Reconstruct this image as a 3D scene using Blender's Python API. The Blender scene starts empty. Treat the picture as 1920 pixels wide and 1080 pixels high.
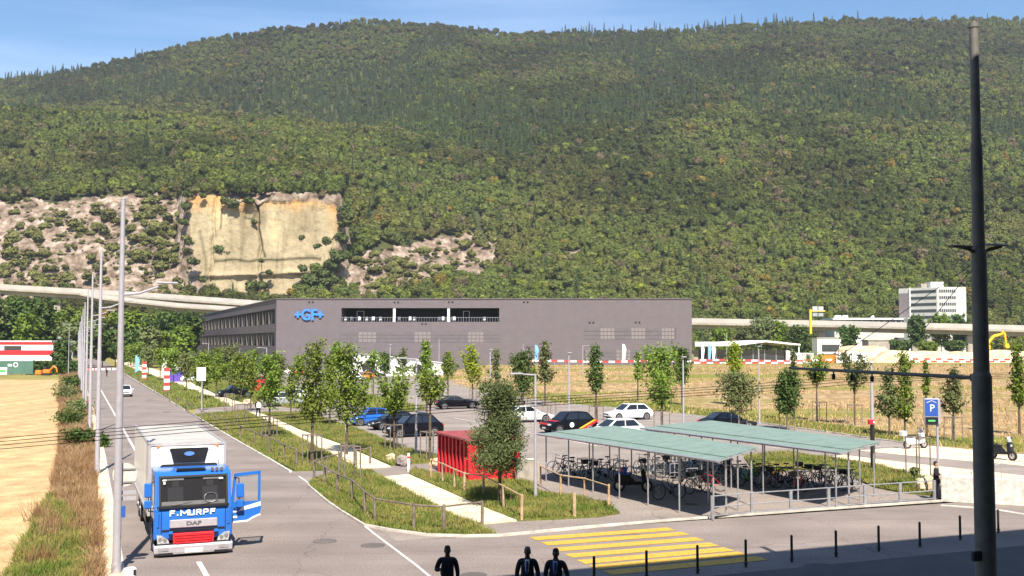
import bpy, math, random
import numpy as np
from mathutils import Vector, Matrix, noise, Euler

R = math.radians
sc = bpy.context.scene
col = sc.collection

# ------------------------------------------------------------ camera
F, HC, HOR = 2000.0, 7.0, 643.0
PITCH = math.atan((HOR - 540.0) / F)
cam = bpy.data.objects.new('camera', bpy.data.cameras.new('camera'))
col.objects.link(cam)
cam.location = (0, 0, HC)
cam.rotation_euler = (R(90) + PITCH, 0, 0)
cam.data.sensor_width = 36.0
cam.data.lens = 36.0 * F / 1920.0
cam.data.clip_start = 0.1
cam.data.clip_end = 9000
sc.camera = cam

# ------------------------------------------------------------ light
SUN_EL, SHADOW_AZ = R(49), R(-10)          # shadows fall away from the camera and a little to the left
sdx, sdy = math.sin(SHADOW_AZ), math.cos(SHADOW_AZ)
w = bpy.data.worlds.new('World'); sc.world = w; w.use_nodes = True
nt = w.node_tree
bg = nt.nodes['Background']
sky = nt.nodes.new('ShaderNodeTexSky'); sky.sky_type = 'NISHITA'; sky.sun_disc = False
sky.sun_elevation = SUN_EL
sky.sun_rotation = math.atan2(-sdx, -sdy)
sky.altitude = 400; sky.air_density = 1.1; sky.dust_density = 0.15; sky.ozone_density = 3.2
# thin cirrus streaks drawn in the sky itself, by direction
tc = nt.nodes.new('ShaderNodeTexCoord')
mp = nt.nodes.new('ShaderNodeMapping'); mp.inputs['Rotation'].default_value = (0, R(-24), R(10)); mp.inputs['Scale'].default_value = (0.7, 2, 9)
nz = nt.nodes.new('ShaderNodeTexNoise'); nz.inputs['Scale'].default_value = 1.5; nz.inputs['Detail'].default_value = 5
cr = nt.nodes.new('ShaderNodeValToRGB'); cr.color_ramp.elements[0].position = 0.47; cr.color_ramp.elements[1].position = 0.75
cr.color_ramp.elements[1].color = (0.4, 0.4, 0.4, 1)
mx = nt.nodes.new('ShaderNodeMixRGB'); mx.inputs[2].default_value = (7.5, 8.5, 11, 1)
nt.links.new(tc.outputs['Generated'], mp.inputs[0]); nt.links.new(mp.outputs[0], nz.inputs[0])
nt.links.new(nz.outputs[0], cr.inputs[0]); nt.links.new(cr.outputs[0], mx.inputs[0])
hs_ = nt.nodes.new('ShaderNodeHueSaturation'); hs_.inputs['Saturation'].default_value = 1.16; nt.links.new(sky.outputs[0], hs_.inputs['Color']); nt.links.new(hs_.outputs[0], mx.inputs[1]); nt.links.new(mx.outputs[0], bg.inputs[0])
bg.inputs[1].default_value = 0.082
sun = bpy.data.objects.new('sun', bpy.data.lights.new('sun', 'SUN')); col.objects.link(sun)
sun.data.energy = 5.0; sun.data.angle = R(0.5); sun.data.color = (1.0, 0.915, 0.80)
sv = Vector((sdx * math.cos(SUN_EL), sdy * math.cos(SUN_EL), -math.sin(SUN_EL)))
sun.rotation_euler = sv.to_track_quat('-Z', 'Y').to_euler()
sc.view_settings.view_transform = 'Standard'; sc.view_settings.look = 'None'
sc.view_settings.gamma = 1.0; sc.view_settings.use_curve_mapping = False
sc.view_settings.exposure = 1.0
sc.cycles.max_bounces = 6; sc.cycles.transparent_max_bounces = 12

# ------------------------------------------------------------ helpers
cp, sp_ = math.cos(PITCH), math.sin(PITCH)
def ray(px, py):
    x, u = px - 960.0, 540.0 - py
    return Vector((x, F * cp - u * sp_, F * sp_ + u * cp))
def G(px, py, z=0.0):                      # photo point -> place on the level z
    r = ray(px, py); t = (z - HC) / r.z
    return Vector((r.x * t, r.y * t, z))
def AT(px, py, Y):                         # photo point -> place at depth Y
    r = ray(px, py); t = Y / r.y
    return Vector((r.x * t, Y, HC + r.z * t))
def sstep(a, b, x):
    t = np.clip((x - a) / (b - a), 0, 1); return t * t * (3 - 2 * t)
def gz(x, y):                              # gentle rise of the land toward the far field
    xb = np.interp(y, [123, 167, 240], [5.5, -6.7, -19]); return 2.0 * sstep(115, 235, y) * sstep(xb, xb+14, x)
A = math.atan2(821, F * cp + 103 * sp_)    # the street grid is turned by A
DV = Vector((-math.sin(A), math.cos(A), 0)); RV = Vector((math.cos(A), math.sin(A), 0))
def LOC(p): return (p.dot(RV), p.dot(DV))
def W(a, b, z=0): v = RV * a + DV * b; v.z = z; return v

def tag(o, label=None, cat=None, group=None, kind=None):
    if label: o['label'] = label
    if cat: o['category'] = cat
    if group: o['group'] = group
    if kind: o['kind'] = kind
    return o
def empty(name, loc, rz=0.0, label=None, cat=None, group=None):
    o = bpy.data.objects.new(name, None); col.objects.link(o)
    o.location = loc; o.rotation_euler = (0, 0, rz); o.empty_display_size = 0.2
    return tag(o, label, cat, group)
def link(name, me, parent=None, loc=None, rz=0.0, scale=None):
    o = bpy.data.objects.new(name, me); col.objects.link(o)
    if parent: o.parent = parent
    if loc is not None: o.location = loc
    o.rotation_euler = (0, 0, rz)
    if scale is not None: o.scale = scale
    return o
def mesh_np(name, V, Q, mats=(), smooth=False, mi=None):
    V = np.asarray(V, dtype=np.float32); Q = np.asarray(Q, dtype=np.int32)
    me = bpy.data.meshes.new(name); n = Q.shape[1]
    me.vertices.add(len(V)); me.vertices.foreach_set('co', V.ravel())
    me.loops.add(Q.size); me.loops.foreach_set('vertex_index', Q.ravel())
    me.polygons.add(len(Q)); me.polygons.foreach_set('loop_start', np.arange(0, Q.size, n, dtype=np.int32))
    try: me.polygons.foreach_set('loop_total', np.full(len(Q), n, dtype=np.int32))
    except Exception: pass
    if smooth: me.polygons.foreach_set('use_smooth', np.ones(len(Q), dtype=bool))
    for m in mats: me.materials.append(m)
    if mi is not None: me.polygons.foreach_set('material_index', np.asarray(mi, dtype=np.int32))
    me.update(calc_edges=True); me.validate()
    return me
_kids = {}
def kids(o): return [c for c in bpy.data.objects if c.parent is o]
def copy_tree(o, loc=None, rz=None, scale=None, label=None, group=None):
    c = o.copy(); col.objects.link(c)
    if loc is not None: c.location = loc
    if rz is not None: c.rotation_euler = (0, 0, rz)
    if scale is not None: c.scale = scale
    if label: c['label'] = label
    if group: c['group'] = group
    for ch in kids(o):
        d = ch.copy(); col.objects.link(d); d.parent = c
        for g in kids(ch):
            e = g.copy(); col.objects.link(e); e.parent = d
    return c

class MB:
    def __init__(s): s.v = []; s.f = []; s.m = []
    def add(s, vs, fs, mi=0):
        n = len(s.v); s.v += [tuple(v) for v in vs]
        for f in fs: s.f.append(tuple(n + i for i in f)); s.m.append(mi)
        return s
    def box(s, c, size, rz=0, mi=0, rx=0, ry=0):
        hx, hy, hz = size[0] / 2, size[1] / 2, size[2] / 2
        M = Matrix.Translation(Vector(c)) @ Euler((rx, ry, rz)).to_matrix().to_4x4()
        vs = [M @ Vector((x * hx, y * hy, z * hz)) for x, y, z in ((-1,-1,-1),(1,-1,-1),(1,1,-1),(-1,1,-1),(-1,-1,1),(1,-1,1),(1,1,1),(-1,1,1))]
        return s.add(vs, ((0,3,2,1),(4,5,6,7),(0,1,5,4),(1,2,6,5),(2,3,7,6),(3,0,4,7)), mi)
    def bbox(s, c, size, b=0.03, mi=0, rz=0):         # box with chamfered upright and top edges
        hx, hy, hz = size[0] / 2, size[1] / 2, size[2] / 2
        M = Matrix.Translation(Vector(c)) @ Euler((0, 0, rz)).to_matrix().to_4x4()
        def ring(ix, z):
            a, d = hx - ix, hy - ix
            return [(-a + b, -d, z), (a - b, -d, z), (a, -d + b, z), (a, d - b, z), (a - b, d, z), (-a + b, d, z), (-a, d - b, z), (-a, -d + b, z)]
        vs = ring(b, -hz) + ring(0, -hz + b) + ring(0, hz - b) + ring(b, hz)
        fs = []
        for k in range(3):
            for i in range(8): fs.append((k*8+i, k*8+(i+1)%8, k*8+8+(i+1)%8, k*8+8+i))
        fs += [tuple(range(7, -1, -1)), tuple(range(24, 32))]
        return s.add([M @ Vector(v) for v in vs], fs, mi)
    def tube(s, p0, p1, r0, r1=None, n=8, mi=0, cap=True):
        r1 = r0 if r1 is None else r1
        p0, p1 = Vector(p0), Vector(p1); d = (p1 - p0)
        if d.length < 1e-6: return s
        d.normalize(); a = d.orthogonal().normalized(); b = d.cross(a)
        vs = []
        for p, r in ((p0, r0), (p1, r1)):
            for i in range(n):
                t = 2 * math.pi * i / n; vs.append(p + a * math.cos(t) * r + b * math.sin(t) * r)
        fs = [(i, (i+1) % n, n + (i+1) % n, n + i) for i in range(n)]
        if cap: fs += [tuple(range(n-1, -1, -1)), tuple(range(n, 2*n))]
        return s.add(vs, fs, mi)
    def path(s, pts, r, n=6, mi=0):
        for i in range(len(pts) - 1):
            rr = r if not isinstance(r, (list, tuple)) else r[i]; r2 = r if not isinstance(r, (list, tuple)) else r[i+1]
            s.tube(pts[i], pts[i+1], rr, r2, n, mi)
        return s
    def ball(s, c, r, n=10, m=6, mi=0):
        r = (r, r, r) if not isinstance(r, (tuple, list)) else r
        vs = [(c[0], c[1], c[2] - r[2])]
        for j in range(1, m):
            ph = -math.pi/2 + math.pi * j / m
            for i in range(n):
                t = 2*math.pi*i/n; vs.append((c[0]+r[0]*math.cos(ph)*math.cos(t), c[1]+r[1]*math.cos(ph)*math.sin(t), c[2]+r[2]*math.sin(ph)))
        vs.append((c[0], c[1], c[2] + r[2])); L = len(vs) - 1
        fs = [(0, 1+(i+1) % n, 1+i) for i in range(n)]
        for j in range(m-2):
            for i in range(n): fs.append((1+j*n+i, 1+j*n+(i+1) % n, 1+(j+1)*n+(i+1) % n, 1+(j+1)*n+i))
        fs += [(L, 1+(m-2)*n+i, 1+(m-2)*n+(i+1) % n) for i in range(n)]
        return s.add(vs, fs, mi)
    def prism(s, poly, z0, z1, mi=0):
        n = len(poly)
        if sum(poly[i][0]*poly[(i+1)%n][1]-poly[(i+1)%n][0]*poly[i][1] for i in range(n)) < 0: poly = list(reversed(poly))
        vs = [(p[0], p[1], z0) for p in poly] + [(p[0], p[1], z1) for p in poly]
        fs = [tuple(range(n-1, -1, -1)), tuple(range(n, 2*n))] + [(i, (i+1) % n, n+(i+1) % n, n+i) for i in range(n)]
        return s.add(vs, fs, mi)
    def xprism(s, poly, x0, x1, mi=0):                # polygon in (y, z), extruded along x
        n = len(poly)
        vs = [(x0, p[0], p[1]) for p in poly] + [(x1, p[0], p[1]) for p in poly]
        fs = [tuple(range(n-1, -1, -1)), tuple(range(n, 2*n))] + [(i, (i+1) % n, n+(i+1) % n, n+i) for i in range(n)]
        return s.add(vs, fs, mi)
    def yprism(s, poly, y0, y1, mi=0):                # polygon in (x, z), extruded along y
        n = len(poly)
        vs = [(p[0], y0, p[1]) for p in poly] + [(p[0], y1, p[1]) for p in poly]
        fs = [tuple(range(n)), tuple(range(2*n-1, n-1, -1))] + [((i+1) % n, i, n+i, n+(i+1) % n) for i in range(n)]
        return s.add(vs, fs, mi)
    def sheet(s, poly, z=0.0, mi=0):
        n = len(poly)
        if sum(poly[i][0]*poly[(i+1)%n][1]-poly[(i+1)%n][0]*poly[i][1] for i in range(n)) < 0: poly = list(reversed(poly))
        if n > 4:
            from mathutils.geometry import tessellate_polygon
            tr = [t_ if (poly[t_[1]][0]-poly[t_[0]][0])*(poly[t_[2]][1]-poly[t_[0]][1])-(poly[t_[2]][0]-poly[t_[0]][0])*(poly[t_[1]][1]-poly[t_[0]][1]) > 0 else t_[::-1] for t_ in tessellate_polygon([[Vector((p[0], p[1], 0)) for p in poly]])]
            return s.add([(p[0], p[1], z) for p in poly], tr, mi)
        return s.add([(p[0], p[1], z) for p in poly], [tuple(range(n))], mi)
    def pane(s, c4, u0=0, u1=1, v0=0, v1=1, off=0.01, mi=0, thick=0.0):
        a, b, c, d = [Vector(p) for p in c4]           # a-b bottom, d-c top
        n = (b - a).cross(d - a).normalized() * off
        def P(u, v): return (a*(1-u) + b*u)*(1-v) + (d*(1-u) + c*u)*v + n
        return s.add([P(u0, v0), P(u1, v0), P(u1, v1), P(u0, v1)], [(0, 1, 2, 3)], mi)
    def disc(s, c, r, axis='x', n=16, sgn=1, mi=0, rin=0.0):
        vs = []
        for rr in ((r, rin) if rin else (r,)):
            for i in range(n):
                t = 2*math.pi*i/n*sgn; a, b = rr*math.cos(t), rr*math.sin(t)
                vs.append((c[0], c[1]+a, c[2]+b) if axis == 'x' else ((c[0]-a, c[1], c[2]+b) if axis == 'y' else (c[0]+a, c[1]+b, c[2])))
        if rin: fs = [(i, (i+1) % n, n+(i+1) % n, n+i) for i in range(n)]
        else: fs = [tuple(range(n))]
        return s.add(vs, fs, mi)
    def build(s, name, mats, parent=None, loc=None, rz=0.0, smooth=False, scale=None):
        me = bpy.data.meshes.new(name); me.from_pydata(s.v, [], s.f)
        if not isinstance(mats, (list, tuple)): mats = [mats]
        for m in mats: me.materials.append(m)
        if len(mats) > 1: me.polygons.foreach_set('material_index', s.m)
        if smooth:
            me.polygons.foreach_set('use_smooth', [True]*len(s.f))
            me.update()
            try: me.set_sharp_from_angle(angle=R(38))
            except Exception: pass
        me.update()
        return link(name, me, parent, loc, rz, scale)

# ------------------------------------------------------------ materials
def mat(name, c, rough=0.7, metal=0.0, var=0.0, vscale=3.0, c2=None, bump=0.0, bscale=20.0, spec=0.5, coat=0.0, emit=None, es=1.0,
        rnd=0.0, trans=0.0, detail=6.0, vscale2=None, coords='Object', alpha=None):
    m = bpy.data.materials.new(name); m.use_nodes = True; t = m.node_tree; b = t.nodes['Principled BSDF']
    b.inputs['Roughness'].default_value = rough; b.inputs['Metallic'].default_value = metal
    b.inputs['Specular IOR Level'].default_value = spec; b.inputs['Coat Weight'].default_value = coat
    b.inputs['Base Color'].default_value = (*c, 1); last = None
    geo = t.nodes.new('ShaderNodeNewGeometry') if coords == 'World' else None
    tcn = t.nodes.new('ShaderNodeTexCoord'); src = geo.outputs['Position'] if geo else tcn.outputs['Object']
    if c2 is not None or var:
        n = t.nodes.new('ShaderNodeTexNoise'); n.inputs['Scale'].default_value = vscale; n.inputs['Detail'].default_value = detail
        t.links.new(src, n.inputs['Vector'])
        rp = t.nodes.new('ShaderNodeValToRGB'); rp.color_ramp.elements[0].position = 0.36; rp.color_ramp.elements[1].position = 0.64
        if c2 is None: c2 = tuple(min(1, x*(1+var)) for x in c); c = tuple(x*(1-var) for x in c)
        rp.color_ramp.elements[0].color = (*c, 1); rp.color_ramp.elements[1].color = (*c2, 1)
        t.links.new(n.outputs[0], rp.inputs[0]); last = rp.outputs[0]
        if vscale2:
            n2 = t.nodes.new('ShaderNodeTexNoise'); n2.inputs['Scale'].default_value = vscale2; n2.inputs['Detail'].default_value = 3
            t.links.new(src, n2.inputs['Vector'])
            h = t.nodes.new('ShaderNodeMapRange'); h.inputs[1].default_value = 0.3; h.inputs[2].default_value = 0.7
            h.inputs[3].default_value = 0.78; h.inputs[4].default_value = 1.22; t.links.new(n2.outputs[0], h.inputs[0])
            mm = t.nodes.new('ShaderNodeVectorMath'); mm.operation = 'SCALE'
            t.links.new(last, mm.inputs[0]); t.links.new(h.outputs[0], mm.inputs['Scale']); last = mm.outputs[0]
    if rnd:
        oi = t.nodes.new('ShaderNodeObjectInfo'); h = t.nodes.new('ShaderNodeHueSaturation')
        a = t.nodes.new('ShaderNodeMapRange'); a.inputs[3].default_value = 1-rnd; a.inputs[4].default_value = 1+rnd
        t.links.new(oi.outputs['Random'], a.inputs[0]); t.links.new(a.outputs[0], h.inputs['Value'])
        a2 = t.nodes.new('ShaderNodeMapRange'); a2.inputs[3].default_value = 0.5-rnd*0.06; a2.inputs[4].default_value = 0.5+rnd*0.08
        t.links.new(oi.outputs['Random'], a2.inputs[0]); t.links.new(a2.outputs[0], h.inputs['Hue'])
        if last: t.links.new(last, h.inputs['Color'])
        else: h.inputs['Color'].default_value = (*c, 1)
        last = h.outputs[0]
    if last: t.links.new(last, b.inputs['Base Color'])
    if bump:
        n = t.nodes.new('ShaderNodeTexNoise'); n.inputs['Scale'].default_value = bscale; n.inputs['Detail'].default_value = 5
        t.links.new(src, n.inputs['Vector'])
        bp = t.nodes.new('ShaderNodeBump'); bp.inputs['Strength'].default_value = bump; bp.inputs['Distance'].default_value = 0.05
        t.links.new(n.outputs[0], bp.inputs['Height']); t.links.new(bp.outputs[0], b.inputs['Normal'])
    if trans:
        tr = t.nodes.new('ShaderNodeBsdfTranslucent'); ms = t.nodes.new('ShaderNodeMixShader'); ms.inputs[0].default_value = trans
        if last: t.links.new(last, tr.inputs[0])
        else: tr.inputs[0].default_value = (*c, 1)
        out = t.nodes['Material Output']
        t.links.new(b.outputs[0], ms.inputs[1]); t.links.new(tr.outputs[0], ms.inputs[2]); t.links.new(ms.outputs[0], out.inputs[0])
    if emit: b.inputs['Emission Color'].default_value = (*emit, 1); b.inputs['Emission Strength'].default_value = es
    if alpha is not None: b.inputs['Alpha'].default_value = alpha
    return m

M = {}
M['asphalt'] = mat('asphalt', (0.225, 0.188, 0.168), 0.9, var=0.10, vscale=0.35, bump=0.25, bscale=60, vscale2=14, coords='World', spec=0.25)
M['asphalt_lot'] = mat('asphalt_lot', (0.26, 0.22, 0.192), 0.9, var=0.10, vscale=0.25, bump=0.25, bscale=50, vscale2=9, coords='World', spec=0.25)
M['asphalt_dark'] = mat('asphalt_patch', (0.13, 0.115, 0.11), 0.9, var=0.12, vscale=0.6, bump=0.3, bscale=60, coords='World', spec=0.25)
M['paving'] = mat('paving', (0.105, 0.093, 0.090), 0.85, var=0.08, vscale=0.8, bump=0.2, bscale=30, coords='World', spec=0.3)
M['kerb'] = mat('kerb', (0.50, 0.46, 0.40), 0.85, var=0.2, vscale=2.0, bump=0.3, bscale=15, coords='World')
M['paint'] = mat('road_paint', (0.62, 0.59, 0.54), 0.7, var=0.15, vscale=5, coords='World')
M['yellow_paint'] = mat('yellow_road_paint', (0.58, 0.335, 0.045), 0.7, var=0.10, vscale=4, vscale2=16, coords='World')
M['path'] = mat('path_gravel', (0.62, 0.50, 0.33), 0.95, c2=(0.80, 0.69, 0.49), vscale=5, vscale2=0.8, bump=0.6, bscale=40, coords='World', spec=0.2)
M['stubble'] = mat('stubble', (0.41, 0.27, 0.13), 0.95, c2=(0.55, 0.385, 0.20), vscale=0.7, vscale2=7, bump=0.6, bscale=18, coords='World', spec=0.15)
M['soil'] = mat('soil', (0.17, 0.12, 0.05), 0.95, c2=(0.16, 0.17, 0.045), vscale=0.5, vscale2=6, bump=0.6, bscale=9, coords='World', spec=0.15)
M['turf'] = mat('turf', (0.085, 0.115, 0.022), 0.95, c2=(0.17, 0.165, 0.05), vscale=0.9, vscale2=8, bump=0.7, bscale=14, coords='World', spec=0.15)
M['meadow'] = mat('meadow', (0.20, 0.19, 0.05), 0.95, c2=(0.30, 0.24, 0.085), vscale=0.12, vscale2=1.5, bump=0.6, bscale=5, coords='World', spec=0.15)
M['galv'] = mat('galvanised_steel', (0.42, 0.42, 0.44), 0.45, 0.55, var=0.12, vscale=6)
M['galv_light'] = mat('pale_steel', (0.42, 0.40, 0.43), 0.5, 0.25, var=0.06, vscale=6)
M['darkmetal'] = mat('dark_metal', (0.03, 0.028, 0.028), 0.5, 0.3, var=0.2, vscale=5)
M['mast'] = mat('mast_paint', (0.15, 0.145, 0.13), 0.7, 0.1, var=0.15, vscale=3)
M['wood'] = mat('weathered_wood', (0.17, 0.135, 0.11), 0.85, var=0.3, vscale=4, bump=0.4, bscale=25)
M['wood_new'] = mat('pale_wood', (0.42, 0.29, 0.17), 0.8, var=0.2, vscale=5, bump=0.3, bscale=25)
M['bark'] = mat('bark', (0.10, 0.075, 0.05), 0.9, var=0.35, vscale=9, bump=0.5, bscale=20)
M['rubber'] = mat('rubber', (0.018, 0.018, 0.019), 0.85)
M['black'] = mat('black_plastic', (0.016, 0.016, 0.018), 0.45)
M['glass'] = mat('car_glass', (0.012, 0.014, 0.017), 0.08, spec=0.8)
M['chrome'] = mat('alloy', (0.55, 0.55, 0.56), 0.28, 0.85)
M['white'] = mat('white_paint', (0.78, 0.78, 0.77), 0.35, coat=0.4, var=0.03, vscale=1.5)
M['white_matt'] = mat('white_matt', (0.80, 0.79, 0.75), 0.7, var=0.04, vscale=0.6)
M['box_white'] = mat('box_panel', (0.80, 0.79, 0.76), 0.45, var=0.04, vscale=0.8, coat=0.15)
M['box_roof'] = mat('box_roof_panel', (0.42, 0.405, 0.37), 0.6, var=0.1, vscale=0.9)
M['truckblue'] = mat('truck_blue', (0.018, 0.135, 0.50), 0.35, coat=0.35, var=0.04, vscale=1.2)
M['skyblue'] = mat('banner_blue', (0.20, 0.42, 0.80), 0.7)
M['carblue'] = mat('car_blue', (0.02, 0.13, 0.50), 0.25, coat=0.8)
M['carblack'] = mat('car_black', (0.005, 0.005, 0.008), 0.32, spec=0.22)
M['cardark'] = mat('car_dark_grey', (0.015, 0.016, 0.022), 0.32, spec=0.3)
M['carsilver'] = mat('car_silver', (0.42, 0.43, 0.44), 0.3, 0.4, coat=0.6)
M['red'] = mat('red_paint', (0.62, 0.02, 0.03), 0.4, coat=0.2, var=0.08, vscale=1.5)
M['redmatt'] = mat('red_boards', (0.62, 0.018, 0.03), 0.55, var=0.14, vscale=3.0)
M['orange'] = mat('orange_paint', (0.75, 0.20, 0.02), 0.45)
M['yellow'] = mat('yellow_plastic', (0.78, 0.46, 0.02), 0.45)
M['green_sign'] = mat('green_sign', (0.06, 0.42, 0.07), 0.5)
M['signblue'] = mat('sign_blue', (0.03, 0.09, 0.36), 0.45)
M['lettering'] = mat('lettering_white', (0.8, 0.8, 0.8), 0.5)
M['lettering_grey'] = mat('lettering_grey', (0.16, 0.16, 0.18), 0.4, 0.4)
M['gfblue'] = mat('logo_blue', (0.05, 0.22, 0.80), 0.4)
M['lamp_glass'] = mat('lamp_glass', (0.38, 0.39, 0.40), 0.12, spec=0.8, var=0.35, vscale=14)
M['facade'] = mat('facade_dark_brick', (0.150, 0.128, 0.136), 0.85, var=0.04, vscale=0.6, bump=0.08, bscale=3, coords='World', spec=0.2)
M['facade_light'] = mat('facade_light_panel', (0.205, 0.178, 0.172), 0.8, var=0.06, vscale=1.5, coords='World')
M['facade_dark'] = mat('facade_dark_panel', (0.125, 0.108, 0.118), 0.8, var=0.08, vscale=1.5, coords='World')
M['fin'] = mat('window_reveal', (0.23, 0.21, 0.20), 0.7, var=0.05, vscale=1)
M['void'] = mat('dark_interior', (0.018, 0.018, 0.02), 0.8)
M['winglass'] = mat('window_glass', (0.03, 0.035, 0.04), 0.1, spec=0.8)
M['concrete'] = mat('concrete', (0.33, 0.295, 0.25), 0.9, var=0.12, vscale=0.25, vscale2=2.2, bump=0.2, bscale=6, coords='World')
M['concrete_pale'] = mat('pale_concrete', (0.52, 0.51, 0.46), 0.9, var=0.07, vscale=0.7, vscale2=5, bump=0.15, bscale=12, coords='World')
M['barrier_w'] = mat('barrier_panel', (0.42, 0.39, 0.35), 0.8, var=0.1, vscale=0.15, coords='World')
M['boulder'] = mat('limestone', (0.45, 0.35, 0.22), 0.9, c2=(0.72, 0.62, 0.44), vscale=2.2, bump=0.7, bscale=6)
M['boulder_grey'] = mat('grey_stone', (0.26, 0.22, 0.20), 0.9, c2=(0.38, 0.34, 0.31), vscale=3, bump=0.7, bscale=8)
M['earth'] = mat('excavated_earth', (0.48, 0.36, 0.20), 0.95, c2=(0.72, 0.58, 0.36), vscale=0.4, vscale2=3, bump=0.8, bscale=3, coords='World')
M['roofgreen'] = mat('shelter_roof', (0.17, 0.24, 0.205), 0.55, c2=(0.205, 0.28, 0.235), vscale=1.2, vscale2=14, spec=0.5)
M['skin_dark'] = mat('skin_dark', (0.07, 0.035, 0.022), 0.55)
M['skin_light'] = mat('skin_light', (0.42, 0.24, 0.16), 0.55)
M['suit'] = mat('suit_cloth', (0.010, 0.009, 0.014), 0.9, bump=0.1, bscale=60)
M['suit_blue'] = mat('navy_cloth', (0.012, 0.013, 0.035), 0.9, bump=0.1, bscale=60)
M['shirt_blue'] = mat('pale_blue_shirt', (0.30, 0.40, 0.68), 0.85)
M['shirt_white'] = mat('white_shirt', (0.72, 0.72, 0.74), 0.85)
M['tie'] = mat('blue_tie', (0.02, 0.035, 0.20), 0.6)
M['hair'] = mat('dark_hair', (0.012, 0.009, 0.008), 0.7)
M['hair_grey'] = mat('grey_hair', (0.12, 0.11, 0.11), 0.8)
M['leaf'] = mat('leaf', (0.105, 0.165, 0.018), 0.65, c2=(0.22, 0.29, 0.040), vscale=1.6, rnd=0.16, trans=0.28, spec=0.3)
M['leaf_dark'] = mat('leaf_dark', (0.045, 0.085, 0.016), 0.65, c2=(0.10, 0.155, 0.030), vscale=1.6, rnd=0.14, trans=0.2, spec=0.3)
M['leaf_yellow'] = mat('leaf_yellow', (0.20, 0.27, 0.018), 0.65, c2=(0.33, 0.36, 0.03), vscale=1.6, rnd=0.10, trans=0.3, spec=0.3)
M['leaf_olive'] = mat('leaf_olive', (0.10, 0.125, 0.040), 0.7, c2=(0.19, 0.215, 0.075), vscale=1.8, rnd=0.14, trans=0.22, spec=0.3)
M['needle'] = mat('pine_needle', (0.065, 0.092, 0.030), 0.7, c2=(0.145, 0.175, 0.065), vscale=2.2, trans=0.12, spec=0.3)
M['hedge'] = mat('hedge_leaf', (0.035, 0.070, 0.014), 0.7, c2=(0.08, 0.13, 0.022), vscale=1.5, trans=0.15, spec=0.3)
M['grass'] = mat('grass_blade', (0.14, 0.20, 0.035), 0.7, c2=(0.30, 0.285, 0.08), vscale=0.55, vscale2=4, trans=0.3, coords='World', spec=0.2)
M['drygrass'] = mat('dry_grass_blade', (0.27, 0.155, 0.075), 0.8, c2=(0.42, 0.28, 0.155), vscale=0.5, vscale2=3, trans=0.3, coords='World', spec=0.15)
M['straw'] = mat('straw', (0.44, 0.28, 0.12), 0.8, c2=(0.62, 0.44, 0.23), vscale=0.4, vscale2=3, trans=0.2, coords='World', spec=0.15)
M['barrier_red'] = mat('barrier_red', (0.60, 0.05, 0.04), 0.6)
M['barrier_white'] = mat('barrier_white', (0.82, 0.80, 0.78), 0.6)
M['greenpanel'] = mat('green_hoarding', (0.07, 0.15, 0.11), 0.7, var=0.1, vscale=0.5)
M['purple'] = mat('purple_cloth', (0.09, 0.05, 0.34), 0.8)

# tyre-polished bands and old patches worn into the asphalt, running with the street grid
for k_, ang_ in (('asphalt', A), ('asphalt_lot', A)):
    t = M[k_].node_tree; b = t.nodes['Principled BSDF']; src = b.inputs['Base Color'].links[0].from_socket
    g_ = t.nodes.new('ShaderNodeNewGeometry'); m_ = t.nodes.new('ShaderNodeMapping'); m_.inputs['Rotation'].default_value = (0, 0, -A); m_.inputs['Scale'].default_value = (.05, .55, 1) if k_ == 'asphalt' else (.12, .3, 1)
    n_ = t.nodes.new('ShaderNodeTexNoise'); n_.inputs['Scale'].default_value = 1.0; n_.inputs['Detail'].default_value = 7; n_.inputs['Roughness'].default_value = .6
    r_ = t.nodes.new('ShaderNodeMapRange'); r_.inputs[1].default_value = .3; r_.inputs[2].default_value = .7; r_.inputs[3].default_value = .84; r_.inputs[4].default_value = 1.14
    v_ = t.nodes.new('ShaderNodeVectorMath'); v_.operation = 'SCALE'
    t.links.new(g_.outputs['Position'], m_.inputs[0]); t.links.new(m_.outputs[0], n_.inputs[0]); t.links.new(n_.outputs[0], r_.inputs[0]); t.links.new(src, v_.inputs[0]); t.links.new(r_.outputs[0], v_.inputs['Scale'])
    # fine cracks
    vo = t.nodes.new('ShaderNodeTexVoronoi'); vo.feature = 'DISTANCE_TO_EDGE'; vo.inputs['Scale'].default_value = .16
    wn = t.nodes.new('ShaderNodeTexNoise'); wn.inputs['Scale'].default_value = .8; ad = t.nodes.new('ShaderNodeMixRGB'); ad.blend_type = 'ADD'; ad.inputs[0].default_value = 1.6
    t.links.new(g_.outputs['Position'], wn.inputs[0]); t.links.new(g_.outputs['Position'], ad.inputs[1]); t.links.new(wn.outputs['Color'], ad.inputs[2]); t.links.new(ad.outputs[0], vo.inputs['Vector'])
    cr_ = t.nodes.new('ShaderNodeMapRange'); cr_.inputs[1].default_value = .0; cr_.inputs[2].default_value = .006; cr_.inputs[3].default_value = .72; cr_.inputs[4].default_value = 1.0
    v2_ = t.nodes.new('ShaderNodeVectorMath'); v2_.operation = 'SCALE'; t.links.new(vo.outputs['Distance'], cr_.inputs[0]); t.links.new(v_.outputs[0], v2_.inputs[0]); t.links.new(cr_.outputs[0], v2_.inputs['Scale']); t.links.new(v2_.outputs[0], b.inputs['Base Color'])

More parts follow.
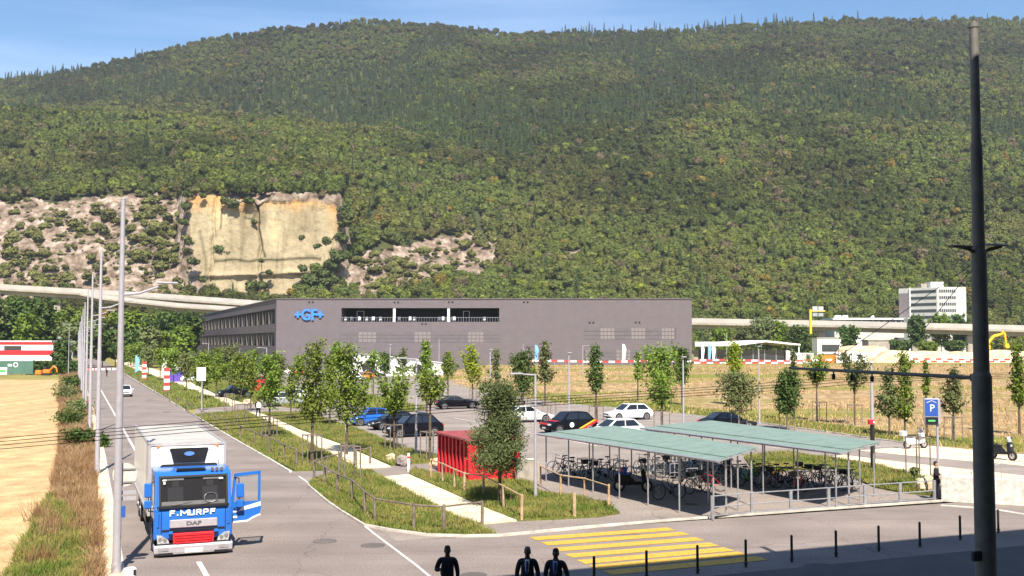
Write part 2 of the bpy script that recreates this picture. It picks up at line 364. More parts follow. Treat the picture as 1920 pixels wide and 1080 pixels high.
# panel joints of the factory cladding
t = M['facade'].node_tree; b = t.nodes['Principled BSDF']; src = b.inputs['Base Color'].links[0].from_socket
g_ = t.nodes.new('ShaderNodeNewGeometry'); sx_ = t.nodes.new('ShaderNodeSeparateXYZ'); cx_ = t.nodes.new('ShaderNodeCombineXYZ'); am = t.nodes.new('ShaderNodeMath'); am.operation = 'ADD'
t.links.new(g_.outputs['Position'], sx_.inputs[0]); t.links.new(sx_.outputs[0], am.inputs[0]); t.links.new(sx_.outputs[1], am.inputs[1]); t.links.new(am.outputs[0], cx_.inputs[0]); t.links.new(sx_.outputs[2], cx_.inputs[1])
bk_ = t.nodes.new('ShaderNodeTexBrick'); bk_.inputs['Scale'].default_value = 1.0; bk_.inputs['Brick Width'].default_value = 3.0; bk_.inputs['Row Height'].default_value = 0.6; bk_.inputs['Mortar Size'].default_value = .03
bk_.inputs['Color1'].default_value = (1, 1, 1, 1); bk_.inputs['Color2'].default_value = (.97, .97, .97, 1); bk_.inputs['Mortar'].default_value = (.84, .84, .84, 1)
mm_ = t.nodes.new('ShaderNodeMixRGB'); mm_.blend_type = 'MULTIPLY'; mm_.inputs[0].default_value = 1
t.links.new(cx_.outputs[0], bk_.inputs['Vector']); t.links.new(src, mm_.inputs[1]); t.links.new(bk_.outputs[0], mm_.inputs[2]); t.links.new(mm_.outputs[0], b.inputs['Base Color'])

# faint harvest rows along the stubble field
t = M['stubble'].node_tree; b = t.nodes['Principled BSDF']; src = b.inputs['Base Color'].links[0].from_socket
g_ = t.nodes.new('ShaderNodeNewGeometry'); m_ = t.nodes.new('ShaderNodeMapping'); m_.inputs['Rotation'].default_value = (0, 0, -A); m_.inputs['Scale'].default_value = (.75, .02, 1)
n_ = t.nodes.new('ShaderNodeTexNoise'); n_.inputs['Scale'].default_value = 1.0; n_.inputs['Detail'].default_value = 6
r_ = t.nodes.new('ShaderNodeMapRange'); r_.inputs[1].default_value = .35; r_.inputs[2].default_value = .65; r_.inputs[3].default_value = .82; r_.inputs[4].default_value = 1.14
v_ = t.nodes.new('ShaderNodeVectorMath'); v_.operation = 'SCALE'
t.links.new(g_.outputs['Position'], m_.inputs[0]); t.links.new(m_.outputs[0], n_.inputs[0]); t.links.new(n_.outputs[0], r_.inputs[0]); t.links.new(src, v_.inputs[0]); t.links.new(r_.outputs[0], v_.inputs['Scale']); t.links.new(v_.outputs[0], b.inputs['Base Color'])
# ============================================================ STRUCTURE: terrain and ground
rng = np.random.default_rng(7); random.seed(7)
def grid_mesh(X, Y, Z):
    n, m = X.shape
    V = np.stack([X.ravel(), Y.ravel(), Z.ravel()], 1)
    i = np.arange(n*m).reshape(n, m)
    Q = np.stack([i[:-1, :-1].ravel(), i[:-1, 1:].ravel(), i[1:, 1:].ravel(), i[1:, :-1].ravel()], 1)
    return V, Q
# value noise for arrays
_perm = np.random.default_rng(3).random((512, 512))
def vn(x, y):
    xi = np.floor(x).astype(int); yi = np.floor(y).astype(int); fx = x - xi; fy = y - yi
    fx = fx*fx*(3-2*fx); fy = fy*fy*(3-2*fy)
    g = lambda a, b: _perm[a % 512, b % 512]
    return (g(xi, yi)*(1-fx)+g(xi+1, yi)*fx)*(1-fy) + (g(xi, yi+1)*(1-fx)+g(xi+1, yi+1)*fx)*fy
def fbm(x, y, o=4):
    s = 0; a = 0.5
    for k in range(o): s = s + a*vn(x*2**k + 17*k, y*2**k + 31*k); a *= 0.5
    return s / (1 - 0.5**o)
def inpoly(px, py, poly):
    c = np.zeros(px.shape, bool); n = len(poly); j = n-1
    for i in range(n):
        xi, yi = poly[i]; xj, yj = poly[j]
        t = ((yi > py) != (yj > py)) & (px < (xj-xi)*(py-yi)/((yj-yi) if yj != yi else 1e-9) + xi)
        c ^= t; j = i
    return c

# ---- ground
ys = np.concatenate([np.linspace(-120, 110, 30), np.linspace(116, 240, 40), np.linspace(260, 900, 16)])
xs = np.concatenate([np.linspace(-700, -70, 12), np.linspace(-60, 60, 50), np.linspace(80, 700, 12)])
X, Y = np.meshgrid(xs, ys); V, Q = grid_mesh(X, Y, gz(X, Y) - 0.06)
tag(link('ground', mesh_np('ground', V, Q, [M['meadow']], True)), kind='structure')

# ---- mountain side
RID = np.array([(-500, 260), (-200, 205), (0, 152), (60, 144), (130, 134), (250, 108), (400, 70), (500, 55), (600, 47), (700, 39), (800, 44), (900, 57),
                (960, 64), (1050, 62), (1200, 60), (1300, 55), (1400, 47), (1500, 42), (1600, 37), (1750, 36), (1900, 37), (2100, 48), (2500, 70)], float)
SHO = np.array([(-500, 220), (0, 214), (300, 222), (560, 234), (700, 252), (2500, 252)], float)
def hill(px, Y):
    ridge = np.interp(px, RID[:, 0], RID[:, 1]); sho = np.interp(px, SHO[:, 0], SHO[:, 1])
    zr = (HOR - ridge)/F*1480 + HC                                   # ridge height
    zs = (HOR - sho)/F*900 + HC
    wv = 22*(fbm(Y*.30+3, px*0, 3)-.5); slab = sstep(330, 350, px+wv)*(1 - sstep(634, 654, px-wv*1.2))
    def prof(pts):                                                    # pts: list of (Y, z) arrays
        z = np.full(px.shape, pts[0][1], float) if np.isscalar(pts[0][1]) else pts[0][1].copy()
        for (a, za), (b, zb) in zip(pts[:-1], pts[1:]):
            z = np.where(Y >= a, za + (zb-za)*np.clip((Y-a)/(b-a), 0, 1), z)
        return z
    o = np.ones_like(px)
    zq0 = (HOR-566)/F*565 + HC; zq1 = (HOR-372)/F*600 + HC; zt = (HOR-380)/F*655 + HC
    Ls = prof([(505, 0*o), (565, zq0*o), (578, zq0*o+1), (590, zq1*o), (600, zq1*o+2), (900, zs), (1060, zs+14), (1480, zr), (1900, zr-150)])
    Ln = prof([(505, 0*o), (560, zq0*o-2), (655, zt*o), (900, zs), (1060, zs+14), (1480, zr), (1900, zr-150)])
    Lf = Ls*slab + Ln*(1-slab)
    Rt = prof([(520, 0*o), (560, 16*o), (1480, zr), (1900, zr-150)])
    wr = sstep(620, 860, px)
    z = Lf*(1-wr) + Rt*wr
    return z, slab*(1-wr)
pxs = np.concatenate([np.arange(-360, 0, 5.0), np.arange(0, 335, 3.0), np.arange(335, 660, 1.5), np.arange(660, 960, 3.0), np.arange(960, 2290, 6.0)])
Ys = np.concatenate([np.linspace(500, 560, 16), np.linspace(561.5, 576, 12), np.linspace(576.3, 592, 90), np.linspace(592.5, 660, 60), np.linspace(664, 1480, 120), np.linspace(1490, 1900, 10)])
PX, YY = np.meshgrid(pxs, Ys); XX = (PX-960)/F*YY*1.0
ZZ, SL = hill(PX, YY)
PY = HOR - (ZZ-HC)/YY*F
R1 = [(343, 378), (362, 366), (385, 364), (440, 372), (475, 376), (520, 380), (560, 376), (600, 378), (628, 384), (643, 405), (638, 440), (622, 470), (626, 500), (590, 512), (556, 530), (545, 566), (392, 568), (376, 520), (362, 480), (350, 430)]
R2 = [(-400, 380), (0, 378), (60, 384), (130, 378), (215, 374), (345, 366), (364, 500), (385, 570), (-400, 570)]
R3 = [(650, 512), (690, 474), (735, 462), (790, 456), (860, 446), (885, 432), (955, 455), (925, 490), (890, 520), (815, 530), (775, 562), (672, 566)]
R4 = [(1068, 472), (1095, 464), (1118, 476), (1100, 486), (1075, 484)]
rock = np.zeros(PX.shape)
jx = PX + 26*(fbm(XX*0.06, ZZ*0.06)-0.5)*2; jy = PY + 20*(fbm(XX*0.06+50, ZZ*0.06)-0.5)*2
for poly in (R1, R2, R3, R4): rock = np.maximum(rock, inpoly(jx, jy, poly).astype(float))
rock = np.maximum(rock, (SL > .05)*(PY > 362)*(PY < 580)*1.0)
slabm = inpoly(PX + 8*(fbm(XX*0.1, ZZ*0.1)-.5), PY + 8*(fbm(XX*.1+9, ZZ*.1)-.5), R1).astype(float)*SL
rough = 7.0*(fbm(XX*0.035, YY*0.035+ZZ*0.03, 4)-0.5)*sstep(540, 700, YY) + rock*(1-slabm)*(9.0*(fbm(XX*0.10, ZZ*0.13+YY*0.05, 4)-0.5) + 3.5*(fbm(XX*.4, ZZ*.5, 3)-.5))
ledge = slabm*(-3.0*np.exp(-((ZZ-(44+0.03*(XX+150)))/1.2)**2) + 1.2*np.abs(fbm(XX*0.05+3, ZZ*0.02)-0.5)*6 + 1.4*(fbm(XX*.25, ZZ*.25)-.5))
crack = slabm*(2.6*np.exp(-((XX+139+0.12*(ZZ-60)+3*(fbm(ZZ*.1, XX*0)-.5))/0.8)**2) + 2.2*np.exp(-((XX+165+2*(fbm(ZZ*.12+5, XX*0)-.5))/0.6)**2))
wob = lambda s, k: 7*(fbm(PY*.03+k, PX*0+s, 3)-.5)
def cline(x0, y0, x1, y1, w_, k):                       # fissure between two points of the face
    xc = x0+(x1-x0)*np.clip((PY-y0)/(y1-y0), 0, 1) + wob(1.3, k)*2; return np.exp(-((PX-xc)/w_)**2)*((PY > min(y0, y1)) & (PY < max(y0, y1)))
def hline(x0, y0, x1, y1, w_, k):
    yc = y0+(y1-y0)*np.clip((PX-x0)/(x1-x0), 0, 1) + 9*(fbm(PX*.03+k, PX*0+k, 3)-.5); return np.exp(-((PY-yc)/w_)**2)*((PX > x0) & (PX < x1))
crk = np.clip(cline(474, 375, 495, 482, 2.6, 1)+cline(412, 372, 408, 430, 1.8, 5)*.8+cline(484, 380, 468, 420, 2.5, 9)*.7+hline(398, 490, 602, 484, 2.6, 4)+hline(452, 408, 486, 418, 1.8, 7)+hline(540, 515, 600, 508, 2.2, 8)*.8+cline(372, 430, 392, 560, 3, 3)*.5, 0, 1)*slabm
stain = np.clip((fbm(XX*.35+7, ZZ*.04, 4)-.56)*5, 0, 1)*slabm*.35; crk = np.clip(crk+stain, 0, 1)
ZZ2 = ZZ + rough; YY2 = YY + crack + ledge
V, Q = grid_mesh(XX, YY2, ZZ2)
terr = mat('mountain_soil', (0.045, 0.055, 0.022), 0.95, c2=(0.07, 0.075, 0.03), vscale=0.05, coords='World', spec=0.1)
t = terr.node_tree; b = t.nodes['Principled BSDF']; src = b.inputs['Base Color'].links[0].from_socket
def ramp(t, fac, stops):
    r = t.nodes.new('ShaderNodeValToRGB')
    while len(r.color_ramp.elements) < len(stops): r.color_ramp.elements.new(0.5)
    for e, (p, c) in zip(r.color_ramp.elements, stops): e.position = p; e.color = (*c, 1)
    t.links.new(fac, r.inputs[0]); return r.outputs[0]
def tnoise(t, vec, scale, detail=6, sc3=None):
    if sc3:
        mp = t.nodes.new('ShaderNodeMapping'); mp.inputs['Scale'].default_value = sc3; t.links.new(vec, mp.inputs[0]); vec = mp.outputs[0]
    n = t.nodes.new('ShaderNodeTexNoise'); n.inputs['Scale'].default_value = scale; n.inputs['Detail'].default_value = detail; n.inputs['Roughness'].default_value = 0.62
    t.links.new(vec, n.inputs[0]); return n.outputs[0]
def tmix(t, f, a, b_, mode='MIX'):
    m = t.nodes.new('ShaderNodeMixRGB'); m.blend_type = mode
    for s, x in ((0, f), (1, a), (2, b_)):
        if isinstance(x, (int, float)): m.inputs[s].default_value = x
        elif isinstance(x, tuple): m.inputs[s].default_value = (*x, 1)
        else: t.links.new(x, m.inputs[s])
    return m.outputs[0]
pos = t.nodes.new('ShaderNodeNewGeometry').outputs['Position']
scree = ramp(t, tnoise(t, pos, 0.16, 10), [(0.34, (0.07, 0.055, 0.035)), (0.44, (0.17, 0.125, 0.09)), (0.54, (0.275, 0.21, 0.16)), (0.68, (0.46, 0.385, 0.32))])
slabc = ramp(t, tnoise(t, pos, 0.06, 10, (1, 1, 0.35)), [(0.32, (0.21, 0.165, 0.095)), (0.46, (0.32, 0.26, 0.16)), (0.58, (0.375, 0.31, 0.195)), (0.74, (0.50, 0.40, 0.215))])
at = t.nodes.new('ShaderNodeAttribute'); at.attribute_name = 'rock'
sep = t.nodes.new('ShaderNodeSeparateColor'); t.links.new(at.outputs['Color'], sep.inputs[0])
slabo = tmix(t, sep.outputs[2], slabc, (0.50, 0.27, 0.09))
slabo = tmix(t, at.outputs['Alpha'], slabo, (0.055, 0.05, 0.022))
c1 = tmix(t, sep.outputs[0], src, scree); c2_ = tmix(t, sep.outputs[1], c1, slabo)
t.links.new(c2_, b.inputs['Base Color'])
bp = t.nodes.new('ShaderNodeBump'); bp.inputs['Strength'].default_value = 0.8; bp.inputs['Distance'].default_value = 2.0
t.links.new(tnoise(t, pos, 0.25, 8), bp.inputs['Height']); t.links.new(bp.outputs[0], b.inputs['Normal'])
me = mesh_np('mountain', V, Q, [terr], False)
ca = me.color_attributes.new('rock', 'FLOAT_COLOR', 'POINT')
rim = slabm*np.clip(sstep(402, 372, PY*1.0)*0 + (1-sstep(368, 402, PY + 26*(fbm(XX*.15, ZZ*.1)-.5)))*0.8 + 0.45*sstep(600, 640, PX)*sstep(470, 400, PY), 0, 1)
ca.data.foreach_set('color', np.stack([rock.ravel(), slabm.ravel(), rim.ravel(), crk.ravel()], 1).astype(np.float32).ravel())
tag(link('mountain', me), kind='structure')

# ---- forest on the mountain side (one mass, instanced on points)
def leaf_quads(C, size, r, N=None, jit=0.6, asp=.7):
    n = len(C); a = r.normal(size=(n, 3))
    if N is not None:
        N = N/np.maximum(1e-6, np.linalg.norm(N, axis=1))[:, None]; N = N + r.normal(size=(n, 3))*jit; N /= np.linalg.norm(N, axis=1)[:, None]
        a -= N*(a*N).sum(1)[:, None]
    a /= np.linalg.norm(a, axis=1)[:, None]
    if N is not None: b = np.cross(N, a)
    else: b = r.normal(size=(n, 3)); b -= a*(a*b).sum(1)[:, None]; b /= np.linalg.norm(b, axis=1)[:, None]
    s = (size*(0.6+0.8*r.random(n)))[:, None]
    V = np.stack([C-a*s-b*s*asp*.5, C-a*s*.2-b*s*asp, C+a*s+b*s*asp*.4, C+a*s*.1+b*s*asp], 1).reshape(-1, 3)
    return V, np.arange(4*n).reshape(n, 4)
def join(parts):
    Vs, Qs, o = [], [], 0
    for V, Q in parts: Vs.append(V); Qs.append(Q+o); o += len(V)
    return np.concatenate(Vs), np.concatenate(Qs)
def blob_tree(seed, h, w, n=620, lobes=10, size=0.42):
    r = np.random.default_rng(seed); parts = []
    for k in range(lobes):
        a = r.random()*6.28; d = w*0.30*math.sqrt(r.random()); c = np.array([math.cos(a)*d, math.sin(a)*d, h*(0.42+0.36*r.random())])
        rad = np.array([w*(0.20+0.12*r.random())]*2 + [h*(0.17+0.07*r.random())])
        u = r.normal(size=(n//lobes, 3)); u /= np.linalg.norm(u, axis=1)[:, None]
        parts.append(leaf_quads(c + u*rad*(0.8+0.3*r.random((len(u), 1))), size, r, u+np.array([0, 0, .5]), .45))
        # opaque core of the lobe
        U = r.normal(size=(40, 3)); U /= np.linalg.norm(U, axis=1)[:, None]
        parts.append(leaf_quads(c + U*rad*0.65, rad[0]*0.5, r, U+np.array([0, 0, .5]), .3))
    return join(parts)
def cone_tree(seed, h, w, n=380, size=0.45):
    r = np.random.default_rng(seed); z = r.random(n)**1.35; a = r.random(n)*6.28
    tier = 0.75 + 0.25*np.abs(np.sin(z*22)); rad = w/2*(1-z)**0.85*tier*(0.55+0.5*r.random(n))
    C = np.stack([np.cos(a)*rad, np.sin(a)*rad, h*(0.08+0.92*z)], 1)
    return leaf_quads(C, size, r, np.stack([np.cos(a), np.sin(a), .5+0*a], 1), .5)
fm = bpy.data.materials.new('forest_leaf'); fm.use_nodes = True; t = fm.node_tree; b = t.nodes['Principled BSDF']
b.inputs['Roughness'].default_value = 0.8; b.inputs['Specular IOR Level'].default_value = 0.1
ia = t.nodes.new('ShaderNodeAttribute'); ia.attribute_type = 'INSTANCER'; ia.attribute_name = 'tint'
pn = t.nodes.new('ShaderNodeNewGeometry')
vr = ramp(t, tnoise(t, pn.outputs['Position'], 0.35, 4), [(0.35, (0.72, 0.72, 0.72)), (0.65, (1.3, 1.3, 1.25))])
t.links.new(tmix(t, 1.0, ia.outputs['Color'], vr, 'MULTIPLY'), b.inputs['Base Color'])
protos = []
pc = bpy.data.collections.new('forest_kinds')
for k in range(5): protos.append(blob_tree(100+k, 9.5+k*0.5, 8.0))
for k in range(3): protos.append(cone_tree(200+k, 15+1.5*k, 5.2))
protos.append(blob_tree(300, 3.6, 4.2, 200, 6, 0.4)); protos.append(blob_tree(301, 2.8, 5.0, 200, 7, 0.4))
for k, (v, q) in enumerate(protos):
    o = bpy.data.objects.new('tree_kind_%02d' % k, mesh_np('tree_kind_%02d' % k, v, q, [fm])); pc.objects.link(o)
# scatter
pts = []
Yc = 514.0
while Yc < 1500:
    sp = 5.5 + (Yc-556)*0.0028; n = int(0.70*1.38*Yc/sp)
    xr = (np.arange(n)/n-0.5)*1.32*Yc
    pts.append(np.stack([xr + rng.uniform(-.5, .5, n)*sp, Yc + rng.uniform(-.5, .5, n)*sp], 1)); Yc += sp*0.66*(0.72 if Yc < 700 else 0.95)
P_ = np.concatenate(pts); X = P_[:, 0]; Yv = P_[:, 1]; PXv = X/Yv*F+960
Zv, SLv = hill(PXv, Yv); PYv = HOR-(Zv-HC)/Yv*F
Zv = Zv + 7.0*(fbm(X*0.035, Yv*0.035+Zv*0.03, 4)-0.5)*sstep(540, 700, Yv)
jx = PXv + 26*(fbm(X*0.06, Zv*0.06)-0.5)*2; jy = PYv + 20*(fbm(X*0.06+50, Zv*0.06)-0.5)*2
inr = np.zeros(len(X), bool)
for poly in (R1, R2, R3, R4): inr |= inpoly(jx, jy, poly)
ins = inpoly(PXv, PYv, R1)
pn_ = fbm(X*0.045+11, Zv*0.06+Yv*.01, 3)
bush = inr & ~ins & ((pn_ > 0.55) | (rng.random(len(X)) < .12))
for (cx, cy, rx, ry) in ((300, 455, 66, 62), (95, 415, 30, 20), (150, 430, 20, 16), (70, 445, 22, 16), (20, 450, 26, 24), (18, 520, 28, 40), (185, 525, 24, 16), (70, 515, 20, 12), (250, 480, 30, 30)):
    bush |= inr & ~ins & (((PXv-cx)/rx)**2 + ((PYv-cy)/ry)**2 < 1) & (rng.random(len(X)) < 0.9)
keep = ((~inr) & (~ins)) | bush
X, Yv, Zv, PXv, PYv, bush = [q[keep] for q in (X, Yv, Zv, PXv, PYv, bush)]
# small shrubs rooted in the cracks and on the ledge of the slab
ex = [(440, 395, 3.2), (468, 385, 3.0), (425, 385, 2.6), (415, 478, 3.0), (428, 482, 2.4), (478, 420, 1.6), (600, 470, 3), (612, 460, 3), (492, 492, 1.5), (570, 452, 2), (505, 515, 2), (571, 512, 2.5), (530, 490, 1.3), (645, 402, 3.2), (648, 430, 3.6), (640, 462, 4), (628, 486, 3.2), (622, 512, 4.2), (604, 528, 4), (585, 542, 4.2), (560, 556, 4), (352, 396, 2.6), (344, 424, 3), (356, 462, 3), (366, 500, 3), (380, 530, 2.5), (404, 548, 2), (440, 556, 2), (655, 420, 4), (636, 500, 4.4), (615, 545, 4.4), (590, 560, 4), (480, 550, 4), (495, 545, 3.5), (470, 552, 3), (352, 372, 2.5), (384, 372, 2)]
# small scrub scattered over the bare rock
m_ = 5200; sxp = rng.uniform(-.52, 0.02, m_); sY = rng.uniform(562, 655, m_); sX = sxp*sY; spx = sX/sY*F+960; sZ, _s = hill(spx, sY); spy = HOR-(sZ-HC)/sY*F
ok_ = (inpoly(spx, spy, R2) | inpoly(spx, spy, R3)) & (fbm(sX*.09+4, sZ*.12+2, 3) > .47) & (rng.random(m_) < .55)
X = np.concatenate([X, sX[ok_]]); Yv = np.concatenate([Yv, sY[ok_]]); Zv = np.concatenate([Zv, sZ[ok_]]); PXv = np.concatenate([PXv, spx[ok_]]); PYv = np.concatenate([PYv, spy[ok_]]); nsc = int(ok_.sum()); bush = np.concatenate([bush, np.ones(nsc, bool)])
n = len(X); cone = np.zeros(n, bool)
nz1 = fbm(X*0.006+3, Yv*0.006+7, 3); nz2 = fbm(X*0.02+30, Yv*0.02, 3); nz3 = fbm(X*0.011+80, Yv*0.011+5, 3)
cone |= (nz1 > 0.66) & (Yv > 860) & (rng.random(n) < 0.62)
cone |= inpoly(PXv, PYv, [(560, 170), (760, 165), (960, 185), (1000, 225), (760, 236), (600, 228)]) & (rng.random(n) < 0.6)
cone |= (Yv > 1380) & (PXv > 1050) & (PXv < 1500) & (rng.random(n) < 0.28)
cone |= (Yv > 1400) & (PXv < 150) & (rng.random(n) < 0.35)
cone |= rng.random(n) < 0.03
cone &= ~bush
kind = np.where(cone, 5+rng.integers(0, 3, n), rng.integers(0, 5, n)); kind = np.where(bush, 8+rng.integers(0, 2, n), kind)
scl = np.where(cone, 0.75+0.4*rng.random(n), 0.72+0.48*rng.random(n)**1.6)*(0.86+0.10*sstep(600, 1300, Yv)); scl = np.where(bush, 0.55+1.35*rng.random(n), scl)
scl[-nsc:] = .25+.45*rng.random(nsc)
edge = (Yv > 1420) & cone & (rng.random(n) < 0.15); scl = np.where(edge, 1.15, scl)
base = np.array([(0.050, 0.072, 0.018), (0.064, 0.088, 0.019), (0.085, 0.105, 0.020), (0.040, 0.058, 0.019), (0.070, 0.074, 0.024), (0.094, 0.080, 0.028)])
k1 = np.clip((nz2-0.32)/0.36*0.75 + rng.random(n)*0.25, 0, 0.999)
tint = base[(k1*6).astype(int)]*0.6 + base[rng.integers(0, 6, n)]*0.4
tint = tint*0.52 + tint.mean(0)*0.48
tint = tint*(0.86+0.28*rng.random((n, 1)))*1.36*(0.68+.64*sstep(.35, .65, fbm(X*.012+200, Yv*.012+9, 4)))[:, None]
br = rng.random(n); tint[br < 0.012] = (0.20, 0.15, 0.035); tint[(br > 0.035) & (br < 0.08)] = (0.135, 0.115, 0.065); tint[(br > .08) & (br < .12)] = (0.15, 0.18, 0.03)
tint = np.where(cone[:, None], np.array([0.052, 0.078, 0.030])*(0.75+0.6*rng.random((n, 1))), tint)
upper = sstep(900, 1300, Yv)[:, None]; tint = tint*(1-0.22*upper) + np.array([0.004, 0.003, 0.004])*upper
tint = np.where(bush[:, None], np.array([0.12, 0.125, 0.042])*(0.7+0.6*rng.random((n, 1))), tint)
tint = tint*np.array([1.06, 1.04, 1.0])
extra = []
for (ax, ay, s_) in ex:
    Yq = 588.0 - (ay > 490)*12; p = AT(ax, ay, Yq); extra.append((p.x, Yq-2.0, p.z-1.5, s_))
E = np.array(extra)
X = np.concatenate([X, E[:, 0]]); Yv = np.concatenate([Yv, E[:, 1]]); Zv = np.concatenate([Zv-0.6, E[:, 2]])
kind = np.concatenate([kind, np.full(len(E), 8)]); scl = np.concatenate([scl, E[:, 3]*0.62]); tint = np.concatenate([tint, np.tile((0.075, 0.095, 0.030), (len(E), 1))])
n = len(X)
pm = bpy.data.meshes.new('forest'); pm.vertices.add(n); pm.vertices.foreach_set('co', np.stack([X, Yv, Zv], 1).astype(np.float32).ravel())
def attr(name, typ, data, key='value'):
    a = pm.attributes.new(name, typ, 'POINT'); a.data.foreach_set(key, np.asarray(data).ravel())
attr('kind_index', 'INT', kind.astype(np.int32)); attr('turn', 'FLOAT_VECTOR', np.stack([0*X, 0*X, rng.random(n)*6.28], 1).astype(np.float32), 'vector')
attr('size', 'FLOAT_VECTOR', np.stack([scl, scl, scl*(0.85+0.35*rng.random(n))], 1).astype(np.float32), 'vector')
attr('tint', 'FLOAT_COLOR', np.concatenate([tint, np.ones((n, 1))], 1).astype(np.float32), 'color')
fo = link('forest', pm); tag(fo, 'dense mixed forest covering the mountain side behind the viaduct', 'forest', kind='stuff')
ng = bpy.data.node_groups.new('forest_scatter', 'GeometryNodeTree')
ng.interface.new_socket('Geometry', in_out='INPUT', socket_type='NodeSocketGeometry'); ng.interface.new_socket('Geometry', in_out='OUTPUT', socket_type='NodeSocketGeometry')
gi = ng.nodes.new('NodeGroupInput'); go = ng.nodes.new('NodeGroupOutput'); ip = ng.nodes.new('GeometryNodeInstanceOnPoints')
ci = ng.nodes.new('GeometryNodeCollectionInfo'); ci.inputs['Collection'].default_value = pc; ci.inputs['Separate Children'].default_value = True; ci.inputs['Reset Children'].default_value = True
ip.inputs['Pick Instance'].default_value = True
def na(name, typ):
    q = ng.nodes.new('GeometryNodeInputNamedAttribute'); q.data_type = typ; q.inputs['Name'].default_value = name; return q.outputs['Attribute']
mtp = ng.nodes.new('GeometryNodeMeshToPoints')
ng.links.new(gi.outputs[0], mtp.inputs['Mesh']); ng.links.new(mtp.outputs[0], ip.inputs['Points']); ng.links.new(ci.outputs[0], ip.inputs['Instance'])
ng.links.new(na('kind_index', 'INT'), ip.inputs['Instance Index']); ng.links.new(na('turn', 'FLOAT_VECTOR'), ip.inputs['Rotation'])
ng.links.new(na('size', 'FLOAT_VECTOR'), ip.inputs['Scale']); ng.links.new(ip.outputs[0], go.inputs[0])
fo.modifiers.new('scatter', 'NODES').node_group = ng

# ---- paved and planted surfaces of the plain
def area(name, pix, m, z, zq=0.0, kind='structure'):
    pts = [G(*p) if len(p) == 2 and not isinstance(p, Vector) else p for p in pix]
    b_ = MB(); b_.sheet([(p.x, p.y) for p in pts], z); return tag(b_.build(name, m), kind=kind)
def slab(name, pix, m, z0, z1):
    pts = [G(p[0], p[1], 0) if not isinstance(p, Vector) else p for p in pix]
    b_ = MB(); b_.prism([(p.x, p.y) for p in pts], z0, z1); return tag(b_.build(name, m), kind='structure')
KL = LOC(G(1250, 978))[1]                                            # far kerb line of the cross street
left_edge = [(231, 1075), (215, 970), (196, 853), (160, 720), (147, 672), (141, 652)]
right_edge = [(149, 652), (175, 666), (200, 680), (297, 738), (437, 822), (560, 895)]
p0 = G(231, 1075); pk = W(LOC(p0)[0]-0.5, -20)
poly = [G(*p) for p in left_edge] + [G(*p) for p in right_edge] + [W(LOC(G(560, 895))[0]+2, KL-2), W(LOC(G(560, 895))[0]+2, KL-6), W(LOC(p0)[0], KL-6)]
mr = MB(); mr.sheet([(p.x, p.y) for p in poly], 0.0); tag(mr.build('main_road', M['asphalt']), kind='structure')
cs = MB(); cs.sheet([tuple(W(a, b_)[:2]) for a, b_ in ((LOC(p0)[0]-6, 8), (90, 8), (90, KL), (LOC(p0)[0]-1, KL), (LOC(p0)[0]-6, KL-4))], 0.004)
tag(cs.build('cross_street', M['asphalt']), kind='structure')
lot = [(400, 714), (470, 694), (800, 697), (880, 727), (1050, 757), (1250, 774), (1430, 794), (1700, 832), (1920, 852), (2400, 900)]
lp = [G(*p) for p in lot] + [W(60, KL), W(LOC(G(560, 895))[0]-0.3, KL), G(560, 895), G(360, 778)]
lm = MB(); lm.sheet([(p.x, p.y) for p in lp], 0.008); tag(lm.build('parking_lot', M['asphalt_lot']), kind='structure')
# left stubble field and its verge
area('stubble_field', [(-900, 712), (112, 712), (110, 780), (108, 840), (96, 915), (66, 975), (20, 1062), (-60, 1180), (-1500, 1180)], M['stubble'], 0.0)
area('roadside_verge', [(112, 708), (150, 694), (160, 720), (186, 800), (205, 900), (212, 1000), (224, 1085), (206, 1240), (-60, 1180), (20, 1062), (66, 975), (96, 915), (108, 840), (110, 780)], M['soil'], 0.004)
area('roadside_gravel', [(162, 735), (172, 790), (180, 860), (186, 960), (192, 1075), (190, 1140), (240, 1140), (232, 1078), (222, 1010), (197, 853), (170, 745)], M['path'], 0.010)
# verges
V0 = [(552, 884), (671, 882), (560, 822), (514, 799), (460, 772), (366, 780), (437, 822), (500, 858)]
V0b = [(346, 768), (432, 762), (384, 744), (330, 722), (236, 688), (216, 688), (297, 738)]
V1 = [(579, 911), (586, 899), (632, 890), (695, 884), (714, 896), (760, 922), (801, 944), (873, 980), (935, 1005), (873, 1006), (800, 1004), (728, 994), (685, 986), (639, 958), (615, 941)]
V2 = [(486, 775), (575, 775), (640, 797), (700, 818), (755, 842), (800, 852), (845, 866), (733, 874), (647, 836), (560, 805), (514, 785)]
V2b = [(458, 756), (555, 766), (600, 760), (560, 735), (470, 712), (400, 706), (360, 712), (330, 705), (384, 728), (410, 742)]
V3 = [(767, 890), (777, 883), (844, 895), (900, 905), (975, 905), (1003, 912), (1012, 925), (1050, 930), (1089, 937), (1142, 951), (1162, 964), (1120, 971), (1040, 975), (969, 978), (890, 946), (825, 917)]
V4 = [(1395, 858), (1480, 850), (1560, 862), (1640, 872), (1700, 890), (1760, 905), (1762, 932), (1690, 925), (1640, 915), (1560, 880), (1480, 882), (1420, 895)]
V5 = [(560, 735), (690, 742), (800, 768), (740, 775), (640, 752)]
V6 = [(840, 785), (905, 776), (980, 795), (1120, 812), (1350, 840), (1380, 850), (1300, 838), (1090, 815), (960, 800)]
verges = []
for nm, pg, mt in (('verge', V0, 'turf'), ('verge', V0b, 'turf'), ('verge', V1, 'turf'), ('verge', V2, 'turf'), ('verge', V2b, 'turf'), ('verge', V3, 'turf'), ('verge', V4, 'turf')):
    slab(nm, pg, M[mt], -0.05, 0.09)
for pg in (V5,):
    slab('lot_island', pg, M['turf'], -0.05, 0.09)
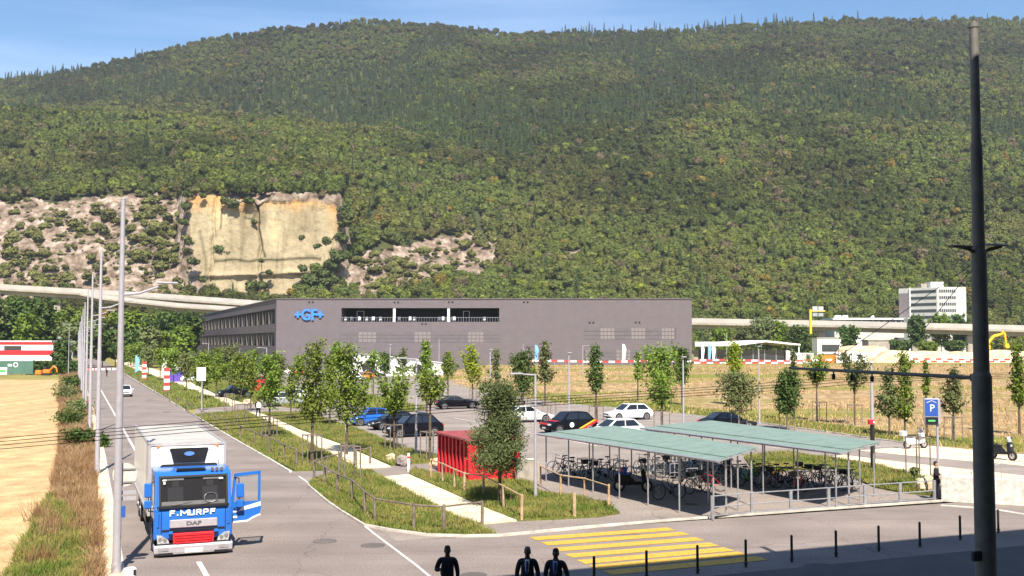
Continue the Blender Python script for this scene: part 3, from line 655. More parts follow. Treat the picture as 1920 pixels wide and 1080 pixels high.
# footpath of pale gravel
slab('footpath', [(714, 896), (767, 891), (825, 917), (890, 946), (969, 978), (892, 985), (873, 980), (801, 944), (760, 922)], M['path'], -0.05, 0.06)
slab('footpath', [(671, 881), (733, 876), (647, 837), (560, 806), (514, 785), (486, 775), (460, 773), (514, 800), (560, 821), (642, 864)], M['path'], -0.05, 0.06)
slab('footpath', [(432, 762), (458, 757), (408, 742), (330, 704), (240, 678), (214, 676), (236, 688), (330, 722), (384, 744)], M['path'], -0.05, 0.06)
# pale gravel strips and terrace at the motorbike stands
for i, pg in enumerate(([(1545, 858), (1580, 853), (1700, 868), (1920, 892), (2300, 930), (2300, 965), (1920, 912), (1780, 898), (1700, 893), (1640, 876)],
           [(1610, 845), (1740, 835), (2300, 880), (2300, 915), (1900, 872), (1760, 860)],
           [(1740, 833), (1850, 829), (2300, 858), (2300, 872), (1900, 843)])):
    area('pale_gravel_strip', pg, M['path'], 0.016)
# kerbs
def kerb(pix, w_=0.14, h=0.11, name='kerb', m='kerb', z=0):
    pts = [G(*p) for p in pix]; b_ = MB()
    for a, c in zip(pts[:-1], pts[1:]):
        d = c-a; L = d.length; mid = (a+c)/2; b_.box((mid.x, mid.y, h/2-0.02), (L+0.02, w_, h), math.atan2(d.y, d.x))
    return tag(b_.build(name, M[m]), kind='structure')
kerb([(579, 911), (597, 927), (615, 942), (639, 959), (685, 987), (728, 995), (800, 1005), (873, 1007), (937, 1006)])
kerb([(937, 1006), (1000, 1000), (1120, 988.5), (1250, 978), (1500, 959.5), (1765, 941)])
kerb([(437, 823), (500, 859), (545, 886)]); kerb([(216, 690), (297, 739), (346, 769)]); kerb([(366, 781), (437, 823)])
kerb([(231, 1075), (215, 970), (196, 853), (160, 720)], 0.12, 0.06)
kerb([(893, 986), (937, 1006)], 0.12, 0.10)
kerb([(900, 735), (1050, 757), (1250, 774), (1430, 794), (1700, 832)], 0.15, 0.12)
# near pavement beyond the bollards, in the shade
bt = [(1113.7, 1043.5), (1212, 1032.5), (1307.5, 1022.5), (1398, 1012), (1484, 1003.7), (1567, 995), (1647, 986), (1724, 979), (1799.6, 967), (1871, 955.6)]
BP = [G(a, b_, 0.85) for a, b_ in bt]
nb = np.mean([LOC(p)[1] for p in BP])
pv = MB(); pv.prism([tuple(W(a, b_)[:2]) for a, b_ in ((LOC(BP[0])[0]-3, -10), (70, -10), (70, nb-1.3), (LOC(BP[0])[0]-1.0, nb-1.3), (LOC(BP[0])[0]-3, nb-3.4))], -0.05, 0.10)
tag(pv.build('near_pavement', M['paving']), kind='structure')
# painted lines
def line(pts, w_, z=0.014, m='paint', name='painted_line'):
    b_ = MB()
    for a, c in zip(pts[:-1], pts[1:]):
        d = (c-a); d.normalize(); n_ = Vector((-d.y, d.x, 0))*w_/2
        b_.sheet([tuple((a+n_)[:2]), tuple((a-n_)[:2]), tuple((c-n_)[:2]), tuple((c+n_)[:2])], z)
    return tag(b_.build(name, M[m]), kind='structure')
la = LOC(G(268, 870))[0]
line([W(la, LOC(G(182, 722))[1]), W(la, LOC(G(268, 870))[1])], 0.16)
line([W(la, 26), W(la, LOC(G(370, 1054))[1])], 0.16)
line([G(560, 893), G(640, 950), G(700, 1000), G(780, 1060), G(840, 1110)], 0.10)
kerb([(1765, 948), (1860, 955), (1925, 966), (2100, 985)], 0.3, 0.05)
# crosswalk
Lx = [(992, 1008), (1014, 1017.5), (1036, 1028), (1058, 1039.6), (1081, 1051), (1104, 1061), (1130, 1071)]
Rx = [(1250.6, 989.7), (1277, 998), (1303, 1008), (1330, 1018), (1358, 1027), (1384, 1035), (1419, 1043.5)]
xw = MB(); 
for k in range(7):
    a, c = G(*Lx[k]), G(*Rx[k]); a2 = a - DV*0.64; c2 = c - DV*0.64
    xw.sheet([tuple(a[:2]), tuple(a2[:2]), tuple(c2[:2]), tuple(c[:2])], 0.016)
tag(xw.build('pedestrian_crossing', M['yellow_paint']), kind='structure')
# parking bays
def bays(p_start, p_end, L, pitch, side=1, edge=True):
    a0, b0 = LOC(p_start); a1, b1 = LOC(p_end); b_ = MB(); lo, hi = min(b0, b1), max(b0, b1); y = lo
    while y <= hi:
        c = [W(a0, y-0.06), W(a0+L*side, y-0.06), W(a0+L*side, y+0.06), W(a0, y+0.06)]
        b_.sheet([tuple(q[:2]) for q in c], 0.020); y += pitch
    if edge:
        c = [W(a0-0.07, lo), W(a0+0.07, lo), W(a0+0.07, hi), W(a0-0.07, hi)]; b_.sheet([tuple(q[:2]) for q in c], 0.024)
    return tag(b_.build('parking_bay_lines', M['paint']), kind='structure')
bays(G(790, 850), G(640, 790), 5, 2.5, 1, False)
bays(G(1120, 837), G(880, 783), 5, 2.5, 1, True)
bays(G(1420, 795), G(1130, 762), 5, 2.5, 1, True)
bays(G(1560, 835), G(1250, 785), 5, 2.5, -1, True)
bays(G(1000, 745), G(700, 712), 5, 2.5, -1, True)
bays(G(1640, 838), G(1430, 800), 5, 2.5, 1, False)
bays(G(700, 745), G(610, 722), 5, 2.5, -1, False)
# manhole covers, road patch
def manhole(px, py, r=0.42, lab=''):
    p = G(px, py); b_ = MB(); b_.tube((0, 0, 0.004), (0, 0, 0.022), r, r, 20); b_.tube((0, 0, 0.022), (0, 0, 0.028), r*0.85, r*0.82, 20)
    for k in range(4): b_.box((0, (k-1.5)*r*0.35, 0.031), (r*1.0, 0.03, 0.008))
    tag(b_.build('manhole_cover', M['asphalt_dark'], loc=p), lab, 'manhole', 'manhole covers in the road')
manhole(609, 1015, lab='round grey manhole cover in the junction, left of a matching one')
manhole(699, 1023, lab='round grey manhole cover in the junction beside the white line')
manhole(281, 750, 0.4, lab='small round manhole cover far up the road beyond the lorry')
manhole(312, 773, 0.4, lab='small round manhole cover on the road just beyond the lorry')
manhole(1540, 1064, 0.55, lab='dark round manhole cover in the shaded near pavement')
manhole(1296, 946, 0.3, lab='small rusty drain cover on the paving before the bicycle shelter')
manhole(888, 1079, 0.4, lab='round manhole cover at the bottom edge of the picture between the men')

# ---- field to the right (draped) 
fx = [(800, 697), (880, 727), (1050, 757), (1250, 774), (1430, 794), (1700, 832), (1920, 852), (2400, 900)]
bl = [G(*p) for p in fx]
us = np.linspace(0, 1, 70); rows = []
bx = np.array([p.x for p in bl]); by = np.array([p.y for p in bl])
tt = np.linspace(0, len(bl)-1, 120); sx = np.interp(tt, range(len(bl)), bx); sy = np.interp(tt, range(len(bl)), by)
U, T_ = np.meshgrid(us, np.arange(120)); SX = sx[T_.astype(int)]; SY = sy[T_.astype(int)]
ex_ = SX + (SX*236/SY*1.0 - SX)*U; FX = ex_ ; FY = SY + (236-SY)*U
V, Q = grid_mesh(FX, FY, gz(FX, FY) + 0.012 + 0.05*fbm(FX*0.5, FY*0.5))
fmt = mat('dry_meadow', (0.30, 0.19, 0.075), 0.95, spec=0.1); t = fmt.node_tree; b = t.nodes['Principled BSDF']
pos = t.nodes.new('ShaderNodeNewGeometry').outputs['Position']
dry = ramp(t, tnoise(t, pos, 0.9, 8, (1, 0.35, 1)), [(0.30, (0.20, 0.135, 0.065)), (0.5, (0.31, 0.215, 0.11)), (0.62, (0.39, 0.29, 0.16)), (0.75, (0.56, 0.46, 0.29))])
grn = ramp(t, tnoise(t, pos, 1.2, 6), [(0.35, (0.13, 0.15, 0.025)), (0.65, (0.24, 0.22, 0.055))])
msk = ramp(t, tnoise(t, pos, 0.05, 4, (0.35, 1.5, 1)), [(0.50, (0, 0, 0)), (0.60, (1, 1, 1))])
t.links.new(tmix(t, msk, dry, grn), b.inputs['Base Color'])
tag(link('dry_meadow', mesh_np('dry_meadow', V, Q, [fmt], True)), kind='structure')
# ============================================================ LARGE BUILT THINGS
# ---- unseen station building known by its shadow; roof shaped to shade the men, the mast and the near pavement
sA = G(1100, 1075); dsh = Vector((-0.1736*math.cos(SUN_EL)/math.sin(SUN_EL), 0.985*math.cos(SUN_EL)/math.sin(SUN_EL), 0))
HR = 20.0; sA2 = LOC(sA - dsh*HR)
st = empty('station_building', W(0, -14), A, 'unseen grey station building behind the viewpoint, its flat roof shaped to cast shade', 'building')
b_ = MB(); b_.box((6, -10, HR/2-1), (120, 16, HR-2)); b_.build('wall', M['concrete'], st)
b_ = MB(); yb = sA2[1]+14; b_.box((6, (yb-18)/2, HR+0.4), (140, yb+18, 0.8)); b_.build('roof', M['darkmetal'], st)
for k in range(6):
    b_ = MB(); b_.tube((-50+k*22, 0, 0), (-50+k*22, 0, HR), 0.35, 0.35, 12); b_.build('column', M['concrete'], st)

# ---- main factory building
YB = 245.0
bl_, br_ = AT(517, 700, YB), AT(1298, 700, YB); ztop = AT(900, 561, YB).z
xl, xr = bl_.x, br_.x; LEN = 218.0
bld = empty('factory_building', (xl, YB, 0), 0, 'long dark grey three storey factory with a roof terrace opening and blue sign', 'building')
def fz(py): return AT(960, py, YB).z
def fx_(px): return AT(px, 600, YB).x - xl
tx0, tx1, tz1, tz0 = fx_(640), fx_(936), fz(577.5), fz(603.5)
WX = xr - xl; dA = Vector((DV.x, DV.y, 0)); 
m_ = MB()
def fq(x0, x1, z0, z1, y=0, mi=0): m_.add([(x0, y, z0), (x1, y, z0), (x1, y, z1), (x0, y, z1)], [(0, 1, 2, 3)], mi)
fq(0, tx0, 0, ztop); fq(tx1, WX, 0, ztop); fq(tx0, tx1, 0, tz0); fq(tx0, tx1, tz1, ztop)
TD = 7.0
m_.add([(tx0, 0, tz0), (tx1, 0, tz0), (tx1, TD, tz0), (tx0, TD, tz0)], [(0, 1, 2, 3)])
m_.add([(tx0, 0, tz1), (tx1, 0, tz1), (tx1, TD, tz1), (tx0, TD, tz1)], [(3, 2, 1, 0)])
m_.add([(tx0, 0, tz0), (tx0, TD, tz0), (tx0, TD, tz1), (tx0, 0, tz1)], [(0, 1, 2, 3)])
m_.add([(tx1, 0, tz0), (tx1, TD, tz0), (tx1, TD, tz1), (tx1, 0, tz1)], [(3, 2, 1, 0)])
# left side wall as bands above, between and below the window rows
rows_ = [(fz(606.5), fz(578.5)), (fz(648.5), fz(623))]
def sq(s0, s1, z0, z1, off=0.0):
    n_ = Vector((-RV.x, -RV.y, 0))*off
    a, c = dA*s0+n_, dA*s1+n_
    m_.add([(c.x, c.y, z0), (a.x, a.y, z0), (a.x, a.y, z1), (c.x, c.y, z1)], [(0, 1, 2, 3)])
(r1a, r1b), (r2a, r2b) = rows_
S0, S1 = 2.0, 214.0
sq(0, LEN, r1b, ztop); sq(0, LEN, r2b, r1a); sq(0, LEN, 0, r2a)
sq(0, S0, r1a, r1b); sq(S1, LEN, r1a, r1b); sq(0, S0, r2a, r2b); sq(S1, LEN, r2a, r2b)
e = dA*LEN
m_.add([(WX, 0, 0), (WX+e.x, e.y, 0), (WX+e.x, e.y, ztop), (WX, 0, ztop)], [(0, 1, 2, 3)])
m_.add([(e.x, e.y, 0), (WX+e.x, e.y, 0), (WX+e.x, e.y, ztop), (e.x, e.y, ztop)], [(3, 2, 1, 0)])
m_.build('wall', M['facade'], bld)
m_ = MB(); m_.add([(0.4, 0.4, ztop-0.4), (WX-.4, 0.4, ztop-0.4), (WX-.4+e.x, e.y-.4, ztop-0.4), (.4+e.x, e.y-.4, ztop-0.4)], [(0, 1, 2, 3)]); m_.build('roof', M['concrete'], bld)
m_ = MB()
for a_, c_ in (((0, 0), (WX, 0)), ((WX, 0), (WX+e.x, e.y)), ((WX+e.x, e.y), (e.x, e.y)), ((e.x, e.y), (0, 0))):
    p, q = Vector((*a_, ztop+0.10)), Vector((*c_, ztop+0.10)); d = q-p; md = (p+q)/2
    m_.box(tuple(md), (d.length+0.3, 0.35, 0.20), math.atan2(d.y, d.x))
m_.build('parapet_cap', M['facade_dark'], bld)
# terrace back wall, columns, door frames, railing
m_ = MB(); m_.add([(tx0, TD, tz0), (tx1, TD, tz0), (tx1, TD, tz1), (tx0, TD, tz1)], [(0, 1, 2, 3)]); tw = m_.build('terrace_glazing', M['void'], bld)
for px in (739, 841):
    m_ = MB(); m_.box((fx_(px), 0.35, (tz0+tz1)/2), (0.55, 0.4, tz1-tz0-0.02)); m_.build('column', M['white_matt'], bld)
for px, wd in ((668, 1.6), (872, 1.4)):
    m_ = MB(); x = fx_(px)
    m_.box((x-wd/2, TD-.1, tz0+1.3), (0.18, .14, 2.6)); m_.box((x+wd/2, TD-.1, tz0+1.3), (0.18, .14, 2.6)); m_.box((x, TD-.1, tz0+2.65), (wd+.18, .14, .14)); m_.build('door_frame', M['white_matt'], bld)
m_ = MB()
for k in range(60):
    x = tx0 + (k+.5)*(tx1-tx0)/60; m_.box((x, 0.15, tz0+.5), (0.05, 0.05, 1.0))
m_.box(((tx0+tx1)/2, .15, tz0+1.02), (tx1-tx0-.02, .08, .06)); m_.build('railing', M['galv'], bld)
# flush panels of the front
def panels(px0, px1, py0, py1, light, name='facade_panel'):
    z1, z0 = fz(py0), fz(py1); xs_ = [px0] + [v for p in light for v in p] + [px1]
    for i in range(len(xs_)-1):
        if xs_[i+1]-xs_[i] < 1: continue
        x0, x1 = fx_(xs_[i]), fx_(xs_[i+1]); lt = i % 2 == 1
        b = MB(); nx, nzz = (4, 3) if lt else (5, 3); gx = 0.10
        for ii in range(nx):
            for jj in range(nzz):
                w_, h_ = (x1-x0)/nx, (z1-z0)/nzz
                b.box((x0+(ii+.5)*w_, -0.02, z0+(jj+.5)*h_), (w_-gx*(2 if lt else .6), 0.06, h_-gx*(2 if lt else 1)))
        tag(b.build(name, M['facade_light' if lt else 'facade_dark'], bld), 'pale panel field' if lt else 'dark panel field')
panels(636, 940, 622, 642, [(672, 706), (777, 808), (877, 907)])
panels(1094, 1267, 614.5, 636.5, [(1125, 1152.5), (1183, 1210), (1240, 1265)])
panels(1094, 1240, 655.5, 676, [(1097, 1118), (1155, 1182)])
for px, py in ((583, 566.5), (743, 567), (845, 566.5), (795, 607.5), (986, 566.5), (1109, 605), (1195.5, 604.5)):
    for s in (-3.4, 3.4):
        m_ = MB(); m_.box((fx_(px+s), -0.03, fz(py)), (0.4, 0.1, 0.36)); m_.build('vent', M['black'], bld)
# window rows on the left side: slanted reveals in front of dark glass
pit = MB(); nin = Vector((RV.x, RV.y, 0))
for (z0, z1) in rows_:
    a, c = dA*S0+nin*1.6, dA*S1+nin*1.6
    pit.add([(c.x, c.y, z0), (a.x, a.y, z0), (a.x, a.y, z1), (c.x, c.y, z1)], [(0, 1, 2, 3)])
pit.build('window_band', M['void'], bld)
NW = 24
for r_, (z0, z1) in enumerate(rows_):
    for k in range(NW):
        # spacing follows the real rhythm of the bays
        s = S0 + (k+0.5)*(S1-S0)/NW; hw = (S1-S0)/NW/2
        # recessed glass with a broad slanted reveal at one side and a narrow one at the other
        g = MB(); a = dA*(s-hw*.97)+nin*.62; c = dA*(s+hw*.97)+nin*.62
        g.add([(c.x, c.y, z0), (a.x, a.y, z0), (a.x, a.y, z1), (c.x, c.y, z1)], [(0, 1, 2, 3)]); wn = g.build('window', M['void'], bld)
        for (sb0, db, dt) in ((-.97, .58, .22), (.12, .30, .20)):      # sloping reveal, broad below and narrow above
            f = MB(); B0 = dA*(s+hw*sb0)+nin*.03; B1 = dA*(s+hw*(sb0+.10))+nin*db; T1 = dA*(s+hw*(sb0+.05))+nin*dt
            f.add([(B1.x, B1.y, z0+.02), (B0.x, B0.y, z0+.02), (B0.x, B0.y, z1-.02), (T1.x, T1.y, z1-.02)], [(0, 1, 2, 3)]); f.build('reveal', M['fin'], wn)
# blue sign
def text_mesh(body, size, depth, name, m, parent, loc, rot=(R(90), 0, 0), sx=1.0, bold=0.0):
    cu = bpy.data.curves.new(name, 'FONT'); cu.body = body; cu.size = size; cu.extrude = depth; cu.align_x = 'CENTER'; cu.align_y = 'CENTER'; cu.offset = bold; cu.space_character = 1.12 if len(body) > 4 else 1.0
    cu.resolution_u = 3
    o = bpy.data.objects.new(name, cu); me = bpy.data.meshes.new_from_object(o); bpy.data.objects.remove(o); me.materials.clear(); me.materials.append(m)
    q = link(name, me, parent, loc); q.rotation_euler = rot; q.scale = (sx, 1, 1); return q
zs_ = fz(591)
text_mesh('GF', 3.5, 0.15, 'sign_lettering', M['gfblue'], bld, (fx_(580), -0.28, zs_), sx=0.88, bold=0.10)
for px in (559, 601):
    m_ = MB(); x = fx_(px); m_.box((x, -.28, zs_+.15), (1.5, .3, .5)); m_.box((x, -.28, zs_+.15), (.5, .298, 1.5)); m_.build('sign_cross', M['gfblue'], bld)
# white parasols and tables on the terrace
k = 0
for px in (645, 655, 672, 685, 694, 699, 711, 746, 768, 775, 822, 830, 838, 846, 851, 908):
    k += 1; x = AT(px, 600, YB).x; p = empty('terrace_chair', (x, YB+1.2+(k % 3)*.8, tz0+.01), 0, None, 'chair', 'white chairs on the roof terrace')
    p['label'] = '%s white chair from the left behind the railing of the factory roof terrace' % ['first','second','third','fourth','fifth','sixth','seventh','eighth','ninth','tenth','eleventh','twelfth','thirteenth','fourteenth','fifteenth','sixteenth'][k-1]
    b = MB(); b.box((0, 0, .45), (.55, .5, .07)); b.build('seat', M['white_matt'], p)
    b = MB(); b.box((0, .25, .85), (.55, .06, .75)); b.build('backrest', M['white_matt'], p)
    for sx in (-.23, .23):
        for sy in (-.2, .2):
            b = MB(); b.tube((sx, sy, 0), (sx, sy, .42), .025, .025, 5); b.build('leg', M['galv'], p)

# ---- white low pavilion with round openings at the factory foot
p = empty('entrance_canopy', AT(700, 690, 228), 0, 'low white curved canopy with dark round openings at the foot of the factory', 'canopy')
p.location.z = 0
b = MB(); n = 24; prof = []
for i in range(n+1):
    u = i/n; x = -7+u*22; prof.append((x, 4.6 - 2.6*max(0, u-.25)**1.0 - 1.5*max(0, .15-u)*6))
poly_ = [(-7, 0)] + prof + [(15, 0)]
b.yprism(poly_, 0, 0.5); b.build('wall', M['white_matt'], p)
b = MB()
for (x, rr) in ((-1.0, 1.45), (9.5, 1.1)):
    b.disc((x, -.03, 1.75 if rr > 1.2 else 1.4), rr, 'y', 20)
b.build('opening', M['void'], p)
b = MB()
for i in range(n):
    x0, z0 = prof[i]; x1, z1 = prof[i+1]; b.add([(x0, -.3, z0+.05), (x1, -.3, z1+.05), (x1, 5, z1+.05), (x0, 5, z0+.05)], [(0, 1, 2, 3)])
b.build('roof', M['white_matt'], p)

# ---- white-roofed glass pavilion right of the factory
PY0 = 262.0; g0 = gz(40, 250)
x0, x1, x2 = AT(1300, 650, PY0).x, AT(1480, 650, PY0).x, AT(1496, 650, PY0).x
pav = empty('glass_pavilion', (x0, PY0, g0), 0, 'low glass pavilion with a white folded roof joined to the dark factory', 'pavilion')
wz = AT(1400, 652, PY0).z - g0; L_ = x1-x0
b = MB()
xa, xb, xc, xd = 0, L_*0.42, L_*0.73, x2-x0
za, zb_, zc, zd = AT(1300, 641, PY0).z-g0, AT(1375, 641.5, PY0).z-g0, AT(1430, 638, PY0).z-g0, AT(1496, 645, PY0).z-g0
b.yprism([(xa, za-1.1), (xb, za-1.0), (xc, zc-.45), (xd, zd-.35), (xd, zd), (xc, zc), (xb, zb_+.1), (xa, za)], -2.5, 22); b.build('roof', M['white_matt'], pav)
b = MB(); b.box((L_*.5, 0, wz*.5-.3), (L_-1, 0.1, wz-.6)); b.build('glazing', M['winglass'], pav)
b = MB(); b.box((.6, -.1, wz*.45), (1.0, .3, wz*.9)); b.build('wall', M['concrete'], pav)
b = MB(); b.box((L_-.3, -.6, wz*.42), (1.6, 1.2, wz*.85)); b.build('end_wall', M['white_matt'], pav)
for u in (.10, .24, .37, .50, .62, .74, .86):
    b = MB(); b.box((L_*u, -.12, wz*.45), (.16, .1, wz*.9)); b.build('mullion', M['galv'], pav)
b = MB(); b.tube((x2-x0-.3, -2, 0), (x2-x0-.3, -2, zd-.4), .15, .15, 8); b.build('post', M['white_matt'], pav)

# ---- viaduct
def deck_pts(spec): return [AT(px, py, Y) for px, py, Y in spec]
def viaduct(spec, name, label, thick=4.4, width=13, piers=(), pier_m='concrete'):
    pts = deck_pts(spec); root = empty(name, (0, 0, 0), 0, label, 'viaduct', 'motorway viaducts below the mountain')
    n = len(pts)
    def strip(off0, z0, off1, z1, mm, nm, seg=1):
        b = MB()
        for i in range(n-1):
            d = (pts[i+1]-pts[i]); d.z = 0; d.normalize(); nn = Vector((-d.y, d.x, 0))
            a, c = pts[i], pts[i+1]
            q = [a+nn*off0, c+nn*off0, c+nn*off1, a+nn*off1]; 
            b.add([q[0]+Vector((0,0,z0)), q[1]+Vector((0,0,z0)), q[2]+Vector((0,0,z1)), q[3]+Vector((0,0,z1))], [(0, 1, 2, 3)])
        return b.build(nm, mm, root)
    strip(0, -thick*.42, 0, 0, M['barrier_w'], 'parapet'); strip(0, 0, .35, 0, M['barrier_w'], 'parapet_cap')
    strip(.35, 0, .35, -thick*.42, M['barrier_w'], 'parapet_back')
    strip(-.35, -thick*.42-.02, .35, -thick*.42-.02, M['concrete'], 'ledge')
    strip(-.35, -thick*.62, -.35, -thick*.42-.02, M['concrete'], 'deck_edge')
    strip(-.35, -thick*.62, 2.6, -thick*.70, M['concrete'], 'deck_soffit')
    strip(2.6, -thick, 2.6, -thick*.70, M['concrete'], 'girder'); strip(2.6, -thick, 9, -thick, M['concrete'], 'girder_soffit')
    strip(.35, -1.6, width, -1.6, M['asphalt'], 'carriageway'); strip(width, -thick*.42, width, 0, M['barrier_w'], 'far_parapet'); strip(9, -thick, width, -thick*.65, M['concrete'], 'far_soffit')
    for px in piers:
        t_ = None
        for i in range(n-1):
            if spec[i][0] <= px <= spec[i+1][0]:
                t_ = (px-spec[i][0])/(spec[i+1][0]-spec[i][0]); c = pts[i].lerp(pts[i+1], t_)
        if t_ is None: continue
        b = MB(); b.bbox((c.x, c.y+5.5, (c.z-thick)/2), (3.2, 2.2, c.z-thick), .3); b.build('pier', M['concrete'], root)
    return root
viaduct([(-300, 512, 505), (20, 534, 500), (260, 547.5, 497), (520, 566, 492), (900, 583, 482), (1300, 596.5, 470), (1600, 602, 462), (1920, 610, 455), (2300, 622, 448)],
        'viaduct', 'long pale concrete motorway viaduct running behind the factory across the whole valley', 4.6, 13, (100, 760, 1130, 1340, 1547, 1725, 1830, 2050))
viaduct([(150, 545, 484), (190, 553, 484), (330, 568, 480), (520, 580, 474), (640, 590, 470)], 'viaduct', 'lower second viaduct slip road crossing above the wooded end of the main road', 3.4, 9, (330, 600))
# noise barrier boxes, sign gantry
gY = 455
p = empty('sign_gantry', AT(1520, 625, gY), 0, 'yellow sign gantry standing up beside the motorway viaduct', 'gantry')
p.location.z = 3.5; zz = lambda y: AT(1520, y, gY).z-3.5; ox = lambda q: AT(q, 600, gY).x-p.location.x
b = MB(); b.box((0, 0, zz(603)), (.9, .9, zz(580)-zz(626))); b.build('post', M['yellow'], p)
b = MB(); b.box((ox(1533), 0, zz(583)), (ox(1547)-ox(1519), .7, .6)); b.build('arm', M['yellow'], p)
for q in (1528, 1539):
    b = MB(); b.box((ox(q), -.3, zz(579)), (2.1, .12, 2.0)); b.build('sign_panel', M['concrete_pale'], p)
    b = MB(); b.box((ox(q), -.3, zz(590)), (2.1, .12, 1.4)); b.build('sign_panel', M['galv'], p)
# flat-roofed hall behind the viaduct
p = empty('flat_roof_hall', AT(1628, 660, 520), 0, 'flat roofed hall whose roof shows above the motorway viaduct', 'hall'); p.location.z = 0
hz_ = AT(1628, 597, 520).z
b = MB(); b.box((0, 0, hz_/2-.6), (38, 18, hz_-1.2)); b.build('wall', M['concrete_pale'], p)
b = MB(); b.box((0, 0, hz_-.4), (40, 20, .8)); b.build('roof', M['white_matt'], p)
for k in range(14):
    b = MB(); b.box((-18+k*2.7, -9.05, hz_-2.0), (1.7, .1, 1.3)); b.build('window', M['winglass'], p)
for x, w_ in ((-14, 3), (-10.5, 2.6), (3, 1), ):
    b = MB(); b.bbox((x, 2, hz_+.7), (w_, 3, 1.6), .4); b.build('roof_dome', M['white_matt'], p)
p = empty('roof_plant_room', AT(1710, 660, 500), 0, 'small white roofed block just left of the white office tower', 'building'); p.location.z = 0
hz_ = AT(1710, 597.5, 500).z
b = MB(); b.box((0, 0, hz_/2), (5, 6, hz_)); b.build('wall', M['white_matt'], p)
b = MB(); b.box((0, 0, hz_+.15), (5.4, 6.4, .3)); b.build('roof', M['white_matt'], p)

# ---- white office block
oY = 500.0; ox0, ox1, ox2, ox3, ox4 = [AT(q, 580, oY).x for q in (1709, 1725, 1758, 1793, 1812)]
oz = AT(1780, 538, oY).z; 
of = empty('office_block', (ox2, oY, 0), 0, 'white six storey office block with ribbon windows above the viaduct', 'building')
c0 = 0; cR = ox4-ox2; cL = ox0-ox2
b = MB(); b.add([(0, 0, 0), (cR, 0, 0), (cR, 0, oz), (0, 0, oz)], [(0, 1, 2, 3)])
b.add([(cR, 0, 0), (cR, 14, 0), (cR, 14, oz), (cR, 0, oz)], [(0, 1, 2, 3)])
b.add([(cL, 16, 0), (0, 0, 0), (0, 0, oz), (cL, 16, oz)], [(0, 1, 2, 3)])
b.add([(0, 0, oz), (cR, 0, oz), (cR, 14, oz), (cL, 16, oz)], [(0, 1, 2, 3)]); b.build('wall', M['concrete_pale'], of)
b = MB(); b.box((1.0, 6, oz+1.2), (6, 7, 2.6)); b.build('roof_plant', M['white_matt'], of)
b = MB(); b.box((-3.5, 9, oz+.9), (3, 5, 1.9)); b.build('roof_plant', M['concrete'], of)
wr_ = ox3-ox2
for k in range(6):
    zc = oz - 1.9 - k*3.05
    b = MB(); b.box((wr_/2+.3, -.05, zc), (wr_-.8, .14, 1.35)); wd = b.build('window_band', M['winglass'], of)
    b = MB()
    for j in range(9): b.box((.7+j*(wr_-.8)/8, -.15, zc), (.14, .1, 1.5))
    b.build('frame', M['white_matt'], wd)
    d = Vector((cL, 16, 0)); L2 = d.length; d.normalize()
    b = MB(); md = d*L2*.36; b.box((md.x-.05, md.y-.05, zc), (L2*.66, .14, 1.3), math.atan2(d.y, d.x)); b.build('side_window_band', M['winglass'], of)
b = MB(); d = Vector((cL, 16, 0)); md = d*.86; b.box((md.x-.2, md.y-.2, oz*.5-1.2), (d.length*.26, .3, oz-2.4), math.atan2(d.y, d.x)); b.build('stair_tower', M['facade_light'], of)
b = MB(); md = d*.70; b.box((md.x-.2, md.y-.2, oz*.5), (.5, .4, oz+.4), math.atan2(d.y, d.x)); b.build('downpipe', M['white_matt'], of)

# ---- low buildings glimpsed under the viaduct
for i, (px, w_, h, lab) in enumerate(((1568, 18, 7.5, 'pale low warehouse seen under the viaduct behind the gantry'), (1645, 10, 6.5, 'grey and white shed seen under the viaduct, right of the pale warehouse'), (1680, 8, 6.5, 'small white shed under the viaduct left of the office tower'))):
    q = AT(px, 650, 445); p = empty('warehouse', (q.x, 445, 1.5), 0, lab, 'warehouse', 'sheds under the viaduct')
    b = MB(); b.box((0, 0, h/2), (w_, 8, h)); b.build('wall', M['white_matt' if i != 1 else 'concrete'], p)
    b = MB(); b.box((0, 0, h+.15), (w_+.6, 8.6, .3)); b.build('roof', M['concrete'], p)
    b = MB(); b.box((-w_*.2, -4.03, h*.45), (w_*.4, .1, h*.4)); b.build('door', M['winglass'], p)

# ---- construction ground: earth heap, containers, barrier, excavator
b = MB()
def heap(px0, px1, py, h, Y, name, label):
    a, c = AT(px0, py, Y), AT(px1, py, Y); L = c.x-a.x; nx, ny = 70, 12
    X, Yq = np.meshgrid(np.linspace(0, L, nx), np.linspace(0, 12, ny))
    e_ = np.minimum(1, np.minimum(X/4, (L-X)/4)); Z = h*np.sin(np.clip(Yq/12, 0, 1)*np.pi)**.6*e_*(.75+.45*fbm(X*.25+px0, Yq*.3)) - .1
    V, Q = grid_mesh(X, Yq, Z); o = link(name, mesh_np(name, V, Q, [M['earth']], False), None, (a.x, Y, gz(a.x, Y)-.02)); tag(o, label, 'earth heap', 'earth heaps on the building site')
heap(1645, 2080, 668, 3.0, 275, 'earth_heap', 'long pale bank of dug earth behind the barrier on the building site')
heap(1565, 1700, 668, 4.2, 296, 'earth_heap', 'grassy brown mound of earth between the containers and the pale bank')
def container(px0, px1, Y, h, m, label, name='site_container', z=None):
    a, c = AT(px0, 670, Y), AT(px1, 670, Y); L = c.x-a.x; p = empty(name, (a.x, Y, gz(a.x, Y) if z is None else z), 0, label, 'container', 'containers on the building site')
    b = MB(); b.box((L/2, 1.2, h/2), (L, 2.4, h)); b.build('body', M[m], p)
    b = MB(); nn = max(4, int(L/.5))
    for k in range(nn): b.box(((k+.5)*L/nn, -.04, h/2), (L/nn*.45, .06, h*.86))
    b.build('ribs', M[m], p)
    b = MB(); b.box((L*.5, -.09, h*.55), (L*.28, .06, h*.45)); b.build('window', M['winglass'], p)
container(1481, 1503, 268, 2.5, 'white_matt', 'white site container right beside the glass pavilion')
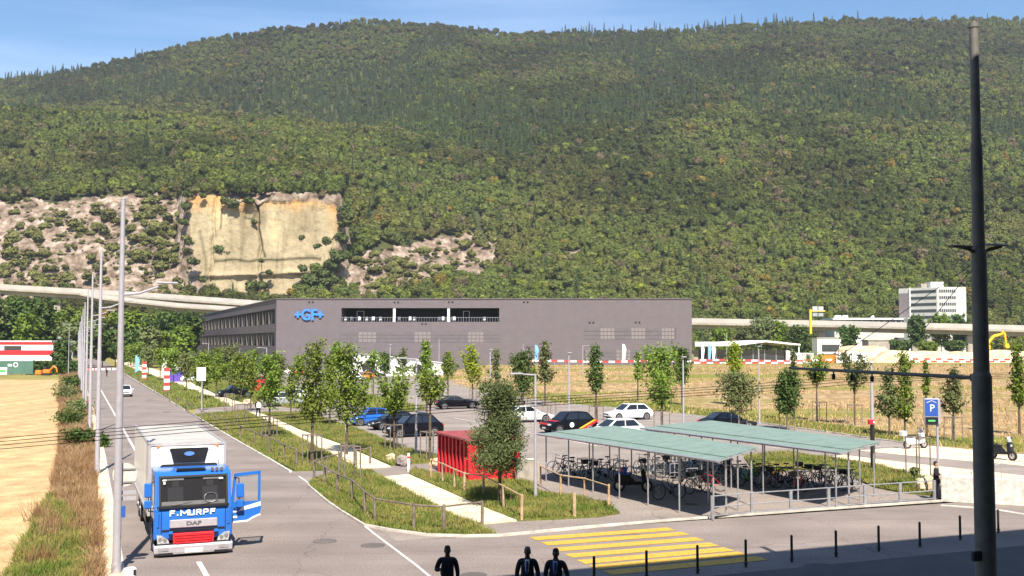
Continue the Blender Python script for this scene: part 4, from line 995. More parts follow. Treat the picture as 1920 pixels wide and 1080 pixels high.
container(1504, 1526, 268, 2.5, 'concrete_pale', 'pale grey site container, second from the glass pavilion')
container(1568, 1596, 270, 2.6, 'white_matt', 'cream site container just right of the orange skip')
container(1598, 1628, 270, 2.6, 'white_matt', 'rightmost cream container of the row in front of the mound')
a = AT(1545, 672, 268); sk = empty('skip', (a.x, 268, gz(a.x, 268)), 0, 'orange open skip on the building site between the containers', 'skip')
b = MB(); b.yprism([(0, 0), (2.4, 0), (3.4, 2.2), (-.9, 2.2)], 0, 2.2); b.build('body', M['orange'], sk)
b = MB(); b.box((1.25, -.03, 2.15), (4.4, .1, .16)); b.build('rim', M['darkmetal'], sk)
# red and white site barrier, one long run of boards
def barrier(x0, x1, Y, label, rows=1, px=True):
    a, c = AT(x0, 670, Y), AT(x1, 670, Y); L = c.x-a.x; g = gz(a.x, Y); p = empty('site_barrier', (a.x, Y, g), 0, label, 'barrier', 'red and white barriers round the building site')
    n = int(L/1.4); w1, w2 = MB(), MB()
    for k in range(n):
        x = (k+.5)*L/n; zz_ = .95 + .12*math.sin(k*.35); (w1 if k % 2 else w2).box((x, .02*math.sin(k*1.3), zz_), (L/n-.03, .08, .42))
        if rows > 1: (w2 if k % 2 else w1).box((x, -.7, .45), (L/n-.03, .08, .36))
    w1.build('white_boards', M['barrier_white'], p); w2.build('red_boards', M['barrier_red'], p)
    for k in range(0, n, 6):
        b = MB(); b.box(((k+.5)*L/n, .1, .5), (.1, .1, 1.0)); b.build('post', M['galv'], p)
barrier(962, 1296, 236, 'single run of red and white barrier boards before the factory front')
barrier(1300, 1505, 246, 'double run of red and white boards before the glass pavilion', 2)
barrier(1510, 1560, 250, 'short red and white barrier between pavilion and orange skip', 1)
barrier(1690, 1990, 262, 'red and white boards before the pale bank of earth', 2)
# excavator
q = AT(1850, 684, 285); ex_o = empty('excavator', (q.x+1.0, 285, gz(q.x, 285)+2.2), 0, 'yellow excavator with its arm raised on the earth bank right of the mast', 'excavator')
b = MB(); b.bbox((-2, 0, 1.6), (3.4, 2.4, 1.5), .2); b.build('body', M['yellow'], ex_o)
b = MB(); b.bbox((-3.0, -.6, 2.9), (1.3, 1.3, 1.6), .15); b.build('cab', M['winglass'], ex_o)
for s in (-1, 1):
    b = MB(); b.bbox((-2, s*1.1, .45), (3.9, .6, .9), .3); b.build('track', M['darkmetal'], ex_o)
b = MB(); b.path([(-1.2, 0, 1.8), (1.0, 0, 4.6), (3.4, 0, 5.2)], [.38, .42, .28], 6); b.build('boom', M['yellow'], ex_o)
b = MB(); b.path([(3.2, 0, 5.9), (4.0, 0, 5.2), (4.3, 0, 2.6)], [.3, .34, .22], 6); b.build('stick', M['yellow'], ex_o)
b = MB(); b.yprism([(4.0, 2.7), (4.8, 2.6), (5.0, 1.6), (4.2, 1.4), (3.8, 2.0)], -.6, .6); b.build('bucket', M['yellow'], ex_o)

# ---- red and white building at the left, its hoarding, hedge and tree
rY = 262.0; a, c = AT(2, 680, rY), AT(99, 680, rY)
rb = empty('showroom_building', (a.x-14, rY, 0), 0, 'low white building with red bands behind the stubble field', 'building'); L = c.x-a.x+14
z = lambda y: AT(50, y, rY).z
b = MB(); b.box((L/2, 6, z(641)/2), (L, 12, z(641))); b.build('wall', M['white_matt'], rb)
b = MB(); b.box((L/2-.1, -.04, z(643.5)), (L+.2, .2, .6)); b.build('red_band', M['red'], rb)
b = MB(); b.box((L/2-.1, -.04, z(661)), (L+.2, .2, z(657)-z(665.5))); b.build('red_band', M['red'], rb)
b = MB(); b.box((L/2, 6, z(641)+.15), (L+.6, 12.6, .3)); b.build('roof', M['white_matt'], rb)
for x, w_ in ((L*.63, 4.2), (L*.3, 3)):
    b = MB(); b.box((x, -.06, z(653)), (w_, .1, 1.2)); b.build('window', M['winglass'], rb)
b = MB(); b.box((L*.5, -.06, 1.3), (L*.8, .1, 2.2)); b.build('shop_window', M['winglass'], rb)
b = MB(); b.box((L+.8, 2, z(636)*.5), (.8, .8, z(628))); b.build('flue', M['galv'], rb)
hY = 236; a, c = AT(-20, 700, hY), AT(62, 700, hY)
p = empty('hoarding', (a.x, hY, 0), 0, 'dark green hoarding panel with white emblem behind the stubble field', 'hoarding'); L = c.x-a.x
b = MB(); b.box((L/2, 0, 1.6), (L, .12, 2.9)); b.build('panel', M['greenpanel'], p)
b = MB(); b.disc((L*.60, -.07, 2.2), .55, 'y', 16, 1, 0, .35); b.box((L*.47, -.08, 2.1), (.9, .04, .5)); b.build('emblem', M['lettering'], p)
for k in range(5):
    b = MB(); b.box((.1+k*(L-.2)/4, .15, 1.5), (.12, .12, 3.0)); b.build('post', M['wood'], p)
p = empty('banner', AT(2, 712, 225), 0, 'small white and green banner standing at the far edge of the stubble field', 'banner'); p.location.z = 0
b = MB(); b.box((0, 0, 1.1), (2.4, .06, 1.5)); b.build('panel', M['barrier_white'], p)
b = MB(); b.box((0.2, -.04, 1.1), (1.4, .02, .5)); b.build('print', M['green_sign'], p)
b = MB(); b.box((-1.1, 0, .6), (.06, .06, 1.3)); b.box((1.1, 0, .6), (.06, .06, 1.3)); b.build('stand', M['galv'], p)
q = AT(88, 697, 232)
p = empty('mini_excavator', (q.x, 232, 0), 0, 'small orange digger parked by the hedge behind the stubble field', 'excavator')
b = MB(); b.bbox((0, 0, .8), (1.5, 1.2, .9), .15); b.build('body', M['orange'], p)
b = MB(); b.path([(.6, 0, 1.0), (1.4, 0, 2.0), (2.1, 0, 1.5), (2.2, 0, .6)], [.18, .2, .16, .12], 5); b.build('boom', M['orange'], p)
b = MB(); b.bbox((-.2, 0, 1.5), (.8, .9, .6), .1); b.build('cab', M['darkmetal'], p)
b = MB(); b.bbox((-1.8, 0, .6), (1.4, 1.0, 1.0), .2); b.build('hopper', M['orange'], p)
b = MB(); b.box((0, -.6, .22), (1.8, .35, .42)); b.box((0, .6, .22), (1.8, .35, .42)); b.build('track', M['rubber'], p)
# white site railing across the head of the road
a = G(150, 697); c = G(172, 697)
# ============================================================ OBJECTS
ORD = ['first', 'second', 'third', 'fourth', 'fifth', 'sixth', 'seventh', 'eighth', 'ninth', 'tenth', 'eleventh', 'twelfth', 'thirteenth', 'fourteenth', 'fifteenth', 'sixteenth']
# ---- big dark mast with bracket
YM = 24.6
mp_ = AT(1849, 1080, YM); mb = Vector((mp_.x, YM, 0.1))
mast = empty('mast', mb, A, 'tall thick stepped mast, dark in the shade with a pale sunlit top, at right', 'mast')
zy = lambda y: AT(1840, y, YM).z - 0.1
b = MB()
for (y0, y1, r0, r1) in ((1330, 705, .235, .220), (705, 474, .176, .165), (474, 272, .140, .130), (272, 52, .108, .098)):
    b.tube((0, 0, max(0, zy(y0))), (0, 0, zy(y1)), r0, r1, 20)
for y, r in ((705, .225), (474, .172), (272, .134)): b.tube((0, 0, zy(y)-.04), (0, 0, zy(y)+.10), r, r*.78, 20)
b.tube((0, 0, zy(52)), (0, 0, zy(43)), .115, .11, 16); b.tube((0, 0, zy(43)), (0, 0, zy(39)), .05, .05, 10)
b.build('pole', M['mast'], mast, smooth=True)
for s, nm in ((-1, 'luminaire'), (1, 'luminaire')):
    b = MB(); b.path([(s*.1, 0, zy(474)), (s*.35, 0, zy(466)), (s*.7, 0, zy(461) if s > 0 else zy(463))], [.035, .05, .03], 6)
    b.build('arm', M['mast'], mast)
    b = MB(); zc = zy(458 if s > 0 else 464); b.bbox((s*.55, 0, zc), (.62, .2, .05), .02); b.build(nm, M['mast'] if s < 0 else M['galv_light'], mast)
b = MB(); b.bbox((-.32, -.05, zy(1040)), (.26, .1, .22), .02); b.tube((-.1, 0, zy(1040)), (-.22, 0, zy(1040)), .03, .03, 6); b.build('control_box', M['darkmetal'], mast)
# bracket arm pointing over the cross street
az0 = zy(709)+.1; aE = AT(1480, 690, 29.6)
brk = empty('bracket_arm', (mb.x, mb.y, az0), 0, 'long dark bracket arm reaching left from the mast and carrying the wires', 'bracket')
E_ = Vector((aE.x-mb.x, aE.y-mb.y, aE.z-az0))
b = MB(); b.tube((0, 0, 0), E_, .05, .036, 10); b.build('tube', M['mast'], brk, smooth=True)
b = MB(); b.tube(E_*0.03, E_*0.03+Vector((0, 0, .18)), .03, .03, 6); b.box(tuple(E_*.03), (.16, .16, .16)); b.build('clamp', M['darkmetal'], brk)
WU = (0.215, 0.45, 0.66, 0.84)
for u in (0.17, .38, .575, .77):
    c = E_*(1-u) if False else E_*(1.0-u); 
for u in (0.78, .62, .46, .28): 
    pass
hang = []
for px_ in (1525, 1558, 1590, 1626):
    u = (px_-1820)/(1480-1820); # fraction along the arm as seen
    # perspective-correct fraction
    z0_, z1_ = YM, 29.6; u2 = u*z0_/(z1_+(z0_-z1_)*u); c = E_*u2
    b = MB(); b.tube(c, c+Vector((0, 0, -.10)), .02, .02, 6); b.tube(c+Vector((0, 0, -.10)), c+Vector((0, 0, -.24)), .055, .045, 8); b.build('insulator', M['black'], brk)
    hang.append(Vector((mb.x, mb.y, az0))+c+Vector((0, 0, -.25)))
stays = []
for px_ in (1543, 1662):
    u = (px_-1820)/(1480-1820); u2 = u*YM/(29.6-5.0*u); c = E_*u2
    b = MB(); b.tube(c, c+Vector((0, 0, .10)), .03, .02, 6); b.build('stay_clamp', M['black'], brk)
    stays.append(Vector((mb.x, mb.y, az0))+c+Vector((0, 0, .1)))
for k, s_ in enumerate(stays):
    e_ = Vector((mb.x-.1, mb.y, zy(492+6*k)+.1)); o = empty('stay_wire', s_, 0, ['thin stay wire from the arm tip region up to the mast', 'thin stay wire from the middle of the arm up to the mast'][k], 'wire', 'stay wires of the mast')
    b = MB(); b.tube((0, 0, 0), e_-s_, .008, .008, 4); b.build('strand', M['black'], o)
# overhead wires along the cross street
wk = [0, 560, 1110, 1340]
for k, h in enumerate(hang):
    pts = []
    a0, b0 = LOC(h)
    for i in range(41):
        a = a0 + 26 - i*1.85
        p = W(a, b0); X_ = p.x
        zz_ = h.z - 0.012*max(0, a0-a) - .0013*max(0, a0-a)**2 - .18*(1-math.exp(-max(0, a0-a)/3))
        if a0-a > 27: zz_ += .0013*(a0-a-27)**2*1.6
        pts.append(Vector((p.x, p.y, zz_+ (0 if a <= a0 else .012*(a-a0)))))
    b = MB(); b.path([p-pts[0] for p in pts], .0085, 4); o = b.build('overhead_wire', M['black'], loc=pts[0])
    tag(o, ORD[k] + ' of four dark overhead wires crossing the scene, counted from the farthest', 'wire', 'overhead wires')

# ---- row of tall steel poles on the left roadside
PL = [(218, 1075, 11.45), (182, 888, 12.0), (168, 814, 12.3), (160.5, 775, 12.3), (156, 752, 11.9), (152.8, 736, 11.8), (150.2, 724, 11.4), (148.3, 714, 10.9), (146.8, 706, 10.4), (145.6, 700, 9.8)]
def steel_pole(p, h, label, arm=True, small=False):
    o = empty('lighting_mast', p, A, label, 'pole', 'tall steel poles along the left roadside')
    b = MB(); b.tube((0, 0, 0), (0, 0, .3), .15, .15, 14); b.tube((0, 0, .3), (0, 0, h*.55), .125, .105, 14); b.tube((0, 0, h*.55), (0, 0, h), .095, .062, 14); b.tube((0, 0, h), (0, 0, h+.03), .075, .07, 12)
    b.build('pole', M['galv_light'], o, smooth=True)
    if arm:
        b = MB(); b.path([(0, 0, h*.74), (.5, 0, h*.745), (1.1, 0, h*.765)], [.035, .04, .03], 6); b.build('arm', M['galv_light'], o)
        b = MB(); b.bbox((1.35, 0, h*.775), (.62, .22, .07), .02); b.build('lamp_head', M['galv_light'], o)
    b = MB(); b.box((.13, -.02, 1.0), (.02, .12, .35)); b.build('access_door', M['galv'], o)
    return o
for k, (px, py, h) in enumerate(PL):
    steel_pole(G(px, py), h, ['nearest and tallest-looking pale steel pole at the left roadside, signs on its foot'][0] if k == 0 else ORD[k] + ' pale steel pole of the receding left roadside row, counted from the nearest')
# thin dark struts by the poles (guy rods reaching over the road edge)
# signs on the nearest pole
q = G(218, 1075)
p = empty('road_sign', q + Vector((.0, 0, 0)), A, 'round road sign seen from its pale back with small plates below, on the nearest pole', 'sign')
b = MB(); b.tube((.20, .18, 2.95), (.20, .20, 2.95), .36, .36, 24); b.build('disc', M['concrete_pale'], p)
b = MB(); b.box((.20, .16, 2.72), (.62, .03, .05)); b.box((.20, .16, 3.12), (.62, .03, .05)); b.build('bracket', M['galv'], p)
b = MB(); b.box((.28, .18, 2.40), (.52, .02, .12)); b.box((.28, .18, 2.22), (.52, .02, .12)); b.build('plate', M['galv_light'], p)
b = MB(); b.box((.14, .0, 1.85), (.18, .12, .34)); b.build('junction_box', M['signblue'], p)
q = G(244, 1085); p = empty('delineator', q, A, 'small white post top with black bar at the bottom left corner', 'post')
b = MB(); b.bbox((0, 0, .17), (.34, .2, .34), .05); b.build('body', M['white_matt'], p)
b = MB(); b.box((.12, -.11, .2), (.08, .02, .16)); b.build('reflector', M['black'], p)
# small things on the verge line
p = empty('marker_post', G(163, 772), A, 'small red and white marker post at the verge edge by the row of poles', 'post')
b = MB(); b.tube((0, 0, 0), (0, 0, .8), .05, .05, 8); b.build('post', M['white_matt'], p)
b = MB(); b.bbox((0, 0, .95), (.3, .12, .34), .03); b.build('head', M['red'], p)

# ---- lorry
T = empty('lorry', G(362, 1041), A, 'blue and white refrigerated lorry standing on the road with its driver door open', 'lorry')
T.location.z = 0.004
prof = [(0.10, .52), (0.02, .60), (0.0, 1.05), (.03, 1.52), (.06, 1.60), (.30, 2.60), (.40, 2.66), (.95, 2.73), (2.0, 2.75), (2.05, .95), (1.95, .62)]
b = MB(); b.xprism(prof, -1.22, 1.22); 
b.build('cab', M['truckblue'], T, smooth=True)
b = MB()
for s in (-1, 1):                                      # rounded corner pillars
    b.tube((s*1.17, .085, .60), (s*1.17, .06, 1.55), .09, .09, 10); b.tube((s*1.17, .11, 1.55), (s*1.15, .36, 2.62), .075, .06, 10)
b.build('corner_panel', M['truckblue'], T, smooth=True)
b = MB(); x0, x1 = -1.10, 1.10
b.pane([(x0, .06, 1.60), (x1, .06, 1.60), (x1, .30, 2.60), (x0, .30, 2.60)], 0, 1, -.02, .985, .012); b.build('cab_interior', M['void'], T)
b = MB(); gq = [(x0, .06, 1.60), (x1, .06, 1.60), (x1, .30, 2.60), (x0, .30, 2.60)]; b.pane(gq, 0, 1, -.02, .985, .10)
sg_ = mat('windscreen_glass', (.02, .022, .025), .05, spec=.7, alpha=.42); ws = b.build('windscreen', sg_, T)
b = MB(); b.pane(gq, 0, .022, -.02, .985, .105); b.pane(gq, .978, 1, -.02, .985, .105); b.pane(gq, 0, 1, -.02, .04, .105); b.pane(gq, 0, 1, .95, .985, .105); b.build('windscreen_frame', M['black'], ws)
b = MB(); b.pane(gq, .04, .96, .05, .17, .030); b.build('dashboard', M['galv'], ws)
b = MB()
for (u_, v_) in ((.24, .50), (.74, .50)): b.pane(gq, u_-.11, u_+.11, .16, .62, .018); b.pane(gq, u_-.05, u_+.05, .64, .82, .018)
b.build('seat', mat('seat_cloth', (.06, .06, .07), .9), ws)
b = MB(); cx0, cz0 = .55, 1.86
for k in range(16):
    t0, t1 = 2*math.pi*k/16, 2*math.pi*(k+1)/16; f_ = lambda t: (cx0+.21*math.cos(t), .06+(cz0+.15*math.sin(t)-1.60)*.24-.055, cz0+.15*math.sin(t)); b.tube(f_(t0), f_(t1), .016, .016, 5, cap=False)
b.build('steering_wheel', M['galv'], ws)
b = MB(); b.pane(gq, .08, .36, .84, .93, .05); b.pane(gq, .64, .92, .84, .93, .05); b.build('sun_visor', M['galv'], ws)
b = MB(); b.pane([(x0, .06, 1.60), (x1, .06, 1.60), (x1, .30, 2.60), (x0, .30, 2.60)], 0.02, .98, .93, .98, .108); b.build('visor_strip', M['black'], ws)
b = MB(); b.box((0, -.03, 1.60), (2.2, .05, .07)); b.tube((-.8, -.05, 1.62), (-.1, -.035, 1.74), .012, .012, 4); b.tube((.1, -.05, 1.62), (.8, -.035, 1.74), .012, .012, 4); b.build('wiper', M['black'], ws)
b = MB()
for px_, w_ in ((-.93, .12), (.88, .14)): b.box((px_, .155, 2.47), (w_, .01, .05))
b.box((-.93, .135, 2.38), (.07, .01, .07)); b.build('sticker', M['lettering'], ws)
GL = {'F': [((0, 0), (0, 1)), ((0, 1), (.75, 1)), ((0, .52), (.65, .52))], '.': [((.1, .0), (.1, .16))], 'M': [((0, 0), (0, 1)), ((0, 1), (.5, .3)), ((.5, .3), (1, 1)), ((1, 1), (1, 0))], 'U': [((0, 1), (0, .15)), ((0, .0), (.8, .0)), ((.8, .15), (.8, 1))],
      'R': [((0, 0), (0, 1)), ((0, 1), (.72, 1)), ((.75, .95), (.75, .55)), ((.72, .48), (0, .48)), ((.38, .46), (.8, 0))], 'P': [((0, 0), (0, 1)), ((0, 1), (.72, 1)), ((.75, .95), (.75, .52)), ((.72, .46), (0, .46))]}
b = MB(); x_ = -.74; hh = .15; wd = .042
for ch in 'F.MURPF':
    cw = {'M': .22, '.': .04}.get(ch, .17)
    for (p0_, p1_) in GL[ch]:
        a_ = Vector((x_+p0_[0]*cw, 0, 1.33+p0_[1]*hh)); c_2 = Vector((x_+p1_[0]*cw, 0, 1.33+p1_[1]*hh)); d = c_2-a_; L_q = d.length; b.box(tuple((a_+c_2)/2+Vector((0, .012-.02, 0))), (L_q+wd*.85, .035, wd), 0, 0, 0, -math.atan2(d.z, d.x))
    x_ += cw + (.055 if ch != '.' else .07)
b.build('name_lettering', M['lettering'], T)
b = MB(); b.bbox((0, -.03, 1.06), (1.52, .06, .27), .02); gp = b.build('badge_panel', M['galv_light'], T)
text_mesh('DAF', .17, .008, 'badge_lettering', M['lettering_grey'], gp, (0, -.065, 1.055), (R(90), 0, 0), sx=1.5, bold=.006)
b = MB(); b.box((0, -.01, .86), (2.0, .04, .035)); b.box((0, -.01, .80), (1.5, .03, .02)); b.build('panel_gap', M['black'], T)
b = MB(); b.bbox((0, -.06, .58), (1.30, .12, .36), .03)
for k in range(4): b.box((0, -.135, .46+k*.085), (1.22 - .04*(3-k), .05, .05))
b.build('grille', M['red'], T)
b = MB()
for k in range(4): b.box((0, -.122, .50+k*.085-.045), (1.2, .01, .02))
b.build('grille_slot', M['black'], T)
for s in (-1, 1):
    hp = [(s*.76, .44), (s*1.13, .44), (s*1.16, .72), (s*1.0, .70), (s*.80, .56)]
    b = MB(); b.yprism(hp if s > 0 else hp[::-1], -.05, .06); hl = b.build('headlight', M['lamp_glass'], T)
    b = MB(); b.disc((s*.90, -.055, .54), .065, 'y', 12); b.disc((s*1.05, -.055, .58), .07, 'y', 12); b.build('reflector', M['chrome'], hl)
    b = MB(); b.bbox((s*.72, -.06, .78), (.14, .1, .10), .02); b.build('trim', M['truckblue'], T)
b = MB(); b.xprism([(-.16, .16), (-.10, .10), (.25, .10), (.30, .40), (-.12, .40), (-.17, .34)], -1.24, 1.24); b.bbox((-1.17, .1, .3), (.16, .5, .2), .03); b.bbox((1.17, .1, .3), (.16, .5, .2), .03)
bm_ = b.build('bumper', M['galv_light'], T)
b = MB(); b.box((0, -.03, .42), (2.3, .16, .045)); b.box((0, -.05, .10), (2.2, .2, .05)); b.build('shadow_gap', M['black'], T)
b = MB(); b.pane([(-1.16, .045, 1.50), (1.16, .045, 1.50), (1.16, .065, 1.63), (-1.16, .065, 1.63)], 0, 1, 0, 1, .012); b.build('cowl', M['black'], T)
for s in (-1, 1):
    b = MB(); b.box((s*1.02, -.012, 1.12), (.02, .02, .72)); b.box((s*1.255, 1.3, 1.9), (.012, .025, 1.7)); b.build('panel_joint', M['black'], T)
    b = MB(); b.bbox((s*1.13, .02, 1.20), (.10, .12, .5), .03); b.build('air_deflector', M['truckblue'], T)
b = MB(); b.box((-.95, -.175, .27), (.32, .02, .10)); b.box((.95, -.175, .27), (.32, .02, .10)); b.box((0, -.17, .13), (1.3, .02, .05)); b.build('fog_lamp', M['galv'], bm_)
b = MB(); b.box((0, -.18, .20), (.55, .02, .12)); b.build('number_plate', M['lettering'], bm_)
b = MB(); b.xprism([(.55, .10), (1.9, .10), (1.95, .62), (.5, .62)], -1.1, 1.1); b.build('underbody', M['black'], T)
b = MB(); b.bbox((-.05, .72, 2.735), (.95, .42, .05), .01); b.build('roof_hatch', M['glass'], T)
for k in range(3):
    b = MB(); b.tube((.62+k*.15, .46, 2.76), (.62+k*.15, .34, 2.76), .05, .06, 10); b.tube((.62+k*.15, .5, 2.66), (.62+k*.15, .46, 2.80), .025, .025, 6); b.build('horn', M['chrome'], T)
# side windows and steps on the closed side
b = MB(); b.pane([(-1.22, 1.25, 1.55), (-1.22, .30, 1.55), (-1.22, .52, 2.55), (-1.22, 1.25, 2.55)], 0, 1, 0, 1, .012); b.build('side_window', M['glass'], T)
b = MB(); b.box((-1.235, .8, 1.35), (.02, 1.0, .3)); b.build('white_stripe', M['lettering'], T)
b = MB(); b.box((1.20, .80, 1.55), (.06, .95, 1.9)); b.build('door_opening', M['void'], T)
b = MB(); b.bbox((-1.33, .45, 1.62), (.03, .03, 1.3), .01); b.path([(-1.2, .3, 2.45), (-1.42, .1, 2.35), (-1.42, .1, 1.5), (-1.2, .3, 1.45)], .018, 5); b.build('mirror_bracket', M['black'], T)
for zc, hh in ((2.18, .46), (1.72, .26)):
    b = MB(); b.bbox((-1.44, .08, zc), (.24, .12, hh), .03); b.build('mirror', M['truckblue'], T)
# open door on the driver's side, standing square to the cab
D_ = Vector((1.26, .42, 0))
dr = MB()
outl = [(0, .95), (.55, .98), (.72, 1.08), (.96, 1.16), (1.02, 1.45), (.98, 1.60), (.98, 2.62), (.10, 2.56), (0, 1.6)]
win = [(.10, 1.62), (.90, 1.62), (.90, 2.52), (.17, 2.46)]
def dv(p, y): return (D_.x+p[0], D_.y+y, p[1])
door = MB()
lower = [(0, .95), (.55, .98), (.72, 1.08), (.96, 1.16), (1.02, 1.45), (.98, 1.60), (0, 1.60)]
for poly_ in (lower, [(0, 1.60), (.10, 1.60), (.17, 2.50), (.10, 2.56)], [(.90, 1.60), (.98, 1.60), (.98, 2.62), (.90, 2.56)], [(.10, 2.56), (.17, 2.46), (.90, 2.52), (.98, 2.62)]):
    pl = [(D_.x+x, z) for x, z in poly_]; door.yprism(pl[::-1] if True else pl, D_.y, D_.y+.07)
do = door.build('driver_door', M['truckblue'], T)
b = MB(); b.add([dv(win[0], .035), dv(win[1], .035), dv(win[2], .035), dv(win[3], .035)], [(0, 1, 2, 3)]); gm = mat('door_window', (.25, .27, .28), .05, spec=.5, alpha=.35); b.build('window', gm, do)
b = MB(); b.yprism([(D_.x+x, z) for x, z in ((.98, 1.58), (.36, 1.42), (.24, 1.28), (1.0, 1.44))], D_.y-.008, D_.y-.002); b.build('stripe', M['lettering'], do)
b = MB(); b.yprism([(D_.x+x, z) for x, z in ((0, .90), (.56, .93), (.74, 1.03), (1.0, 1.13), (.96, 1.17), (.72, 1.08), (.55, .98), (0, .955))], D_.y-.01, D_.y+.075); b.build('edge_trim', M['lettering'], do)
b = MB(); b.box((D_.x+.14, D_.y-.01, 1.28), (.14, .02, .05)); b.box((D_.x+.10, D_.y-.01, 1.10), (.2, .02, .07)); b.build('small_lettering', M['lettering'], do)
b = MB(); b.path([(D_.x+.1, D_.y, 2.45), (D_.x+.22, D_.y-.22, 2.42), (D_.x+.24, D_.y-.22, 1.5), (D_.x+.08, D_.y, 1.36)], .018, 5); mbk = b.build('mirror_bracket', M['black'], do)
for zc, hh in ((2.02, .48), (1.58, .26)):
    b = MB(); b.bbox((D_.x+.26, D_.y-.24, zc), (.25, .12, hh), .03); b.build('mirror', M['truckblue'], do)
# box body with cooling unit
BX, B0, BL, BZ0, BZ1 = 1.29, 2.25, 9.4, 1.02, 3.45
b = MB(); b.bbox((0, B0+BL/2, (BZ0+BZ1)/2-.02), (BX*2, BL, BZ1-BZ0-.04), .03); b.build('box_body', M['box_white'], T)
b = MB(); b.box((0, B0+BL/2, BZ1-.03), (BX*2-.12, BL-.12, .03))
for k in range(9): b.box((0, B0+.5+k*1.05, BZ1-.010), (BX*2-.2, .03, .016))
b.build('box_roof', M['box_roof'], T)
b = MB()
for s in (-1, 1):
    b.box((s*(BX-.03), B0+BL/2, BZ1+.0), (.07, BL+.02, .07)); b.box((s*(BX-.03), B0-.005, (BZ0+BZ1)/2), (.08, .05, BZ1-BZ0)); b.box((s*BX, B0+BL/2, BZ0+.05), (.05, BL, .12))
b.box((0, B0-.005, BZ1+.0), (BX*2, .06, .07)); b.build('edge_rail', M['galv_light'], T)
for s in (-1, 1):
    b = MB(); b.bbox((s*.98, B0-.03, BZ1-.07), (.12, .05, .05), .01); b.build('marker_lamp', M['orange'], T)
b = MB(); b.xprism([(B0, 2.60), (B0-.46, 2.66), (B0-.50, 3.24), (B0-.1, 3.34), (B0, 3.34)], -.98, .98); b.build('cooling_unit', M['box_white'], T, smooth=True)
b = MB(); b.add([(-.52, B0-.51, 2.86), (.52, B0-.51, 2.86), (.64, B0-.535, 3.33), (-.64, B0-.535, 3.33)], [(0, 1, 2, 3)]); b.yprism([(-.62, 3.36), (.62, 3.36), (.66, 3.28), (-.66, 3.28)], B0-.52, B0-.44); cu_ = b.build('cooling_grille', M['black'], T)
b = MB()
for k in range(5): b.box((0, B0-.53, 2.92+k*.07), (.86-.05*abs(k-2), .01, .02))
b.build('louvre', M['darkmetal'], cu_)
b = MB(); vs = [(.17*math.cos(t), B0-.56, 3.17+.075*math.sin(t)) for t in [2*math.pi*i/20 for i in range(20)]]; b.add(vs, [tuple(range(20))]); b.build('badge', mat('badge_blue', (.10, .22, .62), .4), cu_)
b = MB(); b.add([(-.9, B0-.505, 2.62), (.9, B0-.505, 2.62), (.9, B0-.505, 2.82), (-.9, B0-.505, 2.82)], [(0, 1, 2, 3)]); b.xprism([(B0-.1, 2.52), (B0-.55, 2.58), (B0-.55, 2.80), (B0-.1, 2.66)], -.95, .95); b.build('unit_base', M['black'], T)
b = MB(); b.box((0, B0+BL/2, .86), (1.0, BL, .3)); b.box((-1.0, 5, .75), (.5, 1.6, .5)); b.box((1.0, 5, .75), (.5, 1.6, .5)); b.build('chassis', M['black'], T)
def lorry_wheel(x, y):
    s = 1 if x > 0 else -1; b = MB(); b.tube((x-.16, y, .5), (x+.16, y, .5), .5, .5, 24); wh = b.build('wheel', M['rubber'], T, smooth=True)
    b = MB(); b.disc((x+s*.165, y, .5), .30, 'x', 20, s); b.tube((x+s*.10, y, .5), (x+s*.19, y, .5), .12, .10, 12); b.build('rim', M['galv'], wh)
for y in (1.35, 7.9, 9.2):
    for s in (-1, 1): lorry_wheel(s*1.06, y)
b = MB()
for s in (-1, 1):
    b.tube((s*1.24, .95, .55), (s*1.24, .95, 1.0), .02, .02, 4); b.xprism([(.82, .55), (.86, .95), (1.1, 1.12), (1.6, 1.12), (1.84, .95), (1.88, .55), (1.82, .55), (1.76, .9), (1.56, 1.04), (1.14, 1.04), (.94, .9), (.88, .55)], s*1.02, s*1.26)
b.build('wheel_arch', M['black'], T)

